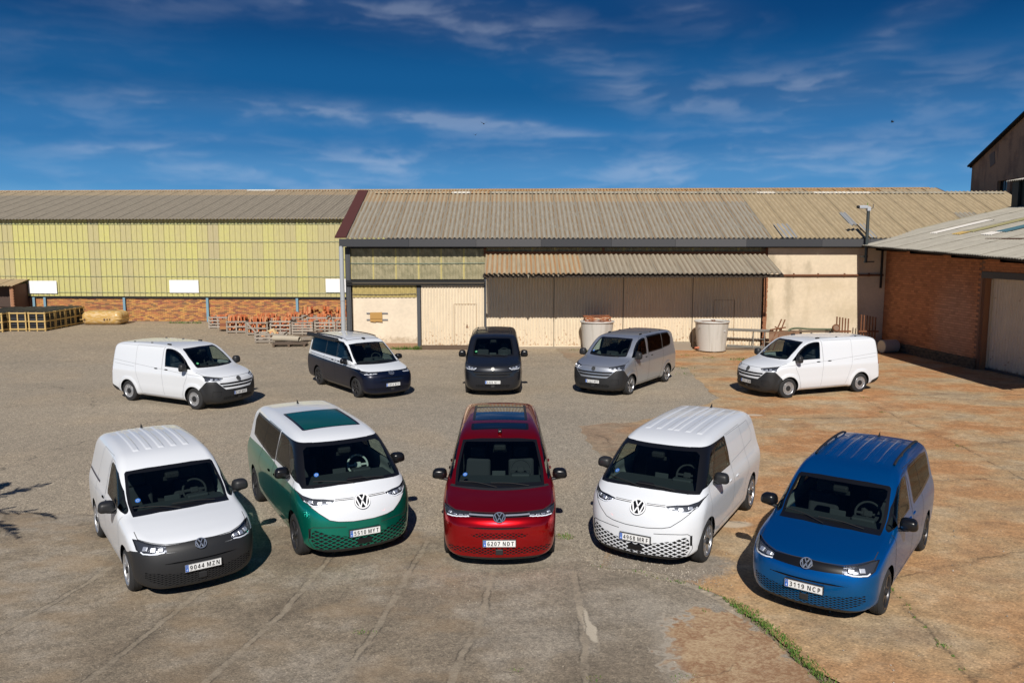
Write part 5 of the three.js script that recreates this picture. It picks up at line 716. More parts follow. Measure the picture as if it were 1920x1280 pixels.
// ---------------------------------------------------------------- vehicle materials and small parts
const paintMat = (c, metal = 0, rough = 0.45, coat = 1) => new THREE.MeshPhysicalMaterial({ color: c, metalness: metal, roughness: rough, clearcoat: coat, clearcoatRoughness: 0.03, side: THREE.DoubleSide });
const M = {
  white: paintMat(rgb(0.66, 0.685, 0.72), 0, 0.45, 0.75),
  offWhite: paintMat(rgb(0.74, 0.745, 0.75), 0.0),
  blue: paintMat(rgb(0.0, 0.145, 0.47), 0.8, 0.31, 0.45),
  green: paintMat(rgb(0.006, 0.34, 0.24), 0.86, 0.28, 0.8),
  red: paintMat(rgb(0.5, 0.0015, 0.006), 0.86, 0.28, 0.8),
  navy: paintMat(rgb(0.002, 0.005, 0.02), 0.3, 0.34, 0.25),
  graphite: paintMat(rgb(0.014, 0.016, 0.022), 0.4, 0.36, 0.6),
  silver: paintMat(rgb(0.5, 0.53, 0.58), 0.75, 0.36, 0.8),
  darkBadge: std(rgb(0.1, 0.105, 0.11), 0.6, 0.3),
  gloss: new THREE.MeshPhysicalMaterial({ color: rgb(0.006, 0.006, 0.007), roughness: 0.3, side: THREE.DoubleSide }),
  plastic: std(rgb(0.016, 0.0165, 0.018), 0.5), dark: std(rgb(0.008, 0.008, 0.009), 0.8), gap: std(rgb(0.02, 0.02, 0.022), 0.9),
  softGap: std(rgb(0.3, 0.31, 0.33), 0.9),
  chrome: std(rgb(0.78, 0.79, 0.81), 0.28, 0.75), badgeChrome: std(rgb(0.42, 0.47, 0.56), 0.3, 0.8), satin: std(rgb(0.55, 0.56, 0.58), 0.35, 0.9), bright: std(rgb(0.85, 0.86, 0.88), 0.25),
  smoke: std(rgb(0.12, 0.125, 0.14), 0.25, 0.7),
  glass: new THREE.MeshPhysicalMaterial({ color: rgb(0.6, 0.7, 0.68), transmission: 1, thickness: 0, roughness: 0, ior: 1.5, specularIntensity: 0.7, side: THREE.DoubleSide }),
  lens: new THREE.MeshPhysicalMaterial({ color: rgb(0.95, 0.97, 1), transmission: 1, thickness: 0, roughness: 0, ior: 1.45, side: THREE.DoubleSide }),
  tint: new THREE.MeshPhysicalMaterial({ color: rgb(0.06, 0.062, 0.062), transmission: 1, thickness: 0, roughness: 0, ior: 1.52, specularIntensity: 0.5, side: THREE.DoubleSide }),
  roofGlass: new THREE.MeshPhysicalMaterial({ color: rgb(0.004, 0.006, 0.008), roughness: 0.05, clearcoat: 1, ior: 1.6, side: THREE.DoubleSide }),
  greenGlass: new THREE.MeshPhysicalMaterial({ color: rgb(0.005, 0.065, 0.052), roughness: 0.08, specularIntensity: 0.35, side: THREE.DoubleSide }),
  tyre: std(rgb(0.018, 0.018, 0.019), 0.85), tyreDusty: std(rgb(0.034, 0.031, 0.028), 0.95),
  steel: std(rgb(0.5, 0.51, 0.53), 0.35, 0.75), alloy: std(rgb(0.42, 0.43, 0.45), 0.3, 0.85), darkAlloy: std(rgb(0.04, 0.04, 0.044), 0.35, 0.5),
  cabin: std(rgb(0.022, 0.023, 0.026), 0.85), dash: std(rgb(0.03, 0.034, 0.037), 0.75), trim: std(rgb(0.33, 0.35, 0.34), 0.9), seatCloth: std(rgb(0.03, 0.031, 0.036), 0.95), paleCloth: std(rgb(0.42, 0.45, 0.42), 0.9),
  red_lamp: new THREE.MeshPhysicalMaterial({ color: rgb(0.3, 0.01, 0.015), roughness: 0.15, clearcoat: 1, side: THREE.DoubleSide }),
  stickerBlue: std(rgb(0.01, 0.12, 0.45), 0.6), stickerGreen: std(rgb(0.02, 0.3, 0.1), 0.6), rail: std(rgb(0.01, 0.014, 0.05), 0.3),
};
const plateMats = {};
function plateTexture(text) {
  if (plateMats[text]) return plateMats[text];
  const c = document.createElement('canvas'); c.width = 520; c.height = 110; const g = c.getContext('2d');
  g.fillStyle = '#e6e7e6'; g.fillRect(0, 0, 520, 110); g.strokeStyle = '#555'; g.lineWidth = 3; g.strokeRect(3, 3, 514, 104);
  g.fillStyle = '#1d63c4'; g.fillRect(5, 5, 44, 100);
  g.fillStyle = '#f2cf3a'; for (let i = 0; i < 12; i++) { g.beginPath(); g.arc(27 + 13 * Math.cos(i * Math.PI / 6), 32 + 13 * Math.sin(i * Math.PI / 6), 2.4, 0, 7); g.fill(); }
  g.fillStyle = '#fff'; g.font = 'bold 34px sans-serif'; g.textAlign = 'center'; g.fillText('E', 27, 92);
  g.fillStyle = '#17181a'; g.textAlign = 'center'; g.textBaseline = 'middle'; g.font = 'bold 92px sans-serif';
  const [a, b] = text.split(' '); const put = (s, x0, w) => { [...s].forEach((ch, i) => { g.save(); g.translate(x0 + w * (i + 0.5), 58); g.scale(0.84, 1.04); g.lineWidth = 1; g.strokeStyle = '#17181a'; g.fillText(ch, 0, 0); g.strokeText(ch, 0, 0); g.restore(); }); };
  put(a, 60, 55); put(b, 306, 66);
  const t = new THREE.CanvasTexture(c); t.colorSpace = THREE.SRGBColorSpace; t.anisotropy = 8;
  return plateMats[text] = std(rgb(0.9, 0.9, 0.9), 0.45, 0, { map: t });
}
// round badge: ring with a V above a W
function badgeGeometry(r) {
  const bars = []; const ring = new THREE.Shape(); ring.absarc(0, 0, r, 0, Math.PI * 2); const hole = new THREE.Path(); hole.absarc(0, 0, r * 0.86, 0, Math.PI * 2); ring.holes.push(hole);
  bars.push(new THREE.ExtrudeGeometry(ring, { depth: 0.012, bevelEnabled: false, curveSegments: 24 }));
  const stroke = (x0, y0, x1, y1) => { const w = r * 0.075, l = Math.hypot(x1 - x0, y1 - y0), nx = -(y1 - y0) / l * w, ny = (x1 - x0) / l * w, s = new THREE.Shape([[x0 + nx, y0 + ny], [x0 - nx, y0 - ny], [x1 - nx, y1 - ny], [x1 + nx, y1 + ny]].map((p) => new THREE.Vector2(p[0] * 1, p[1] * 1))); bars.push(new THREE.ExtrudeGeometry(s, { depth: 0.011, bevelEnabled: false })); };
  const k = r * 0.9;
  stroke(-0.42 * k, 0.88 * k, 0, 0.1 * k); stroke(0.42 * k, 0.88 * k, 0, 0.1 * k);
  stroke(-0.82 * k, 0.5 * k, -0.4 * k, -0.86 * k); stroke(0.82 * k, 0.5 * k, 0.4 * k, -0.86 * k); stroke(-0.4 * k, -0.86 * k, 0, 0.0); stroke(0.4 * k, -0.86 * k, 0, 0.0);
  return merged(bars);
}
const wheelGeo = {};
function wheelSet(kind, R, w) { // axis along x, outer face +x
  const key = kind + R; if (wheelGeo[key]) return wheelGeo[key];
  const rr = R * (kind === 'steel' ? 0.63 : 0.72), prof = [[rr - 0.01, -w / 2 + 0.015], [rr + 0.012, -w / 2], [R - 0.035, -w / 2 + 0.004], [R - 0.008, -w / 2 + 0.03], [R, -w / 2 + 0.06], [R, w / 2 - 0.06], [R - 0.008, w / 2 - 0.03], [R - 0.035, w / 2 - 0.004], [rr + 0.012, w / 2], [rr - 0.01, w / 2 - 0.015]];
  const tyre = new THREE.LatheGeometry(prof.map((p) => new THREE.Vector2(p[0], p[1])), 44); tyre.rotateZ(-Math.PI / 2);
  const groove = []; for (const x of [-0.05, 0, 0.05]) groove.push(at(new THREE.TorusGeometry(R - 0.001, 0.0035, 4, 44), x, 0, 0, 0, Math.PI / 2, 0));
  const disc = (n, r0, r1, wdg, depth, inner) => { // rim face with n openings between radii
    const s = new THREE.Shape(); s.absarc(0, 0, rr, 0, Math.PI * 2);
    for (let i = 0; i < n; i++) { const a0 = (i + 0.5) * 2 * Math.PI / n, h = Math.PI / n * wdg, p = new THREE.Path(); const hi = h * inner; p.moveTo(r0 * Math.cos(a0 - hi), r0 * Math.sin(a0 - hi)); p.lineTo(r1 * Math.cos(a0 - h), r1 * Math.sin(a0 - h)); p.absarc(0, 0, r1, a0 - h, a0 + h, false); p.lineTo(r0 * Math.cos(a0 + hi), r0 * Math.sin(a0 + hi)); p.closePath(); s.holes.push(p); }
    const g = new THREE.ExtrudeGeometry(s, { depth, bevelEnabled: true, bevelThickness: 0.006, bevelSize: 0.004, bevelSegments: 1, curveSegments: 28 }); g.rotateY(Math.PI / 2); g.translate(w / 2 - depth - 0.022, 0, 0); return g;
  };
  let rim; if (kind === 'steel') rim = disc(16, rr * 0.68, rr * 0.84, 0.5, 0.012, 0.9); else if (kind === 'five') rim = disc(5, rr * 0.34, rr * 0.93, 0.72, 0.02, 0.55); else if (kind === 'split') rim = disc(10, rr * 0.36, rr * 0.93, 0.66, 0.02, 0.35); else rim = disc(7, rr * 0.3, rr * 0.93, 0.7, 0.02, 0.5);
  const lip = new THREE.LatheGeometry([[rr - 0.004, w / 2 - 0.004], [rr + 0.008, w / 2 + 0.001], [rr - 0.006, w / 2 + 0.003], [rr - 0.018, w / 2 - 0.01], [rr - 0.03, w / 2 - 0.05], [rr - 0.035, -w / 2 + 0.02]].map((p) => new THREE.Vector2(p[0], p[1])), 40); lip.rotateZ(-Math.PI / 2);
  const hub = at(new THREE.CylinderGeometry(rr * (kind === 'steel' ? 0.4 : 0.2), rr * (kind === 'steel' ? 0.44 : 0.24), 0.03, 24), w / 2 - 0.012, 0, 0, 0, 0, -Math.PI / 2);
  const brake = at(new THREE.CylinderGeometry(rr * 0.8, rr * 0.8, 0.02, 28), 0.02, 0, 0, 0, 0, -Math.PI / 2);
  return wheelGeo[key] = { tyre: merged([tyre, ...groove]), rim: merged([rim, lip]), hub, brake };
}
function seatGeometry() {
  return merged([rbox(0.5, 0.16, 0.52, 0.06, 0, 0.08, 0), rbox(0.48, 0.62, 0.16, 0.06, 0, 0.42, -0.28, -0.2), rbox(0.28, 0.2, 0.11, 0.045, 0, 0.83, -0.37, -0.15)]);
}
// ---------------------------------------------------------------- cutting a body into a whole vehicle
const fieldCache = {};
function bodyField(key, spec) { return fieldCache[key] || (fieldCache[key] = new Field(spec)); }
const front = (poly) => (p) => sdPoly(poly, Math.abs(p[0]), p[1]);
const sideP = (poly) => (p) => sdPoly(poly, p[2], p[1]);
const topP = (poly) => (p) => sdPoly(poly, Math.abs(p[0]), p[2]);
const round = (g, r) => (p) => g(p) - r;

// outlines measured in vehicle space for each shape; front outlines are (|x|, y), side outlines (s, y), roof outlines (|x|, s)
const CUTS = {};
CUTS.buzz = (d, ext) => ({
  screenOuter: [[-0.2, 1.235], [0.3, 1.228], [0.6, 1.205], [0.865, 1.185], [0.9, 1.3], [0.78, 1.65], [0.715, 1.785], [0.4, 1.79], [-0.2, 1.795]], screenMaxS: 1.75,
  screen: [[-0.2, 1.31], [0.12, 1.31], [0.18, 1.265], [0.6, 1.25], [0.795, 1.235], [0.755, 1.42], [0.69, 1.69], [0.62, 1.735], [-0.2, 1.745]],
  black: [[0.5, 1.2], [0.75, 1.25], [1.26, 1.3], [2.31, 1.285], [2.36, 1.5], [2.36, 1.785], [1.66, 1.785], [1.1, 1.785]],
  frontWin: [[1.74, 1.745], [2.26, 1.755], [2.29, 1.6], [2.24, 1.325], [1.36, 1.33], [1.5, 1.5]], quarterWin: [[0.9, 1.285], [1.24, 1.34], [1.4, 1.5], [1.6, 1.7], [1.4, 1.66], [1.1, 1.45]],
  rearWins: [[[2.44, 1.755], [4.1 + ext, 1.745], [4.2 + ext, 1.6], [4.08 + ext, 1.37], [2.6, 1.275], [2.39, 1.3]]],
  frontDoor: [[0.98, 0.42], [0.93, 0.8], [0.88, 1.1], [0.95, 1.27], [1.2, 1.62], [1.45, 1.77], [1.7, 1.8], [2.33, 1.8], [2.34, 1.2], [2.33, 0.42]], slideDoor: [[2.34, 0.42], [2.35, 1.2], [2.35, 1.8], [3.35, 1.8], [3.4, 1.2], [3.42, 0.95], [3.2, 0.75], [3.15, 0.42]],
  hood: [[-0.2, 0.695], [0, 0.694], [0.18, 0.693], [0.42, 0.712], [0.55, 0.742], [0.7, 0.855], [0.8, 0.945], [0.89, 1.07], [0.96, 1.16], [0.96, 1.22], [0.6, 1.21], [0.3, 1.235], [-0.2, 1.24]], hoodMaxS: 0.95,
  lamp: [[0.43, 1.04], [0.6, 1.062], [0.76, 1.068], [0.88, 1.1], [0.948, 1.155], [0.9, 1.03], [0.8, 0.955], [0.62, 0.945], [0.51, 0.985]], lampMaxS: 0.9,
  grilleHoles: [[-0.2, 0.45], [0.3, 0.455], [0.55, 0.505], [0.79, 0.585], [0.825, 0.5], [0.825, 0.38], [0.76, 0.245], [0.4, 0.228], [-0.2, 0.225]], lattice: [0.125, 0.066, 0.0075],
  grilleFrame: [[-0.2, 0.615], [0.4, 0.612], [0.63, 0.63], [0.8, 0.63], [0.85, 0.585], [0.86, 0.38], [0.78, 0.22], [0.4, 0.205], [-0.2, 0.2]],
  belt: table1([[0.5, 1.15], [0.9, 1.15], [1.51, 1.16], [2.48, 1.232], [3.48, 1.25], [4.6, 1.21], [5.2, 1.2]]), badge: [0.985, 0.135], plateY: 0.5, slots: [[0.845, 0.43, 0.6]],
  mirror: [1.22, 1.3, 1.06], handles: [[2.13, 1.05], [2.58, 1.03]], wiperY: 1.24, screenS: 0.4, antenna: 4.2, dashY: 1.17, seatS: 1.95, dashS: [0.62, 1.35],
});
CUTS.caddy = (d, ext) => ({
  screenOuter: [[-0.2, 1.09], [0.35, 1.085], [0.73, 1.062], [0.745, 1.2], [0.735, 1.32], [0.69, 1.56], [0.66, 1.585], [0.35, 1.605], [-0.2, 1.61]], screenMaxS: 2.3,
  screen: [[-0.2, 1.135], [0.4, 1.13], [0.69, 1.105], [0.695, 1.25], [0.655, 1.53], [0.6, 1.55], [-0.2, 1.565]],
  frontWin: [[1.55, 1.285], [1.78, 1.435], [2.0, 1.54], [2.24, 1.6], [2.42, 1.61], [2.44, 1.55], [2.36, 1.19], [2.33, 1.175], [1.55, 1.16]], quarterWin: [[1.29, 1.12], [1.47, 1.145], [1.49, 1.245], [1.44, 1.215]],
  black: [[1.24, 1.09], [1.45, 1.135], [2.36, 1.15], [2.41, 1.2], [2.48, 1.6], [2.42, 1.635], [2.22, 1.625], [1.96, 1.555], [1.6, 1.35]],
  rearWins: [[[2.74, 1.64], [2.84, 1.67], [3.6 + ext, 1.65], [4.06 + ext, 1.6], [4.1 + ext, 1.5], [4.05 + ext, 1.24], [3.4, 1.19], [2.72, 1.17]]],
  frontDoor: [[1.32, 0.36], [1.24, 0.8], [1.22, 1.06], [1.58, 1.28], [2.03, 1.58], [2.26, 1.655], [2.46, 1.68], [2.56, 1.5], [2.5, 1.1], [2.44, 0.36]], slideDoor: [[2.46, 0.36], [2.52, 1.1], [2.57, 1.5], [2.52, 1.72], [3.3, 1.72], [3.36, 1.2], [3.3, 0.8], [3.1, 0.36]],
  hood: [[-0.2, 0.862], [0, 0.856], [0.22, 0.848], [0.47, 0.85], [0.62, 0.876], [0.79, 0.908], [0.8, 0.97], [0.785, 1.06], [0.7, 1.075], [0.35, 1.085], [-0.2, 1.09]], hoodMaxS: 1.14,
  lamp: [[0.468, 0.842], [0.62, 0.87], [0.79, 0.905], [0.85, 0.905], [0.838, 0.79], [0.775, 0.735], [0.62, 0.73], [0.47, 0.748]], lampMaxS: 0.7,
  strip: [[-0.2, 0.858], [0.22, 0.845], [0.468, 0.842], [0.47, 0.748], [0.25, 0.742], [-0.2, 0.735]],
  grilleHoles: [[-0.2, 0.42], [0.4, 0.428], [0.76, 0.485], [0.765, 0.38], [0.6, 0.275], [0.45, 0.245], [-0.2, 0.24]], lattice: [0.1, 0.036, 0.0055], slit: [[-0.2, 0.605], [0.35, 0.603], [0.57, 0.588], [0.35, 0.578], [-0.2, 0.578]],
  bumperSide: [[0.3, 0.78], [0.5, 0.755], [0.63, 0.7], [1.0, 0.63], [1.0, 0.1], [-0.3, 0.1], [-0.3, 0.74], [0.1, 0.745]],
  badge: [0.805, 0.085], plateY: 0.5, mirror: [1.5, 1.14, 1.0], handles: [[2.3, 1.02], [2.62, 1.02]], wiperY: 1.1, screenS: 1.08, antenna: 3.98 + ext, dashY: 1.05, seatS: 2.1, dashS: [1.2, 1.75],
});
CUTS.multi = (d, ext) => ({
  screenOuter: [[-0.2, 1.115], [0.45, 1.118], [0.77, 1.112], [0.765, 1.3], [0.735, 1.45], [0.67, 1.7], [0.35, 1.728], [-0.2, 1.735]], screenMaxS: 2.4,
  screen: [[-0.2, 1.17], [0.45, 1.165], [0.725, 1.155], [0.71, 1.35], [0.635, 1.66], [0.6, 1.68], [-0.2, 1.695]],
  cowl: [[-0.2, 1.098], [0.42, 1.098], [0.86, 1.1], [0.83, 1.125], [-0.2, 1.12]],
  frontWin: [[2.5, 1.74], [2.2, 1.715], [1.92, 1.6], [1.72, 1.36], [1.68, 1.25], [2.42, 1.25]], quarterWin: [[1.76, 1.5], [1.86, 1.58], [1.64, 1.27], [1.42, 1.24], [1.27, 1.2], [1.5, 1.36]],
  black: [[1.27, 1.175], [1.43, 1.215], [2.5, 1.225], [4.6 + ext, 1.24], [4.66 + ext, 1.3], [4.6 + ext, 1.7], [4.5 + ext, 1.735], [2.6, 1.775], [2.22, 1.755], [1.92, 1.635], [1.6, 1.42]],
  rearWins: [[[2.6, 1.755], [3.42, 1.745], [3.42, 1.255], [2.54, 1.25]], [[3.5, 1.745], [4.46 + ext, 1.715], [4.57 + ext, 1.6], [4.55 + ext, 1.32], [4.46 + ext, 1.27], [3.5, 1.255]]],
  frontDoor: [[1.36, 0.36], [1.28, 0.8], [1.26, 1.1], [1.62, 1.38], [1.97, 1.64], [2.28, 1.775], [2.53, 1.79], [2.51, 1.2], [2.5, 0.36]], slideDoor: [[2.52, 0.36], [2.53, 1.2], [2.55, 1.79], [3.45, 1.79], [3.5, 1.2], [3.5, 0.9], [3.34, 0.36]],
  hood: [[-0.2, 0.935], [0, 0.932], [0.4, 0.928], [0.72, 0.928], [0.87, 0.955], [0.89, 1.02], [0.86, 1.1], [0.42, 1.098], [-0.2, 1.098]], hoodMaxS: 1.2,
  lamp: [[0.46, 0.925], [0.72, 0.926], [0.88, 0.948], [0.925, 0.95], [0.915, 0.9], [0.87, 0.845], [0.71, 0.856], [0.46, 0.872]], lampMaxS: 0.9,
  strip: [[-0.2, 0.925], [0.46, 0.925], [0.46, 0.872], [-0.2, 0.876]],
  grilleHoles: [[-0.2, 0.415], [0.3, 0.415], [0.8, 0.405], [0.85, 0.38], [0.8, 0.31], [0.3, 0.295], [-0.2, 0.292]], lattice: [0.09, 0.05, 0.007],
  grilleUpper: [[-0.2, 0.662], [0.3, 0.65], [0.5, 0.61], [0.36, 0.575], [-0.2, 0.57]], slit: [[-0.2, 0.742], [0.3, 0.74], [0.56, 0.728], [0.3, 0.714], [-0.2, 0.71]],
  belt: table1([[0.3, 0.94], [0.5, 0.965], [0.8, 0.99], [1.74, 1.02], [3.17, 1.05], [4.77, 1.09], [5.4, 1.1]]),
  badge: [0.875, 0.1], plateY: 0.5, mirror: [1.55, 1.16, 1.05], handles: [[2.25, 1.1], [2.75, 1.1]], wiperY: 1.125, screenS: 0.95, antenna: 4.4 + ext, dashY: 1.1, seatS: 2.2, dashS: [1.2, 1.8],
});
CUTS.trans = (d, ext) => ({
  screenOuter: [[-0.2, 1.275], [0.45, 1.28], [0.7, 1.29], [0.725, 1.33], [0.7, 1.6], [0.635, 1.82], [0.59, 1.85], [-0.2, 1.87]], screenMaxS: 2.1,
  screen: [[-0.2, 1.315], [0.45, 1.318], [0.675, 1.33], [0.665, 1.5], [0.605, 1.785], [0.56, 1.81], [-0.2, 1.83]],
  frontWin: [[2.28, 1.82], [2.12, 1.815], [1.97, 1.79], [1.84, 1.75], [1.73, 1.7], [1.58, 1.6], [1.44, 1.485], [1.43, 1.315], [2.24, 1.325]], quarterWin: [[1.2, 1.295], [1.39, 1.315], [1.39, 1.47]],
  black: [[1.15, 1.265], [1.4, 1.285], [2.27, 1.295], [2.32, 1.84], [2.24, 1.852], [2.1, 1.848], [1.95, 1.825], [1.82, 1.785], [1.7, 1.728], [1.56, 1.63], [1.41, 1.51]],
  rearWins: [[[2.52, 1.855], [3.7, 1.855], [3.62, 1.36], [2.45, 1.345]], [[3.79, 1.855], [4.4 + ext, 1.835], [4.52 + ext, 1.66], [4.45 + ext, 1.45], [4.3 + ext, 1.41], [3.71, 1.38]]],
  frontDoor: [[1.5, 0.33], [1.38, 0.75], [1.24, 1.0], [1.22, 1.24], [1.3, 1.36], [1.5, 1.57], [1.78, 1.79], [2.02, 1.88], [2.4, 1.9], [2.4, 1.2], [2.34, 0.33]], slideDoor: [[2.36, 0.33], [2.42, 1.2], [2.42, 1.9], [3.7, 1.9], [3.68, 1.2], [3.6, 0.9], [3.4, 0.33]],
  hood: [[-0.2, 1.032], [0, 1.031], [0.3, 1.03], [0.55, 1.03], [0.75, 1.062], [0.9, 1.1], [0.92, 1.18], [0.8, 1.27], [0.45, 1.27], [-0.2, 1.268]], hoodMaxS: 1.1,
  lamp: [[0.51, 1.01], [0.75, 1.055], [0.93, 1.1], [0.965, 0.94], [0.8, 0.925], [0.63, 0.925]], lampMaxS: 0.9,
  grilleHoles: [[-0.2, 0.43], [0.5, 0.43], [0.6, 0.4], [0.55, 0.335], [-0.2, 0.33]], lattice: [0.12, 0.04, 0.006],
  vSlots: [[[-0.2, 0.865], [0.45, 0.862], [0.68, 0.872], [0.645, 0.818], [0.4, 0.805], [-0.2, 0.805]], [[-0.2, 0.772], [0.4, 0.772], [0.615, 0.785], [0.555, 0.722], [0.35, 0.712], [-0.2, 0.712]]],
  bumperFront: [[-0.2, 0.648], [0.5, 0.655], [0.68, 0.83], [0.76, 0.925], [1.1, 0.93], [1.1, 0.1], [-0.2, 0.1]], bumperSide: [[-0.3, 0.1], [-0.3, 0.99], [0.42, 0.93], [0.68, 0.7], [0.8, 0.5], [0.9, 0.1]],
  pocket: [[0.62, 0.6], [0.86, 0.62], [0.87, 0.44], [0.66, 0.42]],
  badge: [0.955, 0.075], plateY: 0.525, mirror: [1.3, 1.3, 1.1], handles: [[2.2, 1.19], [2.68, 1.2]], wiperY: 1.285, screenS: 0.95, antenna: 4.4, dashY: 1.24, seatS: 2.0, dashS: [1.1, 1.65],
});
const bodyCache = {};

function makeVan(o) {
  const spec = o.spec, d = spec, ext = o.ext || 0, C = CUTS[o.shape](d, ext), F = bodyField(o.key, spec), zc = d.zc;
  const V = thing(o.name, o.label, o.category, [o.pose[0] - Math.sin(o.pose[2]) * zc, 0, o.pose[1] - Math.cos(o.pose[2]) * zc], o.pose[2], o.group);
  const B = new Body(F, 0.05, o.coarse || 1), paint = o.paint, upper = o.upper || paint, trimMat = o.interiorTrim || M.trim;
  const side = (r, x) => r !== 'void' && Math.abs(x) > 0.5, bodyish = (r) => r === 'body' || r === 'door' || r === 'slide' || r === 'hood' || r === 'bumper';
  const coarse = B.T.slice();
  // refine roof and nose where relief needs it
  if (o.fineRoof) for (let i = 0; i < 2; i++) B.refine((m, l) => l > 0.024 && m[1] > d.H - 0.18 && m[2] > 1.6 && m[2] < d.L - 0.4 && Math.abs(m[0]) < 0.62);
  // wheel arches
  for (const sa of [d.FO, d.FO + d.wb]) B.cut('void', (p) => Math.hypot(p[2] - sa, p[1] - d.R) - d.R - 0.055, (r, x, y, s) => Math.abs(x) > 0.55 && y < 1.2, 0.02);
  B.cut('sill', (p) => p[1] - 0.245, (r) => r === 'body');
  // doors
  B.cut('door', sideP(C.frontDoor), (r, x) => r === 'body' && Math.abs(x) > 0.55, 0.02);
  if (o.slide !== false) B.cut('slide', sideP(C.slideDoor), (r, x) => r === 'body' && Math.abs(x) > 0.55, 0.02);
  // hood, windscreen
  B.cut('hood', front(C.hood), (r, x, y, s) => (r === 'body' || r === 'door') && s < C.hoodMaxS, 0.02);
  B.cut('screenBorder', front(C.screenOuter), (r, x, y, s) => bodyish(r) && s < C.screenMaxS && y > 1.0, 0.016);
  B.cut('screen', round(front(C.screen), 0.0), (r) => r === 'screenBorder', 0.016);
  if (C.cowl) B.cut('cowl', front(C.cowl), (r, x, y, s) => (r === 'hood' || r === 'body') && s < C.screenMaxS, 0.014);
  // side glass
  B.cut('pillar', round(sideP(C.black), 0.006), (r, x, y) => bodyish(r) && Math.abs(x) > 0.5 && y > 0.95, 0.018);
  B.cut('frontGlass', round(sideP(C.frontWin), 0.012), (r, x) => r === 'pillar' && Math.abs(x) > 0.5, 0.018);
  B.cut('quarterGlass', round(sideP(C.quarterWin), 0.008), (r, x) => r === 'pillar' && Math.abs(x) > 0.5, 0.018);
  if (o.rearGlass) for (const w of C.rearWins) { B.cut('rearBorder', round(sideP(w), 0.035), (r, x) => (bodyish(r) || r === 'pillar') && Math.abs(x) > 0.5, 0.02); B.cut('rearGlass', round(sideP(w), -0.005), (r, x) => r === 'rearBorder' && Math.abs(x) > 0.5, 0.02); }
  // nose
  if (C.bumperSide && o.darkBumper) { const gs = sideP(C.bumperSide), gf = C.bumperFront ? front(C.bumperFront) : null; B.cut('bumper', (p) => gf ? Math.max(gs(p), gf(p)) : gs(p), (r, x, y, s) => (r === 'body' || r === 'sill' || r === 'hood') && s < 1.05, 0.014); }
  if (C.strip && o.strip) B.cut('strip', front(C.strip), (r, x, y, s) => bodyish(r) && s < 0.5, 0.014);
  B.cut('lamp', front(C.lamp), (r, x, y, s) => bodyish(r) && s < C.lampMaxS, 0.012);
  const diamonds = ([w, h, t]) => (p) => { const n = w * h / Math.hypot(w, h), k1 = p[0] / w + p[1] / h, k2 = p[0] / w - p[1] / h, f = (k) => Math.abs(k - Math.round(k)); return Math.min(f(k1), f(k2)) * n - t; };
  const holes = (poly, name) => { const gp = front(poly), gd = diamonds(C.lattice); for (let i = 0; i < 2; i++) B.refine((m, l) => l > C.lattice[1] * 0.32 && m[2] < 0.6 && gp(m) < 0.02, (r, x, y, s) => bodyish(r) && s < 0.7); B.cut(name, (p) => Math.max(gp(p), -gd(p)), (r, x, y, s) => bodyish(r) && s < 0.7, C.lattice[2] * 0.9); };
  if (C.vSlots && o.shape === 'trans') for (const v of C.vSlots) B.cut('slot', front(v), (r, x, y, s) => bodyish(r) && s < 0.7, 0.012);
  if (C.slit) B.cut('slot', front(C.slit), (r, x, y, s) => bodyish(r) && s < 0.6, 0.012);
  if (C.pocket) B.cut('pocket', front(C.pocket), (r, x, y, s) => r === 'bumper' && s < 0.7, 0.016);
  if (C.slots) for (const [x0, ya, yb] of C.slots) B.cut('slot', (p) => Math.max(Math.abs(Math.abs(p[0]) - x0) - 0.014, Math.abs(p[1] - (ya + yb) / 2) - (yb - ya) / 2), (r, x, y, s) => bodyish(r) && s < 0.6, 0.012);
  holes(C.grilleHoles, 'hole');
  if (C.grilleUpper) holes(C.grilleUpper, 'hole');
  // roof glass
  if (o.roofGlass) for (const [hx, s0, s1] of o.roofGlass) { const g = (p) => { const a = Math.abs(p[0] - o.roofShift) - hx + 0.05, b = Math.abs(p[2] - (s0 + s1) / 2) - (s1 - s0) / 2 + 0.05; return Math.hypot(Math.max(a, 0), Math.max(b, 0)) + Math.min(Math.max(a, b), 0) - 0.05; }; B.cut('roofBorder', g, (r, x, y, s) => r === 'body' && y > d.H - 0.25, 0.02); B.cut('roofGlass', (p) => g(p) + 0.05, (r) => r === 'roofBorder', 0.02); }
  if (o.tailLamp) B.cut('tailLamp', sideP([[d.L - 0.2, 0.98], [d.L - 0.16, 1.4], [d.L + 0.2, 1.4], [d.L + 0.2, 0.98]]), (r, x) => r === 'body' && Math.abs(x) > 0.6, 0.02);
  if (o.darkBumper) B.cut('rearBumper', sideP([[d.L - 0.5, 0.1], [d.L - 0.42, 0.4], [d.L - 0.12, 0.52], [d.L + 0.3, 0.55], [d.L + 0.3, 0.1]]), (r, x) => r === 'body' || r === 'sill', 0.02);
  // two-tone split
  if (o.upper) for (const r0 of ['body', 'door', 'slide', 'bumper']) B.cut(r0 + 'Upper', (p) => C.belt(p[2]) - p[1], (r, x, y, s) => r === r0 && s > 0.45, 0.016);
  const tri = (r, sg) => { const keep = B.T.filter((t) => t[3] === r && (sg === 0 || Math.sign(B.P[t[0]][0] + B.P[t[1]][0] + B.P[t[2]][0]) === sg)); const all = B.T; B.T = keep; return () => { B.T = all; }; };
  const region = (name, r, mat, parent, sg = 0, inset = 0, walls = false) => { const back = tri(r, sg); let m = null; if (B.T.length) m = part(name, B.geometry(() => true, inset, walls), mat, parent); back(); return m; };
  const body = region('body_shell', 'body', paint, V);
  if (o.upper) region('upper_body_shell', 'bodyUpper', upper, V);
  region('sill', 'sill', o.sillMat || M.plastic, V);
  region('hood', 'hood', o.upper ? upper : paint, V);
  region('front_bumper', 'bumper', o.darkBumper || paint, V);
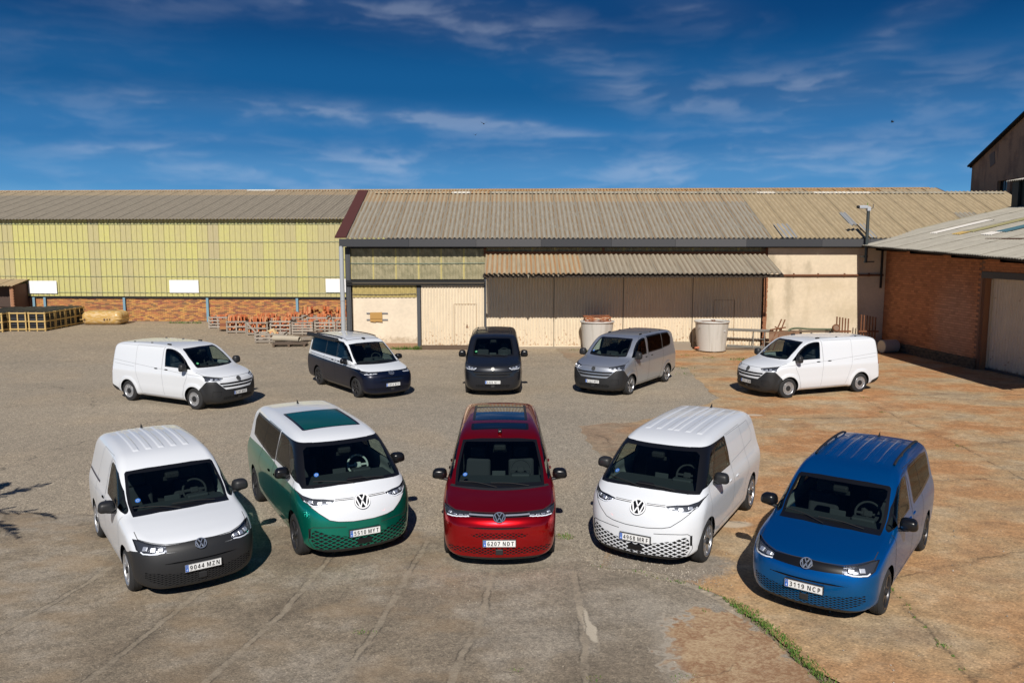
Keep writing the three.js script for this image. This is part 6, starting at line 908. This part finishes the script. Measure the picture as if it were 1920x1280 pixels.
  region('rear_bumper', 'rearBumper', M.plastic, V);
  region('windscreen_border', 'screenBorder', M.gloss, V);
  region('windscreen', 'screen', M.glass, V);
  region('cowl', 'cowl', M.plastic, V);
  region('grille_panel', 'strip', o.strip, V);
  region('grille_opening', 'hole', M.dark, V, 0, 0.03, true);
  region('air_slot', 'slot', M.dark, V, 0, 0.03, true);
  region('fog_lamp_panel', 'pocket', M.plastic, V, 0, 0.015, true);
  if (o.roofGlass) { const rb = region('roof_window', 'roofGlass', o.roofGlassMat || M.roofGlass, V); region('roof_window_border', 'roofBorder', M.gloss, rb); }
  const onS = (s, y, sg, off = 0) => { const p = F.onSide(s, y, sg), n = F.normal(p); return { p: [p[0] + n[0] * off, p[1] + n[1] * off, zc - p[2] + n[2] * -off], n: [n[0], n[1], -n[2]] }; };
  const onF = (x, y, off = 0) => { let p = F.onFront(x, y); for (let k = 0; !p && k < 60; k++) { x *= 0.985; p = F.onFront(x, y); } const n = F.normal(p); return { p: [p[0] + n[0] * off, p[1] + n[1] * off, zc - p[2] - n[2] * off], n: [n[0], n[1], -n[2]] }; };
  const onT = (x, s, off = 0) => { const p = F.onTop(x, s), n = F.normal(p); return { p: [p[0] + n[0] * off, p[1] + n[1] * off, zc - p[2] - n[2] * off], n: [n[0], n[1], -n[2]] }; };
  const ribbon = (pts, w, off = 0.0025) => { // flat strip lying on the surface
    const pos = [], nor = [], idx = [];
    pts.forEach((q, i) => { const a = pts[Math.max(0, i - 1)].p, b = pts[Math.min(pts.length - 1, i + 1)].p, t = new THREE.Vector3(b[0] - a[0], b[1] - a[1], b[2] - a[2]).normalize(), n = new THREE.Vector3(...q.n), c = t.cross(n).normalize().multiplyScalar(w / 2); for (const k of [-1, 1]) { pos.push(q.p[0] + n.x * off + c.x * k, q.p[1] + n.y * off + c.y * k, q.p[2] + n.z * off + c.z * k); nor.push(n.x, n.y, n.z); } if (i) { const o2 = i * 2; idx.push(o2 - 2, o2 - 1, o2, o2, o2 - 1, o2 + 1); } });
    const g = new THREE.BufferGeometry(); g.setAttribute('position', new THREE.Float32BufferAttribute(pos, 3)); g.setAttribute('normal', new THREE.Float32BufferAttribute(nor, 3)); g.setIndex(idx); return g;
  };
  const resample = (line, step = 0.035) => { const out = []; for (let i = 0; i < line.length - 1; i++) { const [a, b] = [line[i], line[i + 1]], n = Math.max(1, Math.ceil(Math.hypot(a[0] - b[0], a[1] - b[1]) / step)); for (let k = 0; k < n; k++) out.push([lerp(a[0], b[0], k / n), lerp(a[1], b[1], k / n)]); } out.push(line[line.length - 1]); return out; };
  // doors with their glass, handles and mirrors
  for (const sg of [-1, 1]) {
    const dr = region('front_door', 'door', paint, V, sg);
    if (o.upper) region('upper_door_panel', 'doorUpper', upper, dr, sg);
    region('window_frame', 'pillar', M.gloss, dr, sg);
    region('door_window', 'frontGlass', M.glass, dr, sg); region('quarter_window', 'quarterGlass', M.glass, dr, sg);
    const h = (s, y, mat) => { const q = onS(s, y, sg, 0.002), up = new THREE.Vector3(...q.n), g = new THREE.SphereGeometry(1, 14, 8); g.scale(0.016, 0.022, 0.085); const m4 = new THREE.Matrix4().makeBasis(up, new THREE.Vector3(0, 1, 0).cross(new THREE.Vector3(0, 0, 1)).lengthSq() ? new THREE.Vector3(0, 1, 0) : up, new THREE.Vector3(0, 0, 1)); m4.setPosition(...q.p); return g.applyMatrix4(m4); };
    part('door_handle', h(...C.handles[0]), o.handleMat || paint, dr);
    // mirror: shell on an arm
    const [ms, my, mx] = C.mirror, foot = onS(ms - 0.05, my - 0.05, sg, 0), hx = sg * (Math.abs(foot.p[0]) + 0.135), mz = zc - ms;
    const shell = new THREE.SphereGeometry(1, 24, 16); const sp = shell.attributes.position;
    for (let i = 0; i < sp.count; i++) { let x = sp.getX(i), y = sp.getY(i), z = sp.getZ(i); const pw = (v, e) => Math.sign(v) * Math.pow(Math.abs(v), e); x = pw(x, 0.62); y = pw(y, 0.62); z = z > 0 ? pw(z, 0.85) : pw(z, 0.35) * 0.55; sp.setXYZ(i, x * (0.125 - 0.012 * y) + sg * 0.012 * z, y * (o.tallMirror ? 0.125 : 0.092), z * 0.115); }
    shell.computeVertexNormals(); shell.translate(hx, my + 0.035, mz);
    const mir = part('side_mirror', merged([shell]), o.mirrorMat || M.gloss, dr);
    const arm = rbox(0.2, 0.045, 0.1, 0.02, (hx + foot.p[0]) / 2 - sg * 0.01, my - 0.055, mz + 0.01, 0, 0, sg * 0.18); part('mirror_arm', arm, M.plastic, dr);
    if (o.slide !== false) {
      const sd = region('sliding_door', 'slide', paint, V, sg); if (o.upper) region('upper_door_panel', 'slideUpper', upper, sd, sg);
      part('door_handle', h(...C.handles[1]), o.handleMat || paint, sd);
    }
    if (o.rearGlass) { const rb = region('rear_window', 'rearGlass', o.rearGlass, V, sg); region('window_frame', 'rearBorder', M.gloss, rb, sg); }
    if (o.tailLamp) region('tail_lamp', 'tailLamp', M.red_lamp, V, sg);
    // head lamp: recessed housing, lens and bright elements
    const hl = region('headlight', 'lamp', M.smoke, V, sg, 0.045, true);
    region('lens', 'lamp', M.lens, hl, sg, 0.0005);
    const cx = C.lamp.reduce((a, p) => a + p[0], 0) / C.lamp.length, xs = C.lamp.map((p) => p[0]), x0 = Math.min(...xs), x1 = Math.max(...xs);
    const mid = (x) => { let lo = 9, hi = -9; for (let y = 0.6; y < 1.2; y += 0.005) if (sdPoly(C.lamp, x, y) < -0.012) { lo = Math.min(lo, y); hi = Math.max(hi, y); } return [lo, hi]; };
    const bits = [], drl = []; const nb = o.lampBits || 3;
    for (let k = 0; k < nb; k++) { const x = lerp(x0, x1, (k + 0.8) / (nb + 0.9)), [lo, hi] = mid(x); if (hi - lo < 0.02) continue; const q = onF(sg * x, (lo + hi) / 2 + 0.006, -0.03), hh = Math.min(0.07, (hi - lo) * 0.62), g = rbox(Math.min(0.085, (x1 - x0) / nb * 0.62), hh, 0.03, 0.01); const m4 = new THREE.Matrix4().lookAt(new THREE.Vector3(...q.n), new THREE.Vector3(), new THREE.Vector3(0, 1, 0)); m4.setPosition(...q.p); bits.push(g.applyMatrix4(m4)); }
    part('reflector', merged(bits), M.chrome, hl);
    const line = []; for (let x = x0 + 0.03; x < x1 - 0.045; x += 0.025) { const [lo, hi] = mid(x); if (hi > lo) { line.push(onF(sg * x, o.drlTop ? hi : lo, -0.012)); } }
    if (line.length > 2) part('light_strip', ribbon(line, 0.018, 0), M.bright, hl);
    // wheels
    for (const sa of [d.FO, d.FO + d.wb]) {
      const w = new THREE.Group(); w.name = 'wheel'; V.add(w); w.position.set(sg * (d.track - d.tyreW / 2), d.R, zc - sa); w.rotation.y = sg > 0 ? 0 : Math.PI; if (sa === d.FO) w.rotation.y += o.steer || 0;
      const ws = wheelSet(o.wheel, d.R, d.tyreW); part('tyre', ws.tyre, o.dusty ? M.tyreDusty : M.tyre, w); part('rim', ws.rim, o.rimMat || M.alloy, w); part('hub_cap', ws.hub, o.hubMat || M.dark, w); part('brake_disc', ws.brake, M.dark, w);
      const liner = new THREE.CylinderGeometry(d.R + 0.06, d.R + 0.06, 0.42, 28, 1, true, -Math.PI / 2, Math.PI); liner.rotateZ(Math.PI / 2); { const b = new THREE.Box3().setFromBufferAttribute(liner.attributes.position); if (b.max.y < 0.1) liner.rotateX(Math.PI); else if (b.min.y < -0.1 && b.max.y > 0.1) liner.rotateX(b.max.z > 0.1 ? -Math.PI / 2 : Math.PI / 2); }
      const ln = merged([at(liner, sg * (d.track - 0.25), d.R, zc - sa), box(0.01, 0.5, 0.78, sg * (d.track - 0.46), d.R + 0.12, zc - sa)]); part('wheel_housing', ln, M.dark, V);
    }
    // shut lines
    const seams = []; const add = (line, w) => seams.push(ribbon(resample(line).map(([s, y]) => onS(s, y, sg)), w));
    const runs = (line) => { let run = []; const flush = () => { if (run.length > 2) seams.push(ribbon(run.map(([s, y]) => onS(s, y, sg)), 0.009)); run = []; }; for (const q of resample(line)) { if (sdPoly(C.black, q[0], q[1]) < 0.02) flush(); else run.push(q); } flush(); }; const fd = C.frontDoor; runs([...fd, fd[0]]); if (o.slide !== false) { const sl = C.slideDoor; runs([...sl.slice(1), sl[0]]); }
    for (const l of o.seams || []) add(l, 0.009);
    for (const q of seams) part('shut_line', q, o.seamMat || M.gap, V);
  }
  { // hood shut line, left and right halves
    const half = resample(C.hood.filter((p) => p[0] >= 0 && p[1] < C.wiperY - 0.04));
    for (const sg of [-1, 1]) part('hood_shut_line', ribbon(half.map(([x, y]) => onF(sg * x, y)), 0.01), M.gap, V);
  }
  if (o.shape === 'buzz') { // light bar between the lamps
    for (const sg of [-1, 1]) { const l = []; for (let x = 0.13; x <= 0.44; x += 0.03) l.push(onF(sg * x, 1.04 + 0.012 * (0.44 - x))); const st = part('light_bar', ribbon(l, 0.034), M.gloss, V); part('light_strip', ribbon(l, 0.012, 0.005), M.bright, st); }
    const radar = onF(0, 0.345, 0.004); part('sensor_panel', rbox(0.24, 0.1, 0.03, 0.012, radar.p[0], radar.p[1], radar.p[2] - 0.008), M.gloss, V);
    for (const sg of [-1, 1]) { const l = resample([[0.3, 0.612], [0.63, 0.63], [0.8, 0.63], [0.85, 0.585], [0.86, 0.38], [0.78, 0.225], [0.5, 0.205]]).map(([x, y]) => onF(sg * x, y)); part('bumper_shut_line', ribbon(l, 0.009), M.gap, V); }
    const cam = onF(0, 1.29, 0.004);
  } else { const q = onF(0, o.shape === 'trans' ? 0.375 : 0.345, 0.006); part('sensor_panel', rbox(0.12, 0.09, 0.03, 0.01, q.p[0], q.p[1], q.p[2] - 0.006), M.plastic, V); }
  if (o.chromeBar) { for (const sg of [-1, 1]) { const l = []; for (let x = 0.1; x <= 0.5; x += 0.03) l.push(onF(sg * x, 0.9)); part('chrome_bar', ribbon(l.map((q) => ({ p: [q.p[0], q.p[1] - 0.002, q.p[2]], n: q.n })), 0.034, 0.01), M.chrome, V); } }
  // badge
  { const [by, br] = C.badge, q = onF(0, by, 0.004), m4 = new THREE.Matrix4().lookAt(new THREE.Vector3(...q.n), new THREE.Vector3(), new THREE.Vector3(0, 1, 0)); m4.setPosition(...q.p);
    const disc = new THREE.CylinderGeometry(br, br, 0.014, 32); disc.rotateX(Math.PI / 2); const b = part('badge', disc.applyMatrix4(m4), M.gloss, V);
    m4.setPosition(q.p[0] + q.n[0] * 0.006, q.p[1] + q.n[1] * 0.006, q.p[2] + q.n[2] * 0.006); part('emblem', badgeGeometry(br * 0.98).applyMatrix4(m4), o.badgeMat || M.badgeChrome, b); }
  // plate
  { const q = onF(0, C.plateY, 0.018), g = new THREE.BoxGeometry(0.52, 0.11, 0.008), rx = -Math.atan2(q.n[1], q.n[2]) * 0.5; const mats = [M.satin, M.satin, M.satin, M.satin, plateTexture(o.plate), M.satin];
    const pl = part('licence_plate', at(g, q.p[0], q.p[1], q.p[2] + 0.01, rx), mats, V); part('plate_holder', rbox(0.54, 0.128, 0.03, 0.008, q.p[0], q.p[1], q.p[2] - 0.011, rx), M.plastic, pl); }
  // wipers
  for (const [x0, x1] of [[0.5, -0.15], [-0.05, -0.68]]) { const pts = [[x0, C.wiperY - 0.01], [lerp(x0, x1, 0.5), C.wiperY + 0.03], [x1, C.wiperY + 0.035]].map(([x, y]) => onF(x, y, 0.025).p); part('wiper', tube(pts, 0.009, 14, 5), M.dark, V); }
  // roof antenna
  if (o.antenna !== false) { const q = onT(0, C.antenna), g = new THREE.ConeGeometry(0.035, 0.085, 12); const ps = g.attributes.position; for (let i = 0; i < ps.count; i++) { const t = (ps.getY(i) + 0.0425) / 0.085; ps.setXYZ(i, ps.getX(i) * 0.6, ps.getY(i), ps.getZ(i) * 1.9 - t * t * 0.07); } g.computeVertexNormals(); g.translate(q.p[0], q.p[1] + 0.04, q.p[2]); part('roof_antenna', g, M.dark, V); }
  // windscreen sticker and mirror mount
  if (o.sticker) { const q = onF(-0.6, C.wiperY + 0.13, -0.006), g = new THREE.CylinderGeometry(0.04, 0.04, 0.002, 20); g.rotateX(Math.PI / 2); const m4 = new THREE.Matrix4().lookAt(new THREE.Vector3(...q.n), new THREE.Vector3(), new THREE.Vector3(0, 1, 0)); m4.setPosition(q.p[0] + q.n[0] * 0.009, q.p[1] + q.n[1] * 0.009, q.p[2] + q.n[2] * 0.009); const st = part('windscreen_sticker', g.applyMatrix4(m4), o.sticker, V); const num = new THREE.RingGeometry(0.016, 0.022, 16); m4.setPosition(q.p[0] + q.n[0] * 0.0115, q.p[1] + q.n[1] * 0.0115, q.p[2] + q.n[2] * 0.0115); part('sticker_mark', num.applyMatrix4(m4), M.paleCloth, st); }
  { const y1 = C.screen[C.screen.length - 1][1]; const q = onF(0, y1 - 0.05, -0.06); part('camera_housing', merged([rbox(0.22, 0.1, 0.1, 0.03, q.p[0], q.p[1], q.p[2]), rbox(0.24, 0.07, 0.03, 0.014, q.p[0], q.p[1] - 0.08, q.p[2] - 0.09)]), M.dark, V); }
  // cabin
  { const [da, db] = C.dashS, hw = F.half((da + db) / 2, C.dashY) - 0.12;
    const cab = part('dashboard', merged([rbox(hw * 2, 0.2, db - da, 0.06, 0, C.dashY - 0.1, zc - (da + db) / 2), rbox(hw * 1.2, 0.14, 0.3, 0.05, 0, C.dashY - 0.2, zc - da - 0.05), rbox(0.34, 0.07, 0.16, 0.03, 0.37, C.dashY + 0.015, zc - db + 0.1), rbox(0.24, 0.1, 0.02, 0.01, -0.02, C.dashY + 0.03, zc - db + 0.06, -0.2)]), o.dashMat || M.dash, V);
    const wheelRing = at(merged([new THREE.TorusGeometry(0.185, 0.018, 8, 32), box(0.34, 0.035, 0.02), box(0.035, 0.18, 0.02, 0, -0.09, 0), rbox(0.13, 0.1, 0.04, 0.02)]), 0.38, C.dashY + 0.05, zc - db - 0.12, -0.5); part('steering_wheel', wheelRing, o.wheelTrim || M.cabin, V);
    const rows = [C.seatS, ...(o.rows || [])]; const sy = C.dashY - 0.62;
    rows.forEach((s, i) => { for (const x of i ? [-0.5, 0, 0.5] : [-0.42, 0.4]) part('seat', at(seatGeometry(), x, sy, zc - s), o.seatMat || M.seatCloth, V); });
    part('cabin_floor', box(1.6, 0.05, d.L - 1.5, 0, 0.32, -0.25 + 0), M.cabin, V);
    if (o.bulkhead) { const sb = C.seatS + 0.42, sh = new THREE.Shape(); const hw2 = (y) => F.half(sb, y) - 0.05; const ys = [0.3, 0.6, 0.9, 1.1, 1.3, 1.5, 1.7].filter((y) => y < d.H - 0.12); sh.moveTo(-hw2(0.3), 0.3); for (const y of ys) sh.lineTo(hw2(y), y); sh.lineTo(hw2(d.H - 0.12) * 0.86, d.H - 0.11); sh.lineTo(-hw2(d.H - 0.12) * 0.86, d.H - 0.11); for (const y of ys.slice().reverse()) sh.lineTo(-hw2(y), y); part('bulkhead', at(new THREE.ExtrudeGeometry(sh, { depth: 0.02, bevelEnabled: false }), 0, 0, zc - sb), M.cabin, V); }
    // inner lining of the shell around the cabin
    const lim = o.bulkhead ? C.seatS + 0.45 : d.L - 0.1; const all = B.T; const fs = front(C.screen), fw = [sideP(C.frontWin), sideP(C.quarterWin), ...(o.rearGlass ? C.rearWins.map(sideP) : [])];
    B.T = coarse.filter((t) => { let s = 0, y = 0; for (let k = 0; k < 3; k++) { const p = B.P[t[k]]; s += p[2] / 3; y += p[1] / 3; if (p[2] < C.screenMaxS && fs(p) < 0.012) return false; if (Math.abs(p[0]) > 0.5) for (const g of fw) if (g(p) < 0.012) return false; if (o.roofGlass && p[1] > d.H - 0.2 && Math.abs(p[0]) < 0.6) return false; } return s < lim && s > C.screenS - 0.1 && y > 0.9 && (y > C.wiperY - 0.04 || s > 1.0); });
    part('interior_lining', B.geometry(() => true, 0.018), trimMat, V); B.T = all;
  }
  if (o.extra) o.extra({ V, F, B, C, d, zc, onS, onF, onT, ribbon, resample, part, paint });
  return V;
}
// ---------------------------------------------------------------- the ten vans
const buzzLong = stretch(SPEC.buzz, 0.25), caddyLong = stretch(SPEC.caddy, 0.215), multiLong = { ...stretch(SPEC.multi, 0.2, 4.2), wb: 3.124 }; multiLong.zc = multiLong.FO + multiLong.wb / 2;
const caddyRibs = ribs(2.38, 4.0, 1.6, [0, 0.2, 0.4], 0.085, 0.014);
SPEC.caddy.detail = caddyRibs; caddyLong.detail = ribs(2.42, 4.1, 1.6, [0, 0.2, 0.4], 0.085, 0.014);
const buzzCargo = { ...SPEC.buzz, detail: ribs(1.78, 4.1, 1.7, [0.06, 0.27, 0.48], 0.09, 0.013) };
const transDetail = (w0) => { const a = flare(SPEC.trans.FO, SPEC.trans.R, 0.02), b = flare(SPEC.trans.FO + SPEC.trans.wb, SPEC.trans.R, 0.02); return (ax, y, s) => a(ax, y, s) + b(ax, y, s); };
SPEC.trans.detail = transDetail();
const group = 'vans parked in two arcs on the yard';

makeVan({ shape: 'caddy', key: 'caddy', spec: SPEC.caddy, name: 'compact_van', label: 'white compact panel van with dark grey plastic bumper, front row far left', category: 'van', group, pose: [-4.61, -11.526, 0.621], paint: M.white, darkBumper: M.plastic, strip: M.plastic, handleMat: M.white, mirrorMat: M.plastic, wheel: 'split', rimMat: M.steel, plate: '9044 MZN', sticker: M.stickerBlue, bulkhead: true, fineRoof: true, lampBits: 3, seamMat: M.softGap,
  extra: ({ V, onS, ribbon }) => { for (const sg of [-1, 1]) { const l = []; for (let s = 3.1; s < 4.25; s += 0.05) l.push(onS(s, 1.16, sg)); part('door_rail', ribbon(l, 0.035, 0.006), M.rail, V); } } });
makeVan({ shape: 'buzz', key: 'buzzLong', spec: buzzLong, ext: 0.25, name: 'passenger_van', label: 'green van with white roof and white V shaped nose, glass sunroof', category: 'van', group, pose: [-2.447, -12.913, 0.506], paint: M.green, upper: M.white, rearGlass: M.tint, wheel: 'five', rimMat: M.darkAlloy, plate: '5510 MYT', sticker: M.stickerBlue, roofGlass: [[0.54, 1.74, 3.24]], roofShift: 0, roofGlassMat: M.greenGlass, wheelTrim: M.paleCloth, rows: [3.0], seamMat: M.gap, badgeMat: M.bright });
makeVan({ shape: 'multi', key: 'multi', spec: SPEC.multi, name: 'passenger_van', label: 'dark red people carrier facing straight ahead with chrome bar between its headlights', category: 'van', group, pose: [-0.202, -12.38, 0.01], paint: M.red, rearGlass: M.tint, wheel: 'seven', rimMat: M.darkAlloy, plate: '6207 NDT', sticker: M.stickerBlue, roofGlass: [[0.525, 2.73, 4.23], [0.535, 2.23, 2.57]], roofShift: 0, strip: M.gloss, chromeBar: true, rows: [3.1, 4.0], antenna: false, lampBits: 4,
  extra: ({ V, onT }) => { const q = onT(0, 2.12); part('roof_antenna', rbox(0.07, 0.05, 0.16, 0.02, q.p[0], q.p[1] + 0.02, q.p[2]), M.gloss, V); } });
makeVan({ shape: 'buzz', key: 'buzzCargo', spec: buzzCargo, name: 'cargo_van', label: 'all white rounded panel van with ribbed roof, between red and blue vans', category: 'van', group, pose: [2.001, -12.613, -0.52], paint: M.white, slide: true, wheel: 'split', rimMat: M.alloy, plate: '4968 MRF', sticker: M.stickerBlue, bulkhead: true, fineRoof: true, mirrorMat: M.plastic, seamMat: M.softGap, badgeMat: M.bright, seams: [[[2.42, 1.3], [4.0, 1.37], [4.12, 1.5], [3.98, 1.76], [2.45, 1.78]]],
  extra: ({ V, onS }) => { const h = []; for (const y of [0.95, 1.45]) { const q = onS(4.63, y, 1); h.push(rbox(0.07, 0.06, 0.06, 0.012, q.p[0] + 0.01, q.p[1], q.p[2])); } part('door_hinge', merged(h), M.dark, V); } });
makeVan({ shape: 'caddy', key: 'caddyLong', spec: caddyLong, ext: 0.215, name: 'compact_van', label: 'bright metallic blue compact van with black roof rails', category: 'van', group, pose: [4.083, -10.767, -0.638], paint: M.blue, rearGlass: M.tint, strip: M.gloss, wheel: 'five', rimMat: M.darkAlloy, plate: '3119 NCP', fineRoof: true, rows: [3.15], mirrorMat: M.gloss, lampBits: 2,
  extra: ({ V, onT }) => { for (const sg of [-1, 1]) { const pts = []; for (let i = 0; i <= 14; i++) { const s = lerp(2.46, 4.3, i / 14), q = onT(sg * 0.6, s); pts.push([q.p[0], q.p[1] + (i === 0 || i === 14 ? 0.005 : i === 1 || i === 13 ? 0.03 : 0.04), q.p[2]]); } const g = tube(pts, 0.02, 40, 6); const feet = [0.3, 0.65].map((t) => { const q = onT(sg * 0.6, lerp(2.46, 4.3, t)); return rbox(0.03, 0.06, 0.1, 0.01, q.p[0], q.p[1] + 0.025, q.p[2]); }); part('roof_rail', merged([g, ...feet]), M.plastic, V); } } });

const transFeet = ({ V, onT }) => { const f = []; for (const sg of [-1, 1]) for (const s of [2.42, 3.25, 4.1]) { const q = onT(sg * 0.62, s); f.push(rbox(0.05, s < 2.5 ? 0.06 : 0.025, s < 2.5 ? 0.16 : 0.07, 0.012, q.p[0], q.p[1] + 0.01, q.p[2])); } part('roof_mount', merged(f), M.dark, V); };
const flapLine = [[0.6, 1.09], [1.7, 1.15], [2.8, 1.22], [4.82, 1.37]];
const cargoSeams = { seams: [flapLine, [[3.74, 1.19], [4.75, 1.25]], [[2.5, 1.885], [4.6, 1.875]]], tailLamp: true, tallMirror: true, darkBumper: M.plastic, mirrorMat: M.plastic, handleMat: M.plastic, antenna: false, badgeMat: M.darkBadge };
const mediumA = makeVan({ shape: 'trans', key: 'trans', coarse: 1.35, spec: SPEC.trans, name: 'cargo_van', label: 'white medium panel van with black bumper, back row far left by the pallets', category: 'van', group, pose: [-8.705, -25.406, 1.083], paint: M.white, wheel: 'steel', rimMat: M.steel, hubMat: M.plastic, plate: '5187 MRF', sticker: M.stickerGreen, bulkhead: true, seamMat: M.softGap, ...cargoSeams, extra: transFeet });
makeVan({ shape: 'multi', key: 'multiLong', coarse: 1.3, spec: multiLong, ext: 0.2, name: 'camper_van', label: 'two-tone white and navy camper van with side awning and pop-up roof', category: 'camper van', group, pose: [-4.018, -26.817, 0.639], paint: M.navy, upper: M.white, rearGlass: M.tint, wheel: 'seven', rimMat: M.darkAlloy, plate: '3014 NCP', strip: M.navy, rows: [3.2], antenna: false, seamMat: M.gap, mirrorMat: M.gloss,
  extra: ({ V, onT, onF, ribbon, onS }) => {
    const a = onT(-0.7, 2.7), b = onT(-0.7, 4.85); const y = Math.max(a.p[1], b.p[1]) + 0.0;
    const prof = new THREE.Shape(); prof.moveTo(-0.07, -0.05); prof.lineTo(0.05, -0.06); prof.quadraticCurveTo(0.075, -0.01, 0.06, 0.05); prof.lineTo(-0.03, 0.065); prof.quadraticCurveTo(-0.08, 0.03, -0.07, -0.05);
    const g = new THREE.ExtrudeGeometry(prof, { depth: 2.5, bevelEnabled: true, bevelSize: 0.008, bevelThickness: 0.01, bevelSegments: 2 }); g.translate(-0.8, 1.8, b.p[2] - 0.3); part('awning_case', g, M.plastic, V);
    const roof = []; const outline = (x) => { const l = []; for (let s = 2.2; s < 4.8; s += 0.06) l.push(onT(x, s)); return ribbon(l, 0.022, 0.004); }; roof.push(outline(-0.6), outline(0.6)); const l = []; for (let x = -0.62; x <= 0.63; x += 0.05) l.push(onT(x, 2.24)); roof.push(ribbon(l, 0.024, 0.004)); part('roof_seal', merged(roof), M.dark, V);
    for (const sg of [-1, 1]) { const pts = []; for (let i = 0; i <= 12; i++) { const q = onT(sg * 0.66, lerp(2.5, 4.7, i / 12)); pts.push([q.p[0], q.p[1] + 0.03, q.p[2]]); } part('roof_rail', tube(pts, 0.018, 30, 6), M.plastic, V); }
    const q = onT(0.02, 2.2); part('roof_antenna', rbox(0.09, 0.06, 0.15, 0.02, q.p[0], q.p[1] + 0.025, q.p[2]), M.dark, V);
    for (const sg of [-1, 1]) { const st = []; for (let k = 0; k < 2; k++) { const ln = []; for (let s = 1.0; s < 4.9; s += 0.08) ln.push(onS(s, lerp(1.045, 1.125, (s - 1) / 3.9) + k * 0.035, sg)); st.push(ribbon(ln, 0.014)); } part('side_stripe', merged(st), M.navy, V); }
  } });
makeVan({ shape: 'trans', key: 'trans', coarse: 1.35, spec: SPEC.trans, name: 'passenger_van', label: 'dark graphite van facing straight ahead in the middle of the back row', category: 'van', group, pose: [-0.654, -27.069, 0.008], paint: M.graphite, rearGlass: M.tint, wheel: 'seven', rimMat: M.darkAlloy, plate: '0400 NFT', badgeMat: M.darkBadge, sticker: M.stickerGreen, rows: [3.0, 3.9], tallMirror: true, handleMat: M.plastic, mirrorMat: M.gloss, antenna: false, sillMat: M.plastic, extra: transFeet });
makeVan({ shape: 'trans', key: 'trans', coarse: 1.35, spec: SPEC.trans, name: 'passenger_van', label: 'silver grey passenger van with dark bumper in front of a white tank', category: 'van', group, pose: [2.768, -27.275, -0.595], paint: M.silver, rearGlass: M.tint, wheel: 'seven', rimMat: M.alloy, plate: '6223 NDT', badgeMat: M.darkBadge, sticker: M.stickerBlue, rows: [3.0, 3.9], tallMirror: true, darkBumper: M.plastic, mirrorMat: M.plastic, handleMat: M.plastic, antenna: false, tailLamp: true, extra: transFeet });
{ // the same model again, at the far right
  const c = mediumA.clone(), a = -1.205, zc = SPEC.trans.zc; c.name = numbered('cargo_van'); c.position.set(8.09 - Math.sin(a) * zc, 0, -27.426 - Math.cos(a) * zc); c.rotation.y = a; scene.add(c);
  c.userData.label = 'white medium panel van with black bumper, back row far right near the brick shed';
  c.traverse((m) => { if (m.name === 'licence_plate') m.material = m.material.map((q) => q.map ? plateTexture('0061 MZN') : q); if (m.name === 'windscreen_sticker') m.material = M.stickerBlue; });
}
renderer.render(scene, camera);
